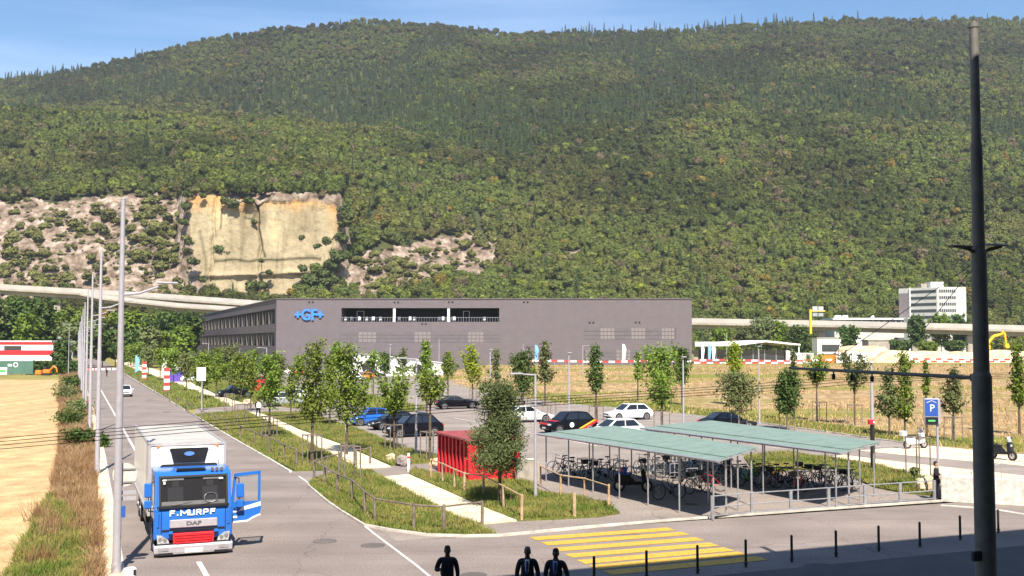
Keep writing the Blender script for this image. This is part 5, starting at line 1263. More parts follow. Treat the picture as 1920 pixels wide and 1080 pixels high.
# ---- cars
def car(p, rz, kind, paint, label, group=None, name='parked_car', plates=True):
    S = dict(hatch=(4.0, .87, 1.47, .92, .76, -1.02, -.32, 1.05, 1.72), suv=(4.4, .92, 1.62, 1.02, .90, -1.05, -.40, 1.35, 1.95),
             wagon=(4.6, .89, 1.46, .92, .74, -.98, -.20, 1.45, 2.10), sedan=(4.6, .90, 1.42, .94, .74, -.98, -.22, .95, 1.75),
             coupe=(4.7, .93, 1.36, .96, .80, -.85, -.05, .85, 1.75), van=(4.9, .96, 1.92, 1.10, .98, -1.55, -1.05, 2.0, 2.35))[kind]
    Lc, w, H, belt, hood, ya, yb, yc, yd = S; h2 = Lc/2
    o = empty(name, p, rz, label, 'car', group)
    st_ = [(-h2, .40, .62, w*.80), (-h2+.06, .34, hood-.20, w*.90), (-h2+.28, .26, hood-.06, w*.97), (-h2+.8, .24, hood+.02, w), (ya, .22, belt-.02, w), (0, .22, belt, w), (yc, .22, belt+.03, w), (min(yd, h2-.35), .24, belt+.02, w*.99), (h2-.14, .28, belt-.10 if kind in ('sedan', 'coupe') else belt-.02, w*.95), (h2-.02, .36, belt-.22, w*.88), (h2, .42, .62, w*.82)]
    b = MB(); rings = []
    for (y, zb, zt, ww) in st_:
        zt = max(zt, zb+.15); mid = min(.62, zt-.10)
        r_ = [(-.9*ww, zb), (-ww, zb+.12), (-ww*1.0, mid), (-.955*ww, zt-.04), (-.80*ww, zt), (0, zt+.015), (.80*ww, zt), (.955*ww, zt-.04), (ww, mid), (ww, zb+.12), (.9*ww, zb)]
        rings.append([(x, y, z) for x, z in r_])
    vs = [v for r_ in rings for v in r_]; n = 11; fs = []
    for i in range(len(rings)-1):
        for j in range(n): fs.append((i*n+j, i*n+(j+1) % n, (i+1)*n+(j+1) % n, (i+1)*n+j))
    fs += [tuple(range(n)), tuple(reversed(range((len(rings)-1)*n, len(rings)*n)))]
    b.add(vs, fs); bo = b.build('body', paint, o, smooth=True)
    wb, wt = w*.93, w*.72
    z0 = belt-.03
    Bq = [(-wb*.96, ya, z0), (wb*.96, ya, z0), (wb*.94, yd, z0), (-wb*.94, yd, z0)]
    Tq = [(-wt, yb, H-.03), (wt, yb, H-.03), (wt*.97, yc, H-.04), (-wt*.97, yc, H-.04)]
    Mq = [(-wt*.8, yb+.12, H), (wt*.8, yb+.12, H), (wt*.8, yc-.1, H-.01), (-wt*.8, yc-.1, H-.01)]
    b = MB(); b.add(Bq+Tq+Mq, [(0, 1, 5, 4), (1, 2, 6, 5), (2, 3, 7, 6), (3, 0, 4, 7), (4, 5, 9, 8), (5, 6, 10, 9), (6, 7, 11, 10), (7, 4, 8, 11), (8, 9, 10, 11)]); b.build('roof', paint, o)
    b = MB(); b.pane([Bq[0], Bq[1], Tq[1], Tq[0]], .05, .95, .06, .96, .01); b.build('windscreen', M['glass'], o)
    b = MB(); b.pane([Bq[2], Bq[3], Tq[3], Tq[2]], .07, .93, .18, .93, .01); b.build('rear_window', M['glass'], o)
    for (a1, a2, a3, a4, m1) in ((Bq[1], Bq[2], Tq[2], Tq[1], .5), (Bq[3], Bq[0], Tq[0], Tq[3], .5)):
        b = MB(); b.pane([a1, a2, a3, a4], .07, .485, .10, .92, .01); b.pane([a1, a2, a3, a4], .515, .93, .10, .92, .01); b.build('side_window', M['glass'], o)
    for s in (-1, 1):
        b = MB(); b.add([(s*w*.88, -h2+.05, hood-.26), (s*w*.50, -h2-.004, hood-.24), (s*w*.50, -h2+.12, hood-.13), (s*w*.92, -h2+.30, hood-.12)], [(0, 1, 2, 3) if s > 0 else (3, 2, 1, 0)]); hl = b.build('headlight', M['lamp_glass'], o)
        hl.data.transform(Matrix.Translation((0, -.022, .01)))
        b = MB(); b.bbox((s*w*.74, h2-.04, belt-.20), (.30, .10, .14), .02); b.build('tail_light', M['red'], o)
        b = MB(); b.bbox((s*(w+.09), ya+.25, belt+.03), (.18, .10, .13), .03); b.build('mirror', paint, o)
        for y in (-h2+.85, h2-.82):
            b = MB(); b.disc((s*(w+.003), y, .34), .37, 'x', 20, s); b.build('wheel_arch', M['black'], o)
            b = MB(); b.tube((s*(w-.2), y, .32), (s*(w+.012), y, .32), .32, .32, 20); wh = b.build('wheel', M['rubber'], o, smooth=True)
            b = MB(); c = (s*(w+.018), y, .32); b.disc(c, .225, 'x', 16, s, 0, .17)
            for k in range(5):
                t_ = 2*math.pi*k/5; b.tube((c[0], c[1], c[2]), (c[0], c[1]+.19*math.cos(t_), c[2]+.19*math.sin(t_)), .022, .022, 4)
            b.build('rim', M['chrome'], wh)
    b = MB(); b.bbox((0, -h2+.0, .56), (w*.95, .06, .15), .02); b.box((0, -h2+.05, .34), (w*1.3, .08, .12)); b.build('grille', M['black'], o)
    b = MB(); b.box((0, -h2-.035, .45), (.5, .02, .11)); b.build('number_plate', M['lettering'], o)
    b = MB(); b.box((0, h2+.01, .62), (.5, .02, .11)); b.build('rear_plate', M['lettering'], o)
    return o
white = M['white']
car(G(234, 743), A, 'hatch', white, 'white car driving toward the viewer on the main road', name='moving_car')
c_ = car(G(196, 672), A, 'hatch', white, 'small white car far up the main road', name='moving_car')
b = MB(); b.box((0, -2.04, .75), (1.5, .05, .35)); b.build('red_front_panel', M['red'], c_)
lots = 'cars in the parking lot'
RZ = A - R(90)                                        # nose to the left along the bay lines
def LC(px, py, dz=0): q = G(px, py); q.z = gz(q.x, q.y)+.01; return q
car(LC(694, 797), RZ+R(4), 'hatch', M['carblue'], 'bright blue hatchback parked leftmost by the verge', lots)
car(LC(737, 805), RZ+R(3), 'hatch', M['carblack'], 'black car parked between the blue hatchback and the black off-roader', lots)
car(LC(774, 818), RZ+R(4), 'suv', M['carblack'], 'large black off-roader nearest the bottom of the verge row', lots)
car(LC(857, 766), RZ+R(172), 'coupe', M['carblack'], 'low black sports car alone in the middle lane of the lot', lots)
car(LC(945, 764), RZ+R(180), 'suv', M['carblack'], 'black car half hidden by the bare-topped young trees in mid lot', lots)
car(LC(988, 791), RZ+R(178), 'sedan', white, 'white car parked behind the pine tree crown', lots)
c_ = car(LC(1066, 811), RZ+R(6), 'suv', M['carblack'], 'black car with yellow and red stripes and a round door emblem', lots)
w_ = .935
b = MB(); b.add([(w_, .35, .36), (w_, .65, .36), (w_, 2.0, 1.0), (w_, 1.72, 1.0)], [(0, 1, 2, 3)]); b.build('yellow_stripe', M['yellow'], c_)
b = MB(); b.add([(w_, .68, .36), (w_, 1.15, .36), (w_, 2.1, .85), (w_, 2.03, 1.0)], [(0, 1, 2, 3)]); b.build('red_stripe', M['red'], c_)
b = MB(); b.disc((w_+.005, -.25, .66), .2, 'x', 16, 1); b.build('door_emblem', M['lettering'], c_)
b = MB(); b.add([(-.8, -1.6, .945), (.8, -1.6, .945), (.8, -1.25, .97), (-.8, -1.25, .97)], [(0, 1, 2, 3)]); b.build('bonnet_stripe', M['red'], c_)
b = MB(); b.box((0, -2.28, .78), (1.3, .06, .14)); b.build('front_stripe', M['red'], c_)
car(LC(1150, 823), RZ+R(4), 'wagon', white, 'white car half hidden behind the nearer green shelter roof', lots)
car(LC(1177, 787), RZ+R(3), 'wagon', white, 'white estate car parked in open view beyond the green shelters', lots)
car(LC(1364, 806), RZ+R(176), 'sedan', M['cardark'], 'dark car whose roof just shows behind the farther shelter', lots)
far = [(545, 703, 'suv', 'white', 'white car at the factory corner beside a red one'), (560, 703, 'hatch', 'red', 'bright red car parked at the factory corner'), (484, 722, 'hatch', 'red', 'red car glimpsed behind the leafy avenue trees'), (462, 728, 'hatch', 'red', 'dark red car left of another red car behind the avenue trees'),
       (490, 735, 'sedan', 'red', 'red saloon low behind the round avenue tree'), (770, 700, 'suv', 'white', 'white off-roader before the white curved canopy'), (545, 752, 'hatch', 'white', 'white car between two young trees beside the side road'), (530, 762, 'suv', 'carsilver', 'silver car nearest the side road among the young trees'),
       (565, 748, 'suv', 'carsilver', 'silver car behind the slender tree crown, left part of the lot'), (667, 714, 'hatch', 'white', 'white car with red lights close to the canopy'), (683, 712, 'hatch', 'orange', 'orange car in front of the white canopy'), (700, 708, 'suv', 'carblack', 'black upright car before the first round opening'),
       (640, 702, 'hatch', 'white', 'white car below the lamp near the factory wall'), (605, 712, 'sedan', 'carsilver', 'silver saloon far back in the lot near the factory'), (440, 745, 'suv', 'carblack', 'black car with white plate under the avenue trees'), (360, 716, 'hatch', 'white', 'white car at the far end of the avenue'),
       (800, 690, 'hatch', 'white', 'white car right of the canopy before the barrier'), (838, 689, 'sedan', 'red', 'small red car far off right of the canopy')]
for i, (px, py, kd, pt, lab) in enumerate(far): car(LC(px, py), RZ + R([0, 180, 8, 172][i % 4]), kd, M[pt], lab, lots)

# ---- cycle shelters
def shelter(corn, label, tipz=2.38):
    P = [G(x, y, 2.45) for x, y in corn]                # near-left.. order: far-left tip, near bottom, near right, far right
    o = empty('cycle_shelter', (P[1].x, P[1].y, 0.012), 0, label, 'shelter', 'green roofed cycle shelters'); org = Vector((P[1].x, P[1].y, 0.012))
    q = [p-org for p in P]; q[2].z += .04; q[3].z += .04; q[0].z -= .04
    mid0, mid1 = (q[0]*.55+q[3]*.45), (q[1]*.55+q[2]*.45)
    l0, l1 = q[0].lerp(q[3], .22), q[1].lerp(q[2], .22)
    b = MB()
    def sh(a, c, d, e, zt=.0):
        n = len(b.v); pts = [a, c, d, e]; b.add([p+Vector((0, 0, zt)) for p in pts]+[p+Vector((0, 0, zt-.035)) for p in pts], [(0, 1, 2, 3), (7, 6, 5, 4), (0, 4, 5, 1), (1, 5, 6, 2), (2, 6, 7, 3), (3, 7, 4, 0)])
    N = 10
    for k in range(N):
        a = l0.lerp(l1, (k+.01)/N); c = l0.lerp(l1, (k+.99)/N); d = q[3].lerp(q[2], (k+.99)/N); e = q[3].lerp(q[2], (k+.01)/N); sh(a, c, d, e, .02)
        a = q[0].lerp(q[1], (k+.01)/N); c = q[0].lerp(q[1], (k+.99)/N); d = l0.lerp(l1, (k+.99)/N); e = l0.lerp(l1, (k+.01)/N); sh(a, c, d, e, -.02)
    b.build('roof', M['roofgreen'], o)
    b = MB(); 
    for u in (.02, .25, .6, .95): b.tube(q[0].lerp(q[3], u)+Vector((0, 0, -.08)), q[1].lerp(q[2], u)+Vector((0, 0, -.08)), .045, .045, 6)
    b.tube(q[0]+Vector((0,0,-.05)), q[1]+Vector((0,0,-.05)), .05, .05, 6)
    for k in range(N+1): b.tube(q[0].lerp(q[1], k/N)+Vector((0, 0, -.06)), q[3].lerp(q[2], k/N)+Vector((0, 0, -.06)), .03, .03, 5)
    b.build('beam', M['galv'], o)
    for u in np.linspace(.03, .97, 7):
        for v in (.06, .62):
            p = q[0].lerp(q[1], u).lerp(q[3].lerp(q[2], u), v); b = MB(); b.tube((p.x, p.y, 0), (p.x, p.y, p.z-.08), .034, .034, 8); b.build('post', M['galv'], o, smooth=True)
    for v in (.3, .94):
        p = q[1].lerp(q[2], v) + (q[0]-q[1]).normalized()*.3; b = MB(); b.tube((p.x, p.y, 0), (p.x, p.y, p.z-.08), .042, .042, 8); b.build('post', M['galv'], o, smooth=True)
    return o
shelter([(1007, 811), (1345, 863), (1421, 841), (1150, 800)], 'nearer cycle shelter with pale green translucent roof on thin steel posts')
shelter([(1200, 800), (1576, 848), (1651, 830), (1333, 790)], 'farther cycle shelter with pale green roof, right of the nearer one')
# ---- bicycles
def bicycle(frame_m, extra=False):
    o = empty('bicycle', (0, 0, 0)); r = .335
    for nm, y in (('wheel', -.53), ('wheel', .53)):
        b = MB(); n = 20
        for k in range(n):
            t0, t1 = 2*math.pi*k/n, 2*math.pi*(k+1)/n
            b.tube((y+r*math.cos(t0), 0, r+.01+r*math.sin(t0)), (y+r*math.cos(t1), 0, r+.01+r*math.sin(t1)), .022, .022, 4, cap=False)
        wh = b.build(nm, M['rubber'], o)
        b = MB()
        for k in range(8):
            t0 = math.pi*2*k/8; b.tube((y, .02 if k % 2 else -.02, r+.01), (y+(r-.02)*math.cos(t0), 0, r+.01+(r-.02)*math.sin(t0)), .004, .004, 3, cap=False)
        b.tube((y, -.05, r+.01), (y, .05, r+.01), .025, .025, 6); b.build('spokes', M['galv'], wh)
    bb, st, hd, hd2 = (.05, 0, .30), (.18, 0, .82), (-.36, 0, .86), (-.38, 0, .74); rw, fw = (.53, 0, .345), (-.53, 0, .345)
    b = MB(); b.tube(bb, st, .02, .02, 5); b.tube(bb, hd2, .022, .022, 5); b.tube((.15, 0, .74), hd, .019, .019, 5); b.tube(bb, rw, .014, .014, 4); b.tube((.15, 0, .72), rw, .012, .012, 4); b.tube(hd, (-.41, 0, .60), .022, .022, 5); b.tube((-.41, .04, .62), (-.53, .04, .345), .013, .013, 4); b.tube((-.41, -.04, .62), (-.53, -.04, .345), .013, .013, 4)
    b.build('frame', frame_m, o)
    b = MB(); b.tube(st, (.2, 0, .93), .014, .014, 5); b.bbox((.21, 0, .95), (.27, .15, .06), .02); b.build('saddle', M['black'], o)
    b = MB(); b.tube(hd, (-.33, 0, 1.0), .013, .013, 5); b.path([(-.24, -.28, 1.0), (-.34, -.1, 1.02), (-.34, .1, 1.02), (-.24, .28, 1.0)], .014, 5); b.build('handlebar', M['black'], o)
    b = MB(); b.disc((.05, -.05, .30), .09, 'y', 12); b.tube((.05, -.06, .3), (.12, -.1, .18), .012, .012, 4); b.tube((.05, .06, .3), (-.02, .1, .42), .012, .012, 4); b.box((.12, -.13, .18), (.09, .08, .02)); b.box((-.02, .13, .42), (.09, .08, .02)); b.build('crank', M['darkmetal'], o)
    if extra:
        b = MB(); b.box((.5, 0, .76), (.34, .14, .02)); b.tube((.62, .06, .75), (.55, .06, .36), .008, .008, 4); b.tube((.62, -.06, .75), (.55, -.06, .36), .008, .008, 4); b.build('luggage_rack', M['darkmetal'], o)
        b = MB(); b.yprism([(-.62, .80), (-.36, .80), (-.33, 1.02), (-.66, 1.02)], -.14, .14); b.build('basket', M['black'], o)
    return o
protos_b = {'black': bicycle(M['black']), 'red': bicycle(M['red'], True), 'silver': bicycle(M['carsilver'], True), 'green': bicycle(M['green_sign'])}
used = set()
bk = [(1053, 888, 'black', 'leftmost black bicycle under the nearer shelter'), (1080, 900, 'silver', 'silver bicycle with basket, second from the left under the nearer shelter'), (1102, 898, 'black', 'black bicycle third from left under the nearer shelter'),
      (1133, 902, 'silver', 'silver bicycle just left of the scooter under the nearer shelter'), (1146, 890, 'black', 'black bicycle behind the scooter, far row of the nearer shelter'), (1206, 886, 'black', 'black bicycle right behind the scooter seat'),
      (1222, 897, 'silver', 'silver bicycle with basket right of the scooter'), (1255, 936, 'black', 'black bicycle standing nearest the railing under the nearer shelter'), (1281, 913, 'black', 'black bicycle behind the nearest one, between two posts'),
      (1309, 925, 'silver', 'silver bicycle at the right end of the nearer shelter, front row'), (1331, 922, 'red', 'red bicycle at the right end of the nearer shelter'), (1250, 874, 'black', 'black bicycle in the back row, left of its green neighbour'),
      (1275, 873, 'green', 'green bicycle in the back row beyond the nearer shelter'), (1300, 878, 'black', 'black bicycle in the back row, right of the green one'), (1379, 900, 'red', 'red bicycle with black basket left of the farther shelter bays'),
      (1404, 911, 'green', 'green bicycle in the leftmost bay of the farther shelter'), (1438, 914, 'silver', 'silver bicycle with basket in the left middle of the farther shelter'), (1462, 915, 'red', 'red bicycle with black basket in the middle of the farther shelter'),
      (1482, 905, 'red', 'red bicycle in the back row of the farther shelter'), (1499, 924, 'red', 'red bicycle parked just outside the farther shelter, its wheel toward the railing'), (1533, 909, 'red', 'red bicycle beside the thin metal post in the farther shelter'), (1553, 915, 'black', 'black bicycle right of the middle in the farther shelter'),
      (1572, 922, 'silver', 'silver bicycle last but one from the right in the farther shelter'), (1594, 919, 'silver', 'silver bicycle rightmost in the farther shelter, half outside its roof'), (1352, 905, 'black', 'black bicycle in the gap between the two shelters'), (1418, 900, 'black', 'black bicycle in the back row, left part of the farther shelter'), (1170, 900, 'black', 'black bicycle whose wheel shows left behind the scooter')]
bk += [(1066, 892, 'black', 'black bicycle squeezed between the two leftmost under the nearer shelter'), (1120, 896, 'black', 'black bicycle just right of the third, nearer shelter'), (1240, 892, 'black', 'black bicycle in the middle row right of the silver one, nearer shelter'), (1262, 889, 'silver', 'silver bicycle in the middle row of the nearer shelter'),
       (1294, 898, 'black', 'black bicycle in the middle row between two posts, nearer shelter'), (1318, 906, 'black', 'black bicycle behind the right end pair of the nearer shelter'), (1325, 884, 'red', 'red bicycle in the back row right of the black ones'), (1346, 890, 'silver', 'silver bicycle in the back row near the shelter gap'),
       (1364, 896, 'black', 'black bicycle left of the red one at the farther shelter'), (1430, 905, 'black', 'black bicycle tucked behind the silver one, farther shelter'), (1452, 907, 'black', 'black bicycle between silver and red ones, farther shelter'), (1475, 915, 'black', 'black bicycle leaning next to the red middle one, farther shelter'), (1516, 913, 'silver', 'silver bicycle left of the thin metal post, farther shelter'),
       (1545, 908, 'black', 'black bicycle in the back row right of the thin post'), (1584, 912, 'black', 'black bicycle behind the rightmost pair, farther shelter')]
for i, (px, py, kd, lab) in enumerate(bk):
    pr = protos_b[kd]; q = G(px, py, .012); rz = A + R([0, 180, 12, -14, 170, 24, -8][i % 7])
    if kd not in used:
        used.add(kd); pr.location = q; pr.rotation_euler = (0, 0, rz); o = pr
    else: o = copy_tree(pr, q, rz)
    tag(o, lab, 'bicycle', 'bicycles parked under the shelters')
# cycle stands
proto_s = None
for i, (px, py) in enumerate([(1046, 882), (1066, 893), (1092, 893), (1118, 897), (1160, 897), (1236, 900), (1266, 905), (1298, 915), (1322, 905), (1390, 906), (1424, 908), (1450, 908), (1476, 912), (1512, 918), (1546, 913), (1589, 922)]):
    q = G(px, py-4, .012)
    if proto_s is None:
        proto_s = empty('cycle_stand', q, A); b = MB(); b.path([(-.3, 0, 0), (-.3, 0, .85), (.3, 0, .85), (.3, 0, 0)], .022, 6); b.build('hoop', M['galv'], proto_s); b = MB(); b.tube((-.3, 0, .4), (.3, 0, .4), .015, .015, 5); b.build('crossbar', M['galv'], proto_s); o = proto_s
    else: o = copy_tree(proto_s, q, A)
    tag(o, 'thin steel cycle stand hoop, %s from the left in the row under the shelters' % ORD[i], 'cycle stand', 'steel cycle stands')
# ---- scooters and motorbikes
def motorbike(p, rz, m1, m2, label, cover=False, box_=False):
    o = empty('motor_scooter', p, rz, label, 'motorbike', 'motorbikes and scooters')
    for y in (-.68, .62):
        b = MB(); b.tube((y, -.06, .28), (y, .06, .28), .28, .28, 18); wh = b.build('wheel', M['rubber'], o, smooth=True)
        b = MB(); b.disc((y, -.066, .28), .17, 'y', 14); b.disc((y, .066, .28), .17, 'y', 14, -1); b.build('rim', M['chrome'], wh)
    b = MB(); b.yprism([(-.45, .35), (.55, .30), (.85, .55), (.80, .82), (.1, .78), (-.15, .50), (-.40, .52)], -.14, .14); b.build('body', m1, o)
    b = MB(); b.yprism([(-.68, .48), (-.48, .36), (-.38, .95), (-.50, 1.12), (-.60, .98)], -.17, .17); fr = b.build('front_shield', m1, o)
    b = MB(); b.bbox((-.60, 0, .88), (.10, .18, .16), .03); b.build('headlight', M['lamp_glass'], fr)
    b = MB(); b.bbox((.40, 0, .84), (.78, .26, .12), .04); b.build('seat', m2, o)
    b = MB(); b.tube((-.50, 0, .28), (-.44, 0, 1.05), .03, .03, 6); b.tube((-.68, .09, .28), (-.50, .07, .9), .02, .02, 5); b.tube((-.68, -.09, .28), (-.50, -.07, .9), .02, .02, 5); b.tube((-.42, -.32, 1.08), (-.42, .32, 1.08), .018, .018, 5); b.build('handlebar', M['black'], o)
    b = MB()
    for s in (-1, 1): b.tube((-.44, s*.25, 1.08), (-.46, s*.30, 1.28), .008, .008, 4); b.bbox((-.46, s*.31, 1.32), (.03, .13, .09), .01)
    b.build('mirror', M['black'], o)
    b = MB(); b.yprism([(-.56, 1.10), (-.50, 1.10), (-.40, 1.42), (-.44, 1.42)], -.16, .16); b.build('windshield', M['lamp_glass'], fr)
    if box_: b = MB(); b.bbox((.92, 0, 1.02), (.38, .42, .34), .05); b.build('top_box', m1, o)
    return o
motorbike(G(1186, 922, .012), A+R(150), M['carblack'], M['signblue'], 'blue and black scooter with a helmet, near side under the nearer shelter')
hq = G(1166, 905, .012); hq.z = 1.18
b = MB(); b.ball((0, 0, 0), (.17, .15, .155), 14, 9); o = b.build('helmet', M['signblue'], loc=G(1170, 922, .012)+Vector((0, 0, 1.02)), smooth=True); tag(o, 'blue and red crash helmet resting on the scooter under the shelter', 'helmet')
b = MB(); b.box((-.10, -.08, 0), (.08, .08, .16)); b.build('red_patch', M['red'], o)
motorbike(G(1716, 841, .012), A+R(175), white, M['black'], 'large white motorbike with top box on the pale terrace', box_=True)
motorbike(G(1879, 862, .012), A+R(100), M['cardark'], M['black'], 'dark grey scooter with white shield at the right edge past the mast')
# ---- red shed
q = G(844, 884); q2 = G(880, 905); q3 = G(973, 904)
sh_ = empty('red_shed', q2, A, 'bright red slatted shed behind the pine at the edge of the parking lot', 'shed')
Ls = LOC(q)[1]-LOC(q2)[1]; Ws = 2.65; Hs = 2.02
b = MB()
for k in range(9): 
    y = k*Ls/8; b.box((0, y, Hs/2), (.14, .16, Hs))
b.build('slat', M['redmatt'], sh_)
b = MB(); b.box((.6, Ls/2, Hs/2-.05), (.1, Ls-.2, Hs-.1)); b.build('inner_wall', mat('grey_boards', (.28, .20, .19), .8, var=.15, vscale=4), sh_)
b = MB(); b.box((Ws/2+.08, 0, Hs/2), (Ws-.02, .08, Hs))
for k in range(9): b.box((.25+k*.3, -.05, Hs/2), (.04, .03, Hs-.02))
b.build('front_wall', M['redmatt'], sh_)
b = MB(); b.box((Ws+.05, Ls/2, Hs/2), (.08, Ls, Hs)); b.box((Ws/2, Ls, Hs/2), (Ws, .08, Hs)); b.build('side_wall', M['redmatt'], sh_)
b = MB(); b.box((Ws/2, Ls/2, Hs+.12), (Ws+.45, Ls+.5, .10)); b.build('roof', mat('shed_roof', (.30, .06, .06), .6, var=.15, vscale=2), sh_)
b = MB(); b.box((Ws-.22, -.085, Hs-.30), (.42, .02, .36)); sg = b.build('emergency_sign', M['green_sign'], sh_)
b = MB(); b.box((Ws-.30, -.10, Hs-.32), (.10, .01, .22)); b.box((Ws-.16, -.10, Hs-.30), (.14, .01, .05)); b.box((Ws-.14, -.10, Hs-.38), (.05, .01, .10)); b.build('pictogram', M['lettering'], sg)
p = empty('concrete_block', G(988, 905), A, 'grey concrete block wall right of the red shed', 'wall')
b = MB(); b.bbox((0, .2, .55), (1.0, .35, 1.15), .03); b.bbox((.62, .2, .50), (.25, .3, 1.0), .03); b.build('block', M['concrete'], p)
b = MB(); b.box((0, .2, 1.14), (1.04, .39, .05)); b.build('coping', M['concrete_pale'], p)
# ---- waste bin in front of shed
p = empty('litter_bin', G(924, 897), A, 'dark cylindrical litter bin before the red shed under the pine', 'bin')
b = MB(); b.tube((0, 0, 0), (0, 0, .95), .2, .22, 14); b.build('body', M['darkmetal'], p); b = MB(); b.tube((0, 0, .95), (0, 0, 1.02), .24, .2, 14); b.build('lid', M['galv'], p)

# ---- rails
def wood_fence(pix, label, h=.92, m='wood', rail=True, thick=.065, gaps=None):
    pts = [G(x, y, .09) for x, y in pix]; o = empty('wooden_rail_fence', pts[0], 0, label, 'fence', 'wooden rail fences along the verges'); q0 = pts[0]
    for i, p in enumerate(pts):
        d = p-q0; b = MB(); b.tube((d.x, d.y, -.05), (d.x+random.uniform(-.03, .03), d.y, h+random.uniform(-.02, .04)), thick, thick*.92, 7); b.build('post', M[m], o)
    if rail:
        for a, c in zip(pts[:-1], pts[1:]):
            a_, c_ = a-q0, c-q0; b = MB(); b.tube((a_.x, a_.y, h-.04), (c_.x, c_.y, h-.04), .038, .036, 6); b.build('rail', M[m], o)
    return o
wood_fence([(589, 897), (608, 909), (632, 925), (660, 938), (684, 963), (703, 978), (776, 992), (832, 995)], 'weathered rail fence curving round the corner verge beside the junction')
wood_fence([(832, 995), (904, 985)], 'last short rail of the corner fence reaching the footpath end')
wood_fence([(330, 760), (352, 772), (378, 790), (402, 800), (425, 812), (450, 822), (478, 836), (505, 848), (532, 862), (556, 874)], 'weathered rail fence on the verge between lorry and footpath', .95)
wood_fence([(589, 897), (612, 888), (637, 881)], 'short fence leg along the side road up to the footpath')
wood_fence([(808, 896), (830, 904), (852, 916), (871, 925), (907, 931), (945, 953), (978, 973)], 'rail fence with pale posts along the footpath in front of the red shed', .95, 'wood_new', thick=.065)
q = G(1077, 968, .09); tag(MB().tube((0, 0, -.05), (0, 0, .92), .075, .07, 8).build('wooden_post', M['wood_new'], loc=q), 'single pale wooden post in the grass tip before the nearer shelter', 'post')
wood_fence([(1013, 909), (1051, 929), (1096, 936), (1141, 952)], 'thin rail fence between grass tip and the nearer shelter', .95, 'wood_new', thick=.05)
wood_fence([(640, 858), (668, 872), (694, 868)], 'short rail fence crossing beside the footpath near the side road', .9)
wood_fence([(216, 695), (236, 706), (262, 720), (290, 736), (318, 752)], 'distant rail fence on the far verge beyond the side road', .95)
def metal_rail(pix, label, h=.92):
    pts = [G(x, y, .0) for x, y in pix]; o = empty('metal_railing', pts[0], 0, label, 'railing'); q0 = pts[0]
    for p in pts:
        d = p-q0; b = MB(); b.box((d.x, d.y, h/2), (.13, .07, h), A); b.build('post', M['galv'], o)
    for zz_ in (h-.02, h*.5, h*.13):
        for a, c in zip(pts[:-1], pts[1:]):
            a_, c_ = a-q0, c-q0; b = MB(); b.tube((a_.x, a_.y, zz_), (c_.x, c_.y, zz_), .025, .025, 6); b.build('rail', M['galv'], o)
metal_rail([(1336, 973), (1410, 966), (1483, 960.5), (1554, 955), (1622, 949.5), (1688, 944.5), (1752, 939.5)], 'long grey steel railing between shelters and cross street')
# bollards
pb = None
for i, q in enumerate(BP):
    q = Vector((q.x, q.y, .0)) 
    if pb is None:
        pb = empty('bollard', q, A); b = MB(); b.tube((0, 0, 0), (0, 0, .83), .042, .042, 12); b.tube((0, 0, .83), (0, 0, .86), .042, .03, 12); b.build('post', M['darkmetal'], pb, smooth=True); b = MB(); b.tube((0, 0, .1), (0, 0, .13), .075, .07, 12); b.build('collar', M['darkmetal'], pb); o = pb
    else: o = copy_tree(pb, q, A)
    tag(o, '%s thin black bollard from the left in the row along the cross street' % ORD[i], 'bollard', 'black bollards along the cross street')
# white wall and ramp parapet
qa, qb = G(1765, 941), G(2150, 962)
ww = empty('white_parapet_wall', qa, 0, 'pale concrete parapet wall right of the steel railing', 'wall'); d = qb-qa
ang = math.atan2(d.y, d.x); ww.rotation_euler = (0, 0, ang); L = d.length
b = MB(); b.bbox((L/2, .15, .56), (L, .30, 1.12), .02); b.build('wall', M['concrete_pale'], ww)
b = MB(); b.bbox((.15, 2.0, .56), (.30, 3.4, 1.12), .02); b.build('return_wall', M['concrete_pale'], ww)
p = empty('handrail', G(1870, 905), A, 'thin grey handrail rising behind the pale parapet wall', 'handrail')
b = MB(); b.path([(-2.5, -.2, .55), (.3, 0, .95), (4, 0, 1.1)], .022, 6); b.tube((.3, 0, 0), (.3, 0, .95), .02, .02, 6); b.tube((-1.8, -.1, 0), (-1.8, -.1, .65), .02, .02, 6); b.build('rail', M['galv'], p)
# parking sign
q = G(1760, 932); ps = empty('parking_sign', q, R(-8), 'tall blue parking sign with a P under a roof symbol on a grey pole', 'sign')
k_ = (932-HOR)/HC
b = MB(); b.tube((0, 0, 0), (0, 0, 4.45), .055, .055, 12); b.build('pole', M['galv_light'], ps, smooth=True)
b = MB(); b.bbox((-.22, -.02, 3.86), (.72, .20, 1.22), .04); b.build('housing', M['galv_light'], ps)
b = MB(); b.box((-.26, -.125, 4.05), (.56, .01, .76)); bp_ = b.build('blue_panel', M['signblue'], ps)
text_mesh('P', .46, .004, 'letter', M['lettering'], bp_, (-.24, -.135, 4.02), (R(90), 0, 0))
b = MB(); b.path([(-.48, -.135, 4.28), (-.26, -.135, 4.37), (-.05, -.135, 4.28)], .014, 4); b.build('roof_symbol', M['lettering'], bp_)
b = MB(); b.box((-.26, -.125, 3.46), (.56, .01, .34)); dp = b.build('display', M['black'], ps)
b = MB(); b.box((-.26, -.133, 3.46), (.30, .005, .07)); b.build('display_text', mat('display_green', (.05, .3, .08), .5, emit=(.1, .8, .2), es=.5), dp)
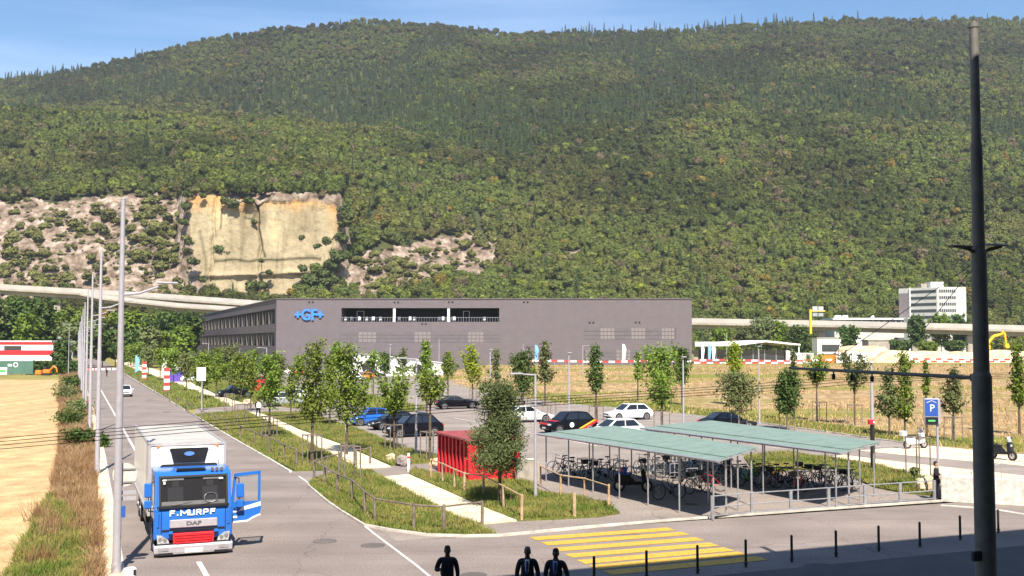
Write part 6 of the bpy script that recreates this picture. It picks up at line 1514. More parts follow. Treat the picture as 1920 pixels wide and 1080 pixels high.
# small white post sign and others
p = empty('white_sign', G(378, 771), A, 'white rectangular sign board on a pole at the side road mouth', 'sign')
b = MB(); b.tube((0, 0, 0), (0, 0, 4.4), .06, .06, 8); b.build('pole', M['galv_light'], p); b = MB(); b.bbox((-.1, -.08, 3.8), (.9, .08, 1.4), .02); b.build('board', M['white_matt'], p)
for i, (px, py, lab) in enumerate(((312, 738, 'red and white striped tower by the road, nearer of two'), (270, 714, 'red and white striped tower by the road, farther of two'))):
    p = empty('striped_tower', G(px, py), A, lab, 'tower', 'red and white roadside towers'); b1 = MB()
    for k in range(7): b1.box((0, 0, .30+k*.5), (.72+.02*(k % 2), .72+.02*(k % 2), .50), mi=k % 2)
    b1.build('shaft', [M['barrier_red'], M['barrier_white']], p)
    b = MB(); b.box((0, 0, .02), (1.3, 1.3, .06)); b.build('base', M['concrete'], p)
def feather(px, py, h, m, lab, Y=None):
    p = empty('feather_flag', G(px, py), A, lab, 'flag', 'feather flags by the avenue and factory')
    if Y: q = AT(px, py, Y); p.location = (q.x, Y, gz(q.x, Y))
    b = MB(); b.tube((0, 0, 0), (0, 0, h), .03, .02, 6); b.build('pole', M['galv'], p)
    b = MB(); b.yprism([(.03, h*.2), (.55*h/4, h*.25), (.85*h/4, h*.75), (.5*h/4, h*.97), (.03, h)], -.01, .01); b.build('cloth', m, p)
feather(253, 706, 4.4, M['skyblue'], 'blue feather flag beside the avenue path'); feather(303, 712, 4.2, M['barrier_white'], 'white feather flag left of the nearer striped tower')
feather(1003, 690, 4.6, M['skyblue'], 'blue feather flag left before the factory front', 238); feather(1167, 690, 4.8, M['barrier_white'], 'white feather flag right before the factory front', 238)
for i, px in enumerate((1315, 1328, 1336)): feather(px, 684, 4.6, M['barrier_white' if i != 1 else 'skyblue'], ['leftmost white feather flag before the glass pavilion', 'pale blue feather flag in the middle before the pavilion', 'rightmost white feather flag before the pavilion'][i], 256)
p = empty('banner_on_pole', G(252, 668+6), A, 'white square flag on a pole far off above the avenue trees', 'flag'); b = MB(); b.tube((0, 0, 0), (0, 0, 11), .06, .05, 6); b.build('pole', M['galv'], p); b = MB(); b.box((1.0, 0, 9.6), (2.0, .03, 2.6)); b.build('cloth', M['barrier_white'], p)
p = empty('banner_on_pole', G(291, 672), A, 'blue square flag on a pole far off above the avenue trees', 'flag'); b = MB(); b.tube((0, 0, 0), (0, 0, 10), .06, .05, 6); b.build('pole', M['galv'], p); b = MB(); b.box((.8, 0, 8.2), (1.4, .03, 3.4)); b.build('cloth', M['skyblue'], p)
p = empty('market_stall', G(328, 716), A, 'small purple and white stall tent beside the avenue', 'tent'); b = MB(); b.box((0, 0, 1.1), (2.6, 2, 2.2)); b.build('cloth', M['purple'], p); b = MB(); b.add([(-1.6, -1.3, 2.2), (1.6, -1.3, 2.2), (1.6, 1.3, 2.2), (-1.6, 1.3, 2.2), (0, 0, 3.1)], [(0, 1, 4), (1, 2, 4), (2, 3, 4), (3, 0, 4)]); b.build('roof', M['barrier_white'], p)
b1 = empty('road_barrier', G(150, 697), A, 'low white and red barrier boards at the far end of the road', 'barrier')
b = MB()
for k in range(8): b.box((k*1.3, 0, .6), (1.0, .1, .5))
b.build('boards', M['barrier_white'], b1); b = MB(); 
for k in range(8): b.box((k*1.3+.65, 0, .6), (.28, .1, .5))
b.build('red_boards', M['barrier_red'], b1)
# lamp posts of the lot
LP_ = [(1004, 936, 701, -1, 'grey street lamp beside the red shed and nearer shelter'), (919, 760, 656, 0, 'slim lamp post beside the bright yellow-green tree'), (1067, 790, 662, 0, 'slim lamp post between two trees in mid lot'), (1282, 832, 670, 0, 'lamp post behind the nearer shelter roof'),
       (1424, 795, 650, 0, 'lamp post at the meadow edge behind the farther shelter'), (1093, 716, 648, 1, 'lamp post on the meadow in front of the factory right half'), (731, 745, 647, 0, 'lamp post with round head left of mid lot'), (780, 856, 672, -1, 'lamp post standing in the verge in front of the black off-roader'),
       (823, 712, 636, 0, 'distant lamp post before the factory, left of the yellow-green tree'), (667, 735, 648, -1, 'lamp post behind the tree group near the canopy'), (640, 720, 662, -1, 'lamp post with level arm beside the tree group'), (499, 745, 652, -1, 'lamp post with arm above the avenue trees'), (390, 710, 644, -1, 'small distant lamp post left end of the factory side'),
       (448, 720, 655, 0, 'thin lamp post between two avenue trees below the window rows'), (981, 705, 646, 0, 'distant thin lamp post before the factory middle'), (1363, 705, 625, 0, 'lamp post in front of the glass pavilion roof'), (1240, 705, 640, 0, 'thin distant lamp post behind the tall light green tree'), (128, 705, 608, -1, 'lamp post behind the stubble field beside the hedge')]
for (px, py, ty, arm, lab) in LP_:
    q = G(px, py); q.z = gz(q.x, q.y); s_ = (py-HOR)/HC; h = (py-ty)/s_*(1.0)
    h = AT(px, ty, q.y).z - q.z
    o = empty('street_lamp', q, A, lab, 'street lamp', 'street lamps of the parking lot')
    b = MB(); b.tube((0, 0, 0), (0, 0, h*.25), .085, .08, 10); b.tube((0, 0, h*.25), (0, 0, h), .07, .05, 10); b.build('pole', M['galv_light'], o, smooth=True)
    if arm: b = MB(); b.path([(0, 0, h-.05), (arm*.5, 0, h-.02), (arm*.75, 0, h)], .035, 6); b.build('arm', M['galv_light'], o)
    b = MB(); b.bbox(((arm*.95, 0, h+.02) if arm else (0, -.1, h+.03)), (.62 if arm else .34, .24, .08), .02); b.build('lamp_head', M['galv_light'], o)
# lamp post with red alarm box
q = G(1637, 882); o = empty('street_lamp', q, A, 'lamp post with red box and dark lower half, behind the farther shelter', 'street lamp', 'street lamps of the parking lot'); h = AT(1637, 680, q.y).z
b = MB(); b.tube((0, 0, 0), (0, 0, h*.42), .13, .12, 12); b.build('lower_pole', M['darkmetal'], o, smooth=True)
b = MB(); b.tube((0, 0, h*.42), (0, 0, h), .10, .06, 12); b.tube((0, 0, h), (0, 0, h+.05), .18, .16, 10); b.build('pole', M['galv_light'], o, smooth=True)
b = MB(); b.bbox((-.16, -.1, h*.45), (.36, .2, .26), .03); bb_ = b.build('alarm_box', M['red'], o); b = MB(); b.disc((-.06, -.21, h*.45), .06, 'y', 10); b.build('lens', M['lettering'], bb_)
# boulders and marker posts
def boulder(px, py, sx, sy, sz, m, lab, seed):
    r = np.random.default_rng(seed); b = MB(); b.ball((0, 0, 0), 1, 14, 9); v = np.array(b.v)
    f = .80 + .45*np.array([noise.noise(Vector(p)*1.6+Vector((seed, 0, 0))) for p in b.v]); v = v*f[:, None]; v = np.sign(v)*np.abs(v)**.75; v = v*np.array([sx, sy, sz]); v[:, 2] += sz*.7
    b.v = [tuple(p) for p in v]; q = G(px, py, .05); tag(b.build('boulder', M[m], loc=q, rz=r.random()*3), lab, 'boulder', 'boulders beside the footpath')
boulder(732, 865, .36, .3, .28, 'boulder', 'pale cream boulder left of the grey block by the side road', 3); boulder(756, 873, .46, .35, .38, 'boulder_grey', 'grey square boulder between the two cream ones', 5)
boulder(819, 873, .52, .3, .26, 'boulder', 'cream boulder lying at the foot of the fence by the side road', 8); boulder(1736, 922, .60, .45, .45, 'boulder', 'large cream boulder next to the pale parapet wall', 11)
boulder(464, 759, .7, .45, .42, 'boulder', 'cream boulder beside the footpath far up the avenue', 14); boulder(1760, 902, .35, .3, .3, 'boulder', 'small cream boulder behind the large one by the parapet wall', 15)
def mpost(px, py, h, lab):
    p = empty('marker_post', G(px, py, .02), A, lab, 'post', 'white marker posts'); b = MB(); b.tube((0, 0, 0), (0, 0, h), .075, .07, 10); b.build('post', M['white_matt'], p); b = MB(); b.tube((0, 0, h*.72), (0, 0, h*.82), .079, .078, 10); b.build('band', M['red'], p); b = MB(); b.tube((0, 0, h), (0, 0, h+.03), .05, .03, 10); b.build('cap', M['black'], p)
mpost(766, 884, 1.0, 'white marker post with red band beside the boulders'); mpost(649, 815, .8, 'small white marker post in the grass left of the parked cars')
# tree guard of four rails without a crown beside the terrace
# ============================================================ TREES AND PLANTS
def tree_mesh(seed, h, cb, rw, style, n, leaf):
    """h height, cb crown base height, rw crown half width -> crown verts, limb builder"""
    r = np.random.default_rng(seed); limbs = MB(); H = h-cb; C = []
    limbs.tube((0, 0, -.05), (0, 0, cb), .028*h**.7, .022*h**.7, 8); lean = Vector((r.uniform(-.04, .04), r.uniform(-.04, .04), 1))
    limbs.path([(0, 0, cb), tuple(Vector((0, 0, cb))+lean*H*.5), tuple(Vector((0, 0, cb))+lean*H*.93)], [.020*h**.7, .012*h**.7, .004], 6)
    nb = {'round': 46, 'airy': 30, 'vase': 22, 'col': 34, 'dense': 60, 'pine': 84}[style]
    for k in range(nb):
        t = (k+.5)/nb if style != 'vase' else .12+.3*r.random(); az = k*2.4+r.uniform(-.4, .4)
        if style == 'round': rad = rw*math.sin(math.pi*min(1, .14+.80*t))**.65; el = .5+.5*t
        elif style == 'dense': rad = rw*math.sin(math.pi*min(1, .10+.84*t))**.5; el = .35+.5*t
        elif style == 'airy': rad = rw*(1-.8*t)**.7*(.55+.6*r.random()); el = .7+.5*r.random()
        elif style == 'col': rad = rw*(1-.55*t)*(.6+.5*r.random()); el = .9
        elif style == 'pine': rad = rw*(1-.75*t)**.8*(.6+.55*r.random()); el = .15+.25*r.random()
        else: rad = rw*(.7+.5*r.random()); el = 1.0+.2*r.random()
        rad *= .68+.64*noise.noise(Vector((math.cos(az)*1.3+seed, math.sin(az)*1.3, t*2.5)))**1.0+.32
        s = Vector((0, 0, cb))+lean*H*t*(.92 if style not in ('round', 'dense') else .80)
        L = rad/max(.3, math.cos(min(el, 1.3))) if style in ('vase',) else rad
        if style == 'vase': L = H*(.55+.35*r.random()); dirv = Vector((math.cos(az)*rad/L, math.sin(az)*rad/L, 1)).normalized()
        else: dirv = Vector((math.cos(az)*math.cos(el), math.sin(az)*math.cos(el), math.sin(el))); L = rad/math.cos(el) if el < 1 else rad*1.6
        L = min(L, (h-s.z)/max(dirv.z, .05)+.1)
        e = s+dirv*L; limbs.tube(tuple(s), tuple(e), .010*h**.5, .004, 4, cap=False)
        L *= r.uniform(.62, 1.12); m = max(3, int(L/.16)); sg = {'round': .19, 'dense': .17, 'airy': .13, 'col': .13, 'vase': .12, 'pine': .13}[style]
        for j in range(m):
            u = .25+.75*(j+r.random())/m; C.append((np.array(s+dirv*L*u), sg*(.75+.5*r.random())*(rw**.5)*1.15))
    C = C; per = max(2, int(n/len(C)))
    P = np.concatenate([c+r.normal(size=(per, 3))*s_ for c, s_ in C])
    P[:, 2] = np.clip(P[:, 2], cb*.85, h*1.04)
    Nn = P - np.array([0, 0, cb+H*.35]); Nn[:, 2] = Nn[:, 2]*.5+rw*.55
    V, Q = leaf_quads(P, leaf, r, Nn, .75) if style != 'pine' else leaf_quads(P, leaf, r, Nn, 1.2, asp=.26)
    return V, Q, limbs
def tree(px, by, ty, cby, hw, style, m, label, seed, name='young_tree', group='young trees of the parking lot', n=None, Y=None, leaf=None):
    if Y is None: q = G(px, by, 0.05)
    else: q = AT(px, by, Y); q = Vector((q.x, Y, 0))
    q.z = max(q.z, gz(q.x, q.y)) if Y is None else gz(q.x, q.y)
    s = F/q.y; h = AT(px, ty, q.y).z-q.z; cb = max(.25, AT(px, cby, q.y).z-q.z); rw = hw/s
    if leaf is None: leaf = min(.36, .045+.00075*q.y)
    if n is None: n = int(min(15000, 400*rw*(h-cb)/(leaf/.13)**2*{'dense': 1.5, 'round': .95, 'pine': 1}.get(style, .62)))
    V, Q, limbs = tree_mesh(seed, h, cb, rw, style, max(n, 500), leaf)
    o = empty(name, q, 0, label, 'tree', group)
    limbs.build('trunk', M['bark'], o); link('crown', mesh_np('crown', V, Q, [M[m]]), o)
    return o
TL = [(505, 824, 665, 772, 42, 'airy', 'leaf', 'full round green tree beside the footpath where a person walks'),
 (585, 870, 642, 800, 43, 'col', 'leaf', 'tall leafy tree in the verge left of the parked blue hatchback'),
 (650, 852, 650, 805, 54, 'col', 'leaf', 'broad leafy tree directly left of the blue hatchback'),
 (618, 800, 668, 760, 24, 'airy', 'leaf', 'thinner tree filling the gap between the two leafiest trees'),
 (739, 846, 695, 798, 36, 'vase', 'leaf', 'small vase shaped tree between blue and black cars'),
 (806, 864, 690, 775, 36, 'vase', 'leaf', 'slender staked tree in front of the black off-roader'),
 (800, 780, 640, 728, 24, 'airy', 'leaf', 'airy tree behind the black off-roader, top before the factory panels'),
 (886, 752, 648, 722, 26, 'airy', 'leaf_yellow', 'bright yellow-green tree beyond the black sports car'),
 (930, 742, 655, 715, 15, 'airy', 'leaf_olive', 'small olive tree right of the yellow-green one'),
 (979, 765, 655, 741, 24, 'round', 'leaf_dark', 'dark green tree in mid lot behind the grey street lamp'),
 (1022, 760, 640, 725, 22, 'airy', 'leaf_olive', 'thin airy tree right of the dark mid lot tree'),
 (1118, 800, 648, 742, 24, 'airy', 'leaf_dark', 'narrow pointed tree left of the white estate car'),
 (1196, 755, 660, 715, 11, 'col', 'leaf', 'very thin sapling before the factory right panels'),
 (1241, 812, 645, 764, 34, 'round', 'leaf', 'tall light green tree right above the white estate car'),
 (1279, 760, 648, 720, 16, 'dense', 'leaf_dark', 'dark compact tree behind the tall light green one'),
 (1378, 760, 645, 708, 24, 'airy', 'leaf_yellow', 'yellowish tree in front of the glass pavilion'),
 (1386, 812, 700, 772, 38, 'round', 'leaf_olive', 'wide olive grey tree above the farther shelter'),
 (1476, 806, 694, 776, 27, 'dense', 'leaf_dark', 'very dense deep green tree above the farther shelter'),
 (1489, 790, 655, 730, 12, 'col', 'leaf_olive', 'thin olive tree top just behind the dense deep green tree'),
 (1532, 790, 664, 742, 26, 'vase', 'leaf', 'upright open tree at the meadow edge left of the arm shadow'),
 (1603, 796, 662, 752, 31, 'vase', 'leaf_olive', 'open olive tree at the meadow edge left of the red alarm box'),
 (1668, 818, 690, 790, 26, 'airy', 'leaf_olive', 'thin olive tree just right of the lamp with the red box'),
 (1697, 818, 658, 796, 26, 'col', 'leaf', 'tall fresh green columnar tree left of the parking sign'),
 (1738, 822, 672, 745, 8, 'col', 'leaf', 'very slim sapling rising behind the parking sign'),
 (1788, 826, 690, 786, 30, 'airy', 'leaf_olive', 'airy grey olive tree between parking sign and mast'),
 (1912, 815, 640, 770, 28, 'airy', 'leaf', 'green tree cut by the right picture edge'),
 (700, 742, 660, 700, 20, 'airy', 'leaf', 'airy tree before the white canopy, left part'),
 (755, 735, 655, 705, 16, 'airy', 'leaf_olive', 'slim olive tree before the white off-roader'),
 (722, 728, 662, 700, 14, 'dense', 'leaf_dark', 'small dark round tree before the canopy opening'),
 (840, 745, 660, 712, 20, 'airy', 'leaf', 'airy tree just left of the yellow-green tree'),
 (628, 738, 640, 700, 18, 'airy', 'leaf', 'tree whose top reaches the factory wall right of the blue sign'),
 (560, 740, 668, 715, 20, 'airy', 'leaf', 'tree before the plain factory corner'),
 (545, 790, 690, 760, 18, 'airy', 'leaf', 'thin tree between the round tree and the tall leafy tree'),
 (1000, 742, 690, 722, 12, 'airy', 'leaf', 'little green tree low behind the grey street lamp'),
 (908, 768, 712, 745, 16, 'vase', 'leaf_olive', 'young tree with bare upright twigs beside the hidden black car'),
 (1715, 905, 880, 889, 8, 'col', 'leaf_olive', 'nearly leafless sapling inside its stake frame beside the pale terrace')]
for i, (px, by, ty, cby, hw, stl, m, lab) in enumerate(TL): tree(px, by, ty, cby, hw, stl, m, lab, 400+i)
# avenue trees far up the road
av = [(380, 752, 660, 726, 24), (405, 745, 655, 722, 26), (430, 738, 648, 716, 26), (452, 752, 662, 730, 24), (470, 770, 680, 742, 20), (350, 735, 662, 712, 20), (325, 724, 655, 702, 20), (300, 716, 650, 694, 20), (278, 708, 648, 690, 18), (256, 700, 645, 684, 16), (475, 735, 655, 715, 16), (520, 750, 668, 725, 18), (240, 693, 648, 680, 14)]
for i, (px, by, ty, cby, hw) in enumerate(av): tree(px, by, ty, cby, hw, ['round', 'airy', 'round'][i % 3], ['leaf', 'leaf', 'leaf_olive'][i % 3], ORD[i] + ' avenue tree of the group left of the round tree, in order of building from the side road outward' if False else '%s tree of the leafy avenue group beside the path, crown number counted loosely' % ORD[i], 500+i, group='avenue trees along the footpath')
for i, (px, by, ty, cby, hw) in enumerate(av):
    pass
# background woods at the end of the road
bgw = []
for i in range(15): bgw.append((-60+i*15+rng.uniform(-4, 4), 545+42*((i*37) % 10)/10+ (30 if i > 9 else 0), 300+50*((i*53) % 7)/7, rng.uniform(24, 34)))
for i in range(9): bgw.append((245+i*14+rng.uniform(-4, 4), 578+30*((i*29) % 8)/8, 330+60*((i*17) % 5)/5, rng.uniform(20, 28)))
for i in range(9): bgw.append((170+i*22+rng.uniform(-4, 4), 612+14*((i*29) % 8)/8, 300+20*((i*17) % 5)/5, rng.uniform(16, 22)))
bgw.sort()
for i, (px, ty, Y, hw) in enumerate(bgw):
    yb_ = HOR+HC*F/Y; tree(px, yb_, ty, yb_-(yb_-ty)*.22, hw, 'dense', ['leaf_dark', 'leaf', 'leaf_olive'][(i*7) % 3] if i % 4 else 'leaf_dark', None, 600+i, 'woodland_tree', 'woodland trees at the end of the road', n=1500, Y=Y, leaf=.55)
    o_ = bpy.data.objects[-1]
wt = sorted([o for o in bpy.data.objects if o.name.startswith('woodland_tree')], key=lambda o: o.location.x/o.location.y)
cnt = {}
for i, o in enumerate(wt):
    px_ = o.location.x/o.location.y*F+960; wh_ = 'behind the stubble field' if px_ < 140 else 'closing the far end of the road' if px_ < 250 else 'behind the avenue trees'
    k_ = cnt.get(wh_, 0); cnt[wh_] = k_+1; o['label'] = '%s from the left of the big woodland trees %s' % (ORD[min(k_, 15)], wh_)
at_ = sorted([o for o in bpy.data.objects if o.get('group') == 'avenue trees along the footpath'], key=lambda o: o.location.x/o.location.y)
for i, o in enumerate(at_): o['label'] = '%s avenue tree from the left in the leafy group between road and factory' % ORD[i]
# trees before the viaduct on the right
vt = [(1432, 598, 400, 26, 'leaf_olive', 'rounded olive tree before the viaduct behind the pavilion'), (1462, 600, 390, 16, 'leaf', 'light green tree right of the rounded one before the viaduct'), (1500, 612, 385, 19, 'leaf_dark', 'dark bush-like tree before the viaduct left of the yellow gantry'), (1592, 612, 385, 18, 'leaf_dark', 'dark conifer-like tree right of the yellow gantry'),
      (1350, 616, 390, 20, 'leaf', 'tree peeping over the pavilion roof next to the factory'), (1395, 612, 395, 18, 'leaf_olive', 'small tree over the middle of the pavilion roof'), (1722, 590, 440, 20, 'leaf_dark', 'dark tree at the foot of the white office block, left'), (1765, 590, 470, 22, 'leaf', 'green tree at the foot of the white office block, middle'), (1800, 588, 472, 20, 'leaf_dark', 'dark tree at the foot of the white office block, right'),
      (1690, 640, 420, 18, 'leaf_dark', 'tree in the shade below the viaduct, left of the office'), (1740, 642, 420, 20, 'leaf', 'tree in the shade below the viaduct under the office'), (1790, 640, 420, 20, 'leaf_dark', 'tree in the shade below the viaduct beside the mast')]
for i, (px, ty, Y, hw, m, lab) in enumerate(vt):
    yb_ = HOR+HC*F/Y-8; tree(px, yb_, ty, yb_-(yb_-ty)*.2, hw, 'dense', m, lab, 700+i, 'woodland_tree', 'trees beside the viaduct', n=1300, Y=Y, leaf=.5)
# hedge and clipped tree at left
p = empty('hedge', AT(110, 700, 240), 0, 'long clipped dark green hedge behind the stubble field', 'hedge'); p.location.z = 0
C = np.stack([rng.uniform(-7, 6, 5200), rng.uniform(-1.2, 1.2, 5200), rng.uniform(0, 2.9, 5200)], 1); V, Q = leaf_quads(C, .3, rng); link('foliage', mesh_np('foliage', V, Q, [M['hedge']]), p)
tree(116, 700, 634, 690, 15, 'dense', 'hedge', 'dark clipped conical tree beside the red and white building', 801, 'clipped_tree', None, n=2600, Y=250, leaf=.35)
# pine before the red shed
tree(937, 948, 712, 885, 74, 'pine', 'needle', 'shaggy pine tree in front of the red shed', 820, 'pine_tree', None, n=20000, leaf=.085)
# stakes round the young trees
def guard(px, by, w_, h, label):
    q = G(px, by, .05); o = empty('tree_stakes', q, A+R(8), label, 'tree stakes', 'stake frames round the young trees')
    for x, y in ((-w_, -w_), (w_, -w_), (w_, w_), (-w_, w_)):
        b = MB(); b.tube((x, y, -.05), (x, y, h), .04, .038, 6); b.build('stake', M['wood'], o)
    b = MB()
    for z in (h-.05,): b.tube((-w_, -w_, z), (w_, -w_, z), .03, .03, 5); b.tube((w_, -w_, z), (w_, w_, z), .03, .03, 5); b.tube((w_, w_, z), (-w_, w_, z), .03, .03, 5); b.tube((-w_, w_, z), (-w_, -w_, z), .03, .03, 5)
    b.build('cross_rail', M['wood'], o)
for px, by, lab in ((585, 872, 'stake frame round the tall leafy tree in the verge'), (655, 900, 'stake frame in the corner verge beside the side road'), (738, 846, 'stake frame round the vase shaped tree'), (806, 864, 'stake frame round the slender tree before the black off-roader'), (505, 826, 'stake frame round the round tree by the footpath'), (452, 795, 'stake frame in the verge left of the footpath'),
                    (430, 770, 'stake frame at the side road corner'), (1118, 800, 'stake frame left of the white estate car'), (1030, 790, 'stake frame before the mid lot trees'), (1386, 812, 'stake frame round the wide olive tree'), (1241, 812, 'stake frame round the tall light green tree'), (1537, 790, 'stake frame round the upright open tree at the meadow'), (1603, 797, 'stake frame round the open olive tree at the meadow'),
                    (1788, 828, 'stake frame left of the mast at the meadow edge'), (1722, 895, 'tall stake frame beside the pale terrace and parking sign'), (979, 766, 'stake frame round the dark mid lot tree'), (890, 756, 'stake frame round the yellow-green tree'), (1476, 806, 'stake frame round the very dense tree')):
    guard(px, by, .42, 1.75 if px != 1722 else 2.1, lab)

# ---- grass, straw and tall weeds
def blades(P, hgt, wid, r, spread=.35):
    n = len(P); a = r.random(n)*6.283; lean = r.normal(size=(n, 2))*spread; h = hgt*(.5+.9*r.random(n))
    dx, dy = np.cos(a)*wid/2, np.sin(a)*wid/2; z = P[:, 2]
    b0 = np.stack([P[:, 0]-dx, P[:, 1]-dy, z], 1); b1 = np.stack([P[:, 0]+dx, P[:, 1]+dy, z], 1)
    t1 = np.stack([P[:, 0]+dx*.3+lean[:, 0]*h, P[:, 1]+dy*.3+lean[:, 1]*h, z+h], 1); t0 = np.stack([P[:, 0]-dx*.3+lean[:, 0]*h, P[:, 1]-dy*.3+lean[:, 1]*h, z+h], 1)
    V = np.stack([b0, b1, t1, t0], 1).reshape(-1, 3); return V, np.arange(4*n).reshape(n, 4)
def scatter(pix, n, z=0.05, wpix=None):
    pts = [G(*p) for p in pix]; poly = [(p.x, p.y) for p in pts]; xs_ = [p[0] for p in poly]; ys_ = [p[1] for p in poly]; out = np.zeros((0, 2))
    while len(out) < n:
        q = np.stack([rng.uniform(min(xs_), max(xs_), n*3), rng.uniform(min(ys_), max(ys_), n*3)], 1); out = np.concatenate([out, q[inpoly(q[:, 0], q[:, 1], poly)]])
    out = out[:n]; return np.concatenate([out, np.full((n, 1), z)], 1)
def inset_all(): pass
def grass(pixs, dens, h, w_, m, name, label, z=.08, patch=0):
    parts = []
    for pg in pixs:
        pts = [G(*p) for p in pg]; ar = abs(sum(pts[i].x*pts[(i+1) % len(pts)].y-pts[(i+1) % len(pts)].x*pts[i].y for i in range(len(pts))))/2
        P = scatter(pg, int(min(90000, ar*dens)), z)
        if patch: P = P[fbm(P[:, 0]*.35+patch, P[:, 1]*.35, 3) > .5+.0*patch] if patch > 0 else P
        k = fbm(P[:, 0]*.7, P[:, 1]*.7, 3); V, Q = blades(P, h*(1), w_, rng); V = V.reshape(-1, 4, 3); V[:, 2:, 2] -= (V[:, 2:, 2]-z)*(.9-1.2*k)[:, None].clip(0, .8); parts.append((V.reshape(-1, 3), Q))
    V, Q = join(parts); o = link(name, mesh_np(name, V, Q, [M[m]])); tag(o, label, 'grass', kind='stuff')
grass([V1, V3], 380, .19, .038, 'grass', 'grass', 'green grass and weeds of the verges beside the junction')
grass([V0, V2, V4], 190, .20, .05, 'grass', 'grass', 'green grass of the verges along the footpath and lot')
grass([V0b, V2b, V5], 25, .4, .15, 'grass', 'grass', 'green grass of the far verges up the avenue')
grass([V1, V3, V0, V2, V4], 16, .30, .03, 'drygrass', 'dry_grass', 'brown dry stems among the green verge grass')
vg = [(112, 708), (150, 694), (158, 720), (182, 800), (200, 880), (206, 960), (214, 1085), (206, 1200), (-30, 1150), (20, 1062), (66, 975), (96, 915), (108, 840), (110, 780)]
grass([[(110, 780), (112, 708), (150, 694), (158, 720), (172, 790), (181, 870), (186, 960), (150, 985), (92, 930), (108, 840)]], 260, .42, .03, 'drygrass', 'dry_weeds', 'tall brown dry weeds on the left roadside verge', .02)
grass([[(160, 960), (187, 950), (193, 1085), (190, 1200), (140, 1200), (160, 1060)]], 520, .45, .03, 'drygrass', 'dry_weeds', 'tall straw coloured weeds in the bottom left corner', .02)
grass([[(92, 930), (150, 985), (168, 960), (176, 1100), (120, 1200), (-30, 1150), (20, 1062), (66, 975)]], 430, .34, .035, 'grass', 'grass', 'lush green grass patch between stubble field and roadside', .02)
grass([[(900, 735), (1050, 757), (1250, 774), (1430, 794), (1700, 832), (1920, 850), (1920, 838), (1700, 815), (1430, 780), (1250, 760), (1050, 742), (900, 722)]], 30, .26, .10, 'grass', 'grass', 'green grass strip along the edge of the meadow', .02)
grass([[(92, 930), (150, 985), (168, 960), (176, 1100), (120, 1200), (-30, 1150), (20, 1062), (66, 975)]], 16, .42, .03, 'drygrass', 'dry_weeds', 'scattered brown stems through the green patch by the stubble field', .02)
# tall tussocks breaking up the verge
for pg_, nn_ in (([(110, 780), (112, 708), (150, 694), (158, 720), (172, 790), (181, 870), (186, 960), (150, 985), (92, 930), (108, 840)], 60), ([(92, 930), (150, 985), (190, 1085), (120, 1200), (-30, 1150), (20, 1062), (66, 975)], 9)):
    Pc = scatter(pg_, nn_, .02); Pt = np.repeat(Pc, 130, 0); Pt[:, :2] += rng.normal(size=(len(Pt), 2))*.22; V, Q = blades(Pt, .65, .03, rng, .35)
    tag(link('weed_tussocks', mesh_np('weed_tussocks', V, Q, [M['drygrass']])), 'taller brown weed tussocks standing up along the left verge', 'grass', kind='stuff')
# straw stubble tufts on the meadow and field
def straw(nq, xr, yr, h, w_, label, region):
    P = np.stack([rng.uniform(*xr, nq), rng.uniform(*yr, nq)], 1); P = P[region(P)]; z = gz(P[:, 0], P[:, 1]); V, Q = blades(np.concatenate([P, z[:, None]], 1), h, w_, rng, .5); tag(link('straw', mesh_np('straw', V, Q, [M['straw']])), label, 'grass', kind='stuff')
lotpoly = [(p.x, p.y) for p in [G(*q) for q in [(830, 705), (880, 730), (1050, 759), (1250, 776), (1430, 796), (1700, 834), (1950, 856), (1950, 700), (1900, 690), (830, 690)]]]
straw(60000, (-30, 115), (60, 235), .32, .10, 'dry straw and pale stems on the meadow before the factory', lambda P: inpoly(P[:, 0], P[:, 1], [(G(880, 730).x, G(880, 730).y), (G(1050, 759).x, G(1050, 759).y), (G(1250, 776).x, G(1250, 776).y), (G(1430, 796).x, G(1430, 796).y), (G(1700, 834).x, G(1700, 834).y), (G(1980, 858).x, G(1980, 858).y), (118, 235), (-25, 235)]) & (fbm(P[:, 0]*.08, P[:, 1]*.16, 3) > .42))
# shrubs of the left verge
def shrub(px, by, w_, h, m, lab, seed, dens=900):
    r = np.random.default_rng(seed); q = G(px, by, .0); o = empty('shrub', q, 0, lab, 'shrub', 'shrubs of the left roadside verge'); k = F/q.y
    P = []
    for j in range(14): c = np.array([r.uniform(-.6, .6)*w_, r.uniform(-.6, .6)*w_, h*r.uniform(.25, .8)]); P.append(c+r.normal(size=(dens//14, 3))*np.array([w_*.28, w_*.28, h*.16]))
    P = np.concatenate(P); P[:, 2] = np.abs(P[:, 2]); V, Q = leaf_quads(P, .07+.0005*q.y, r); link('foliage', mesh_np('foliage', V, Q, [M[m]]), o)
    b = MB()
    for j in range(6): b.tube((0, 0, 0), (r.uniform(-.5, .5)*w_, r.uniform(-.5, .5)*w_, h*.7), .03, .01, 4)
    b.build('stem', M['bark'], o)
for i, a_ in enumerate([(128, 752, 1.6, 2.0, 'leaf_olive', 'olive shrub at the far end of the left verge'), (133, 730, 1.5, 2.0, 'leaf_dark', 'dark shrub beside the hedge end of the verge'), (130, 800, 1.3, 1.5, 'leaf_dark', 'dark green shrub in the middle of the left verge, near the field'), (150, 838, 1.1, 1.2, 'leaf_dark', 'dark green shrub close to the second pole'), (145, 775, 1.3, 1.5, 'leaf_olive', 'olive shrub among brown weeds near the poles'), (192, 838, .45, .8, 'leaf_dark', 'small dark bush at the kerb beside the second pole')]): shrub(*a_, seed=900+i)
import bmesh
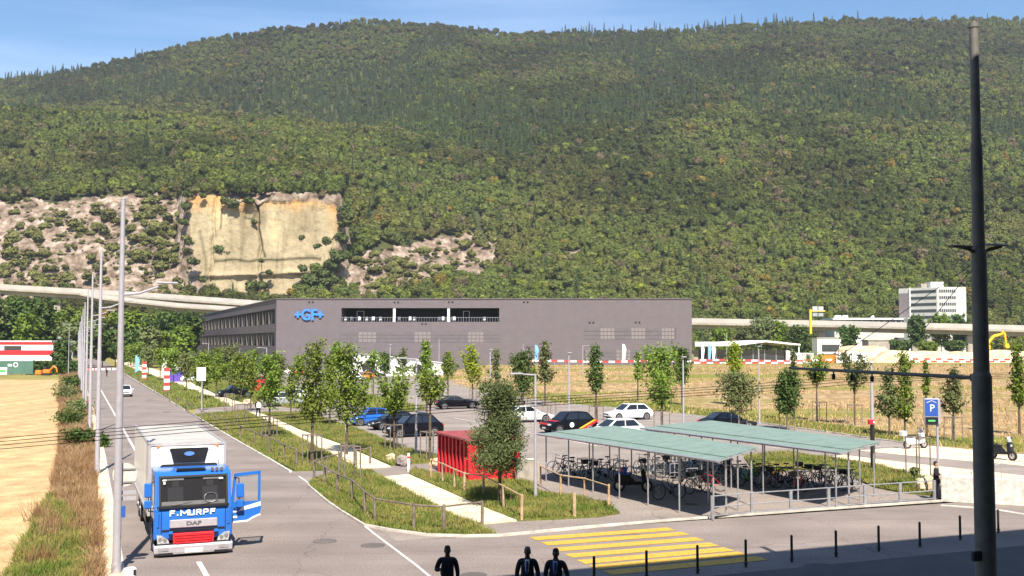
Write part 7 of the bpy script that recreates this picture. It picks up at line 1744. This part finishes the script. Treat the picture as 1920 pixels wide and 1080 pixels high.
# ============================================================ PEOPLE
def skin_mesh(name, verts, edges, radii, m, parent, sub=2, loc=(0, 0, 0)):
    me = bpy.data.meshes.new(name); me.from_pydata(verts, edges, []); o = bpy.data.objects.new(name, me); col.objects.link(o)
    md = o.modifiers.new('skin', 'SKIN'); md.use_smooth_shade = True; md.branch_smoothing = .4
    for i, r in enumerate(radii):
        sv_ = me.skin_vertices[0].data[i]; sv_.radius = r if isinstance(r, tuple) else (r, r); sv_.use_root = (i == 0)
    s = o.modifiers.new('sub', 'SUBSURF'); s.levels = sub; s.render_levels = sub
    dg = bpy.context.evaluated_depsgraph_get(); nm = bpy.data.meshes.new_from_object(o.evaluated_get(dg)); bpy.data.objects.remove(o); bpy.data.meshes.remove(me)
    nm.name = name; nm.materials.clear(); nm.materials.append(m)
    q = link(name, nm, parent, loc); return q
def person(p, rz, label, H=1.78, skin='skin_dark', suit='suit', shirt='shirt_white', tie=True, hair='hair', arms='down', legs='stand', jacket_open=.11, sit=False):
    o = empty('person', p, rz, label, 'person'); k = H/1.78
    def v(x, y, z): return (x*k, y*k, z*k)
    hipz = .93; stp = .16 if legs == 'walk' else .02
    kn = [(-.10, -stp*.9, .50), (.10, stp*.5, .50)]; an = [(-.10, -stp*1.2, .09), (.10, stp*1.6, .10 if legs != 'walk' else .14)]
    if sit: hipz = .55; kn = [(-.13, -.42, .52), (.13, -.42, .50)]; an = [(-.13, -.48, .08), (.13, -.40, .08)]
    dz = hipz-.93; sh = 1.44+dz; 
    V = [v(0, 0, hipz), v(0, -.005, 1.12+dz), v(0, -.01, 1.32+dz), v(0, 0, sh+.01), v(0, -.01, 1.53+dz), v(0, -.015, 1.60+dz), v(0, -.015, 1.69+dz), v(0, 0, 1.74+dz), v(0, -.07, 1.62+dz)]
    Rr = [(.15, .11), (.14, .10), (.165, .11), (.11, .08), (.060, .060), (.062, .070), (.066, .075), (.045, .05), (.014, .016)]
    E = [(0, 1), (1, 2), (2, 3), (3, 4), (4, 5), (5, 6), (6, 7), (5, 8)]
    AE = {'down': [((-.195, 0, sh-.015), (-.27, .03, 1.15+dz), (-.27, -.05, .90+dz)), ((.195, 0, sh-.015), (.265, .03, 1.15+dz), (.275, -.05, .90+dz))],
          'hip': [((-.195, 0, sh-.015), (-.33, .06, 1.17+dz), (-.20, -.08, 1.0+dz)), ((.195, 0, sh-.015), (.33, .06, 1.17+dz), (.22, -.08, 1.0+dz))],
          'raise': [((-.195, 0, sh-.015), (-.29, -.02, 1.17+dz), (-.18, -.22, 1.24+dz)), ((.195, 0, sh-.015), (.26, .02, 1.15+dz), (.27, -.03, .90+dz))],
          'swing': [((-.195, 0, sh-.015), (-.27, .08, 1.17+dz), (-.27, .02, .94+dz)), ((.195, 0, sh-.015), (.30, -.03, 1.16+dz), (.33, -.16, .95+dz))]}[arms]
    ai = []
    for s, (a, b_, c) in zip((-1, 1), AE):
        n = len(V); V += [v(*a), v(*b_), v(*c), v(c[0]+s*.0, c[1]-.02, c[2]-.06)]; Rr += [.062, .045, .030, (.042, .020)]; E += [(3, n), (n, n+1), (n+1, n+2), (n+2, n+3)]; ai.append(n)
    li = []
    for s, kk, aa in zip((-1, 1), kn, an):
        n = len(V); V += [v(s*.10, 0, hipz-.06), v(*kk), v(*aa), v(aa[0], aa[1]-.13, .045 if aa[2] < .12 else .06)]; Rr += [.085, .058, .040, .035]; E += [(0, n), (n, n+1), (n+1, n+2), (n+2, n+3)]; li.append(n)
    body = skin_mesh('body', V, E, [tuple(q*k for q in r) if isinstance(r, tuple) else r*k for r in Rr], M[skin], o, 2)
    # skull and face grown into the same body mesh
    hb = MB(); hb.ball((0, 0, 0), 1, 18, 14); hv = []
    for (x, y, z) in hb.v:
        f = 1.0 if z > -.1 else 1-.30*min(1, (-z-.1)/.8)
        yy = y*(.098 if y > 0 else .092)*(.96 if z < -.3 else 1); q_ = (1/max(.25, math.sqrt(max(1e-4, 1-z*z))))**.45 if z > 0 else 1.0; q_ = min(q_, 1.5); yy *= q_; xx = x*.078*f*q_; zz_ = z*.122
        if y < -.75 and abs(x) < .35 and -.45 < z < .1: yy -= .022*(1-abs(x)/.35)
        hv.append(((xx)*k, yy*k, (1.658+dz+zz_)*k))
    bm = bmesh.new(); bm.from_mesh(body.data); vv = [bm.verts.new(q) for q in hv]
    for f in hb.f:
        nf = bm.faces.new([vv[i_] for i_ in f]); nf.smooth = True
    bm.to_mesh(body.data); bm.free()
    # five fingers per hand, short and slightly curled
    for n, s in zip(ai, (-1, 1)):
        c = Vector(V[n+3]); fb = MB()
        for j in range(4):
            a = c+Vector((0, (-.026+j*.0175)*k, -.02*k)); m_ = a+Vector((-s*.006, -.004, -.035*k)); e = m_+Vector((-s*.016, -.004, -.024*k*(1 - .12*abs(j-1.5)))); fb.path([tuple(a), tuple(m_), tuple(e)], [.0085, .008, .006], 6)
        a = c+Vector((-s*.01, -.035*k, .015)); fb.path([tuple(a), tuple(a+Vector((-s*.012, -.02, -.03))), tuple(a+Vector((-s*.02, -.02, -.055)))], [.010, .009, .007], 6)
        fb.build('fingers', M[skin], o, smooth=True)
    # clothes
    jv = [V[0]]+[V[1], V[2], V[3]]; jr = [(.195, .140), (.180, .132), (.205, .138), (.125, .092)]; je = [(0, 1), (1, 2), (2, 3)]
    jv[0] = v(0, .0, hipz-.06); 
    for n in ai:
        m0 = len(jv); jv += [V[n], V[n+1], V[n+2]]; jr += [.084, .062, .048]; je += [(3, m0), (m0, m0+1), (m0+1, m0+2)]
    skin_mesh('jacket', jv, je, [tuple(q*k for q in r) if isinstance(r, tuple) else r*k for r in jr], M[suit], o, 2)
    tv = [v(0, 0, hipz)]; tr_ = [(.155, .118)]; te = []
    for n in li:
        m0 = len(tv); tv += [V[n], V[n+1], V[n+2]]; tr_ += [.100, .075, .062]; te += [(0, m0), (m0, m0+1), (m0+1, m0+2)]
    skin_mesh('trousers', tv, te, [tuple(q*k for q in r) if isinstance(r, tuple) else r*k for r in tr_], M[suit], o, 1)
    for n in li:
        c = V[n+2]; b = MB(); b.bbox((c[0], c[1]-.07, .05), (.10*k, .29*k, .09), .03); b.build('shoe', M['black'], o)
    if shirt:
        b = MB(); yb = -.128*k
        b.add([v(-.035, -.128, 1.18+dz), v(.035, -.128, 1.18+dz), v(.060, -.116, sh-.02), v(.02, -.085, sh+.05), v(-.02, -.085, sh+.05), v(-.060, -.116, sh-.02)], [(0, 1, 2, 3, 4, 5)]); b.build('shirt', M[shirt], o)
        for s in (-1, 1):
            b = MB(); b.add([v(s*.005, -.105, sh+.02), v(s*.055, -.075, sh+.055), v(s*.06, -.095, sh+.01)], [(0, 1, 2)]); b.build('collar', M[shirt], o)
    if tie:
        b = MB(); b.add([v(-.016, -.125, sh+.02), v(.016, -.125, sh+.02), v(.03, -.146, 1.18+dz), v(0, -.146, 1.12+dz), v(-.03, -.146, 1.18+dz)], [(0, 1, 2, 3, 4)]); b.build('tie', M['tie'], o)
    # hair as a cap over the crown and the back of the head
    c0 = Vector(v(0, .0, 1.665+dz)); b = MB(); b.ball((0, 0, 0), 1, 18, 14); b.v = [(c0.x+x*.084*k*qq, c0.y+.006*k+y*.104*k*qq, c0.z+.004*k+z*.128*k) for (x, y, z) in b.v for qq in [min(1.5, (1/max(.25, math.sqrt(max(1e-4, 1-z*z))))**.45) if z > 0 else 1.0]]
    keep = []
    for f in b.f:
        m = sum((Vector(b.v[i_]) for i_ in f), Vector())/len(f)-c0
        if m.z > .055*k or (m.y > .02*k and m.z > -.07*k) or (m.y > -.02*k and m.z > .0): keep.append(f)
    b.f = keep; b.m = [0]*len(keep); b.build('hair', M[hair], o, smooth=True)
    b = MB()
    for s in (-1, 1): b.ball(v(s*.030, -.0905, 1.668+dz), (.011*k, .006*k, .006*k), 8, 6)
    b.build('eyes', M['hair'], o)
    b = MB()
    for s in (-1, 1): b.ball(v(s*.080, .008, 1.655+dz), (.010*k, .018*k, .030*k), 8, 6)
    b.build('ears', M[skin], o, smooth=True)
    b = MB(); b.ball(v(0, -.083, 1.598+dz), (.024*k, .008*k, .006*k), 8, 5); b.build('mouth', M['hair'], o)
    return o
def stand_at(px, top, H): 
    lo, hi = 12.0, 80.0
    for _ in range(50):
        m_ = (lo+hi)/2
        if AT(px, top, m_).z > H: lo = m_
        else: hi = m_
    return AT(px, top, lo)
for px, top, H, rz, lab, kw in ((839, 1024, 1.78, 4, 'person in a dark suit with one forearm raised, left of the other two suited men', dict(arms='raise', shirt=None, tie=False)),
                      (989, 1026, 1.80, -8, 'person in a dark suit with white shirt and dark tie, middle of the three', dict(hair='hair_grey', arms='down')),
                      (1042, 1029, 1.80, -12, 'person in a dark suit with pale blue shirt and arms swinging, rightmost of the three', dict(shirt='shirt_blue', arms='swing', legs='walk'))):
    q = stand_at(px, top, H); person(Vector((q.x, q.y, .004)), R(rz), lab, H, **kw)
person(G(1756, 938, .0), R(60), 'person in a dark jacket leaning forward beside the pale parapet wall', 1.72, 'skin_light', 'suit', None, False, 'hair', 'raise')
person(G(484, 783, .06), R(170), 'person walking away on the footpath with a white bag', 1.75, 'skin_light', 'suit_blue', None, False, 'hair', 'swing', 'walk')
bq = G(484, 783, .06); b = MB(); b.bbox((0, 0, 0), (.42, .2, .5), .06); o = b.build('bag', M['white_matt'], loc=bq+Vector((.12, -.30, 1.15))); tag(o, 'white shoulder bag on the back of the person on the footpath', 'bag')
for i, (px, py, lab, st_) in enumerate(((336, 716, 'tiny person in blue standing beside the purple stall', 'suit_blue'), (345, 714, 'tiny person in dark clothes right of the stall', 'suit'), (200, 706, 'tiny person at the far roadside by the barrier', 'suit'))):
    person(G(px, py), R(40*i), lab, 1.75, 'skin_light', st_, None, False, 'hair', 'down')
# rider-less paper scraps and litter left out
# ---- air between the viewpoint and the mountain
hz = bpy.data.materials.new('haze_air'); hz.use_nodes = True; t = hz.node_tree
for n_ in list(t.nodes):
    if n_.type == 'BSDF_PRINCIPLED': t.nodes.remove(n_)
pv_ = t.nodes.new('ShaderNodeVolumePrincipled'); pv_.inputs['Color'].default_value = (.80, .87, 1, 1); pv_.inputs['Density'].default_value = 0.0001; pv_.inputs['Anisotropy'].default_value = 0.2
t.links.new(pv_.outputs[0], t.nodes['Material Output'].inputs['Volume'])
b = MB(); b.box((0, 860, 260), (2800, 2140, 524)); tag(b.build('haze', hz), kind='stuff')
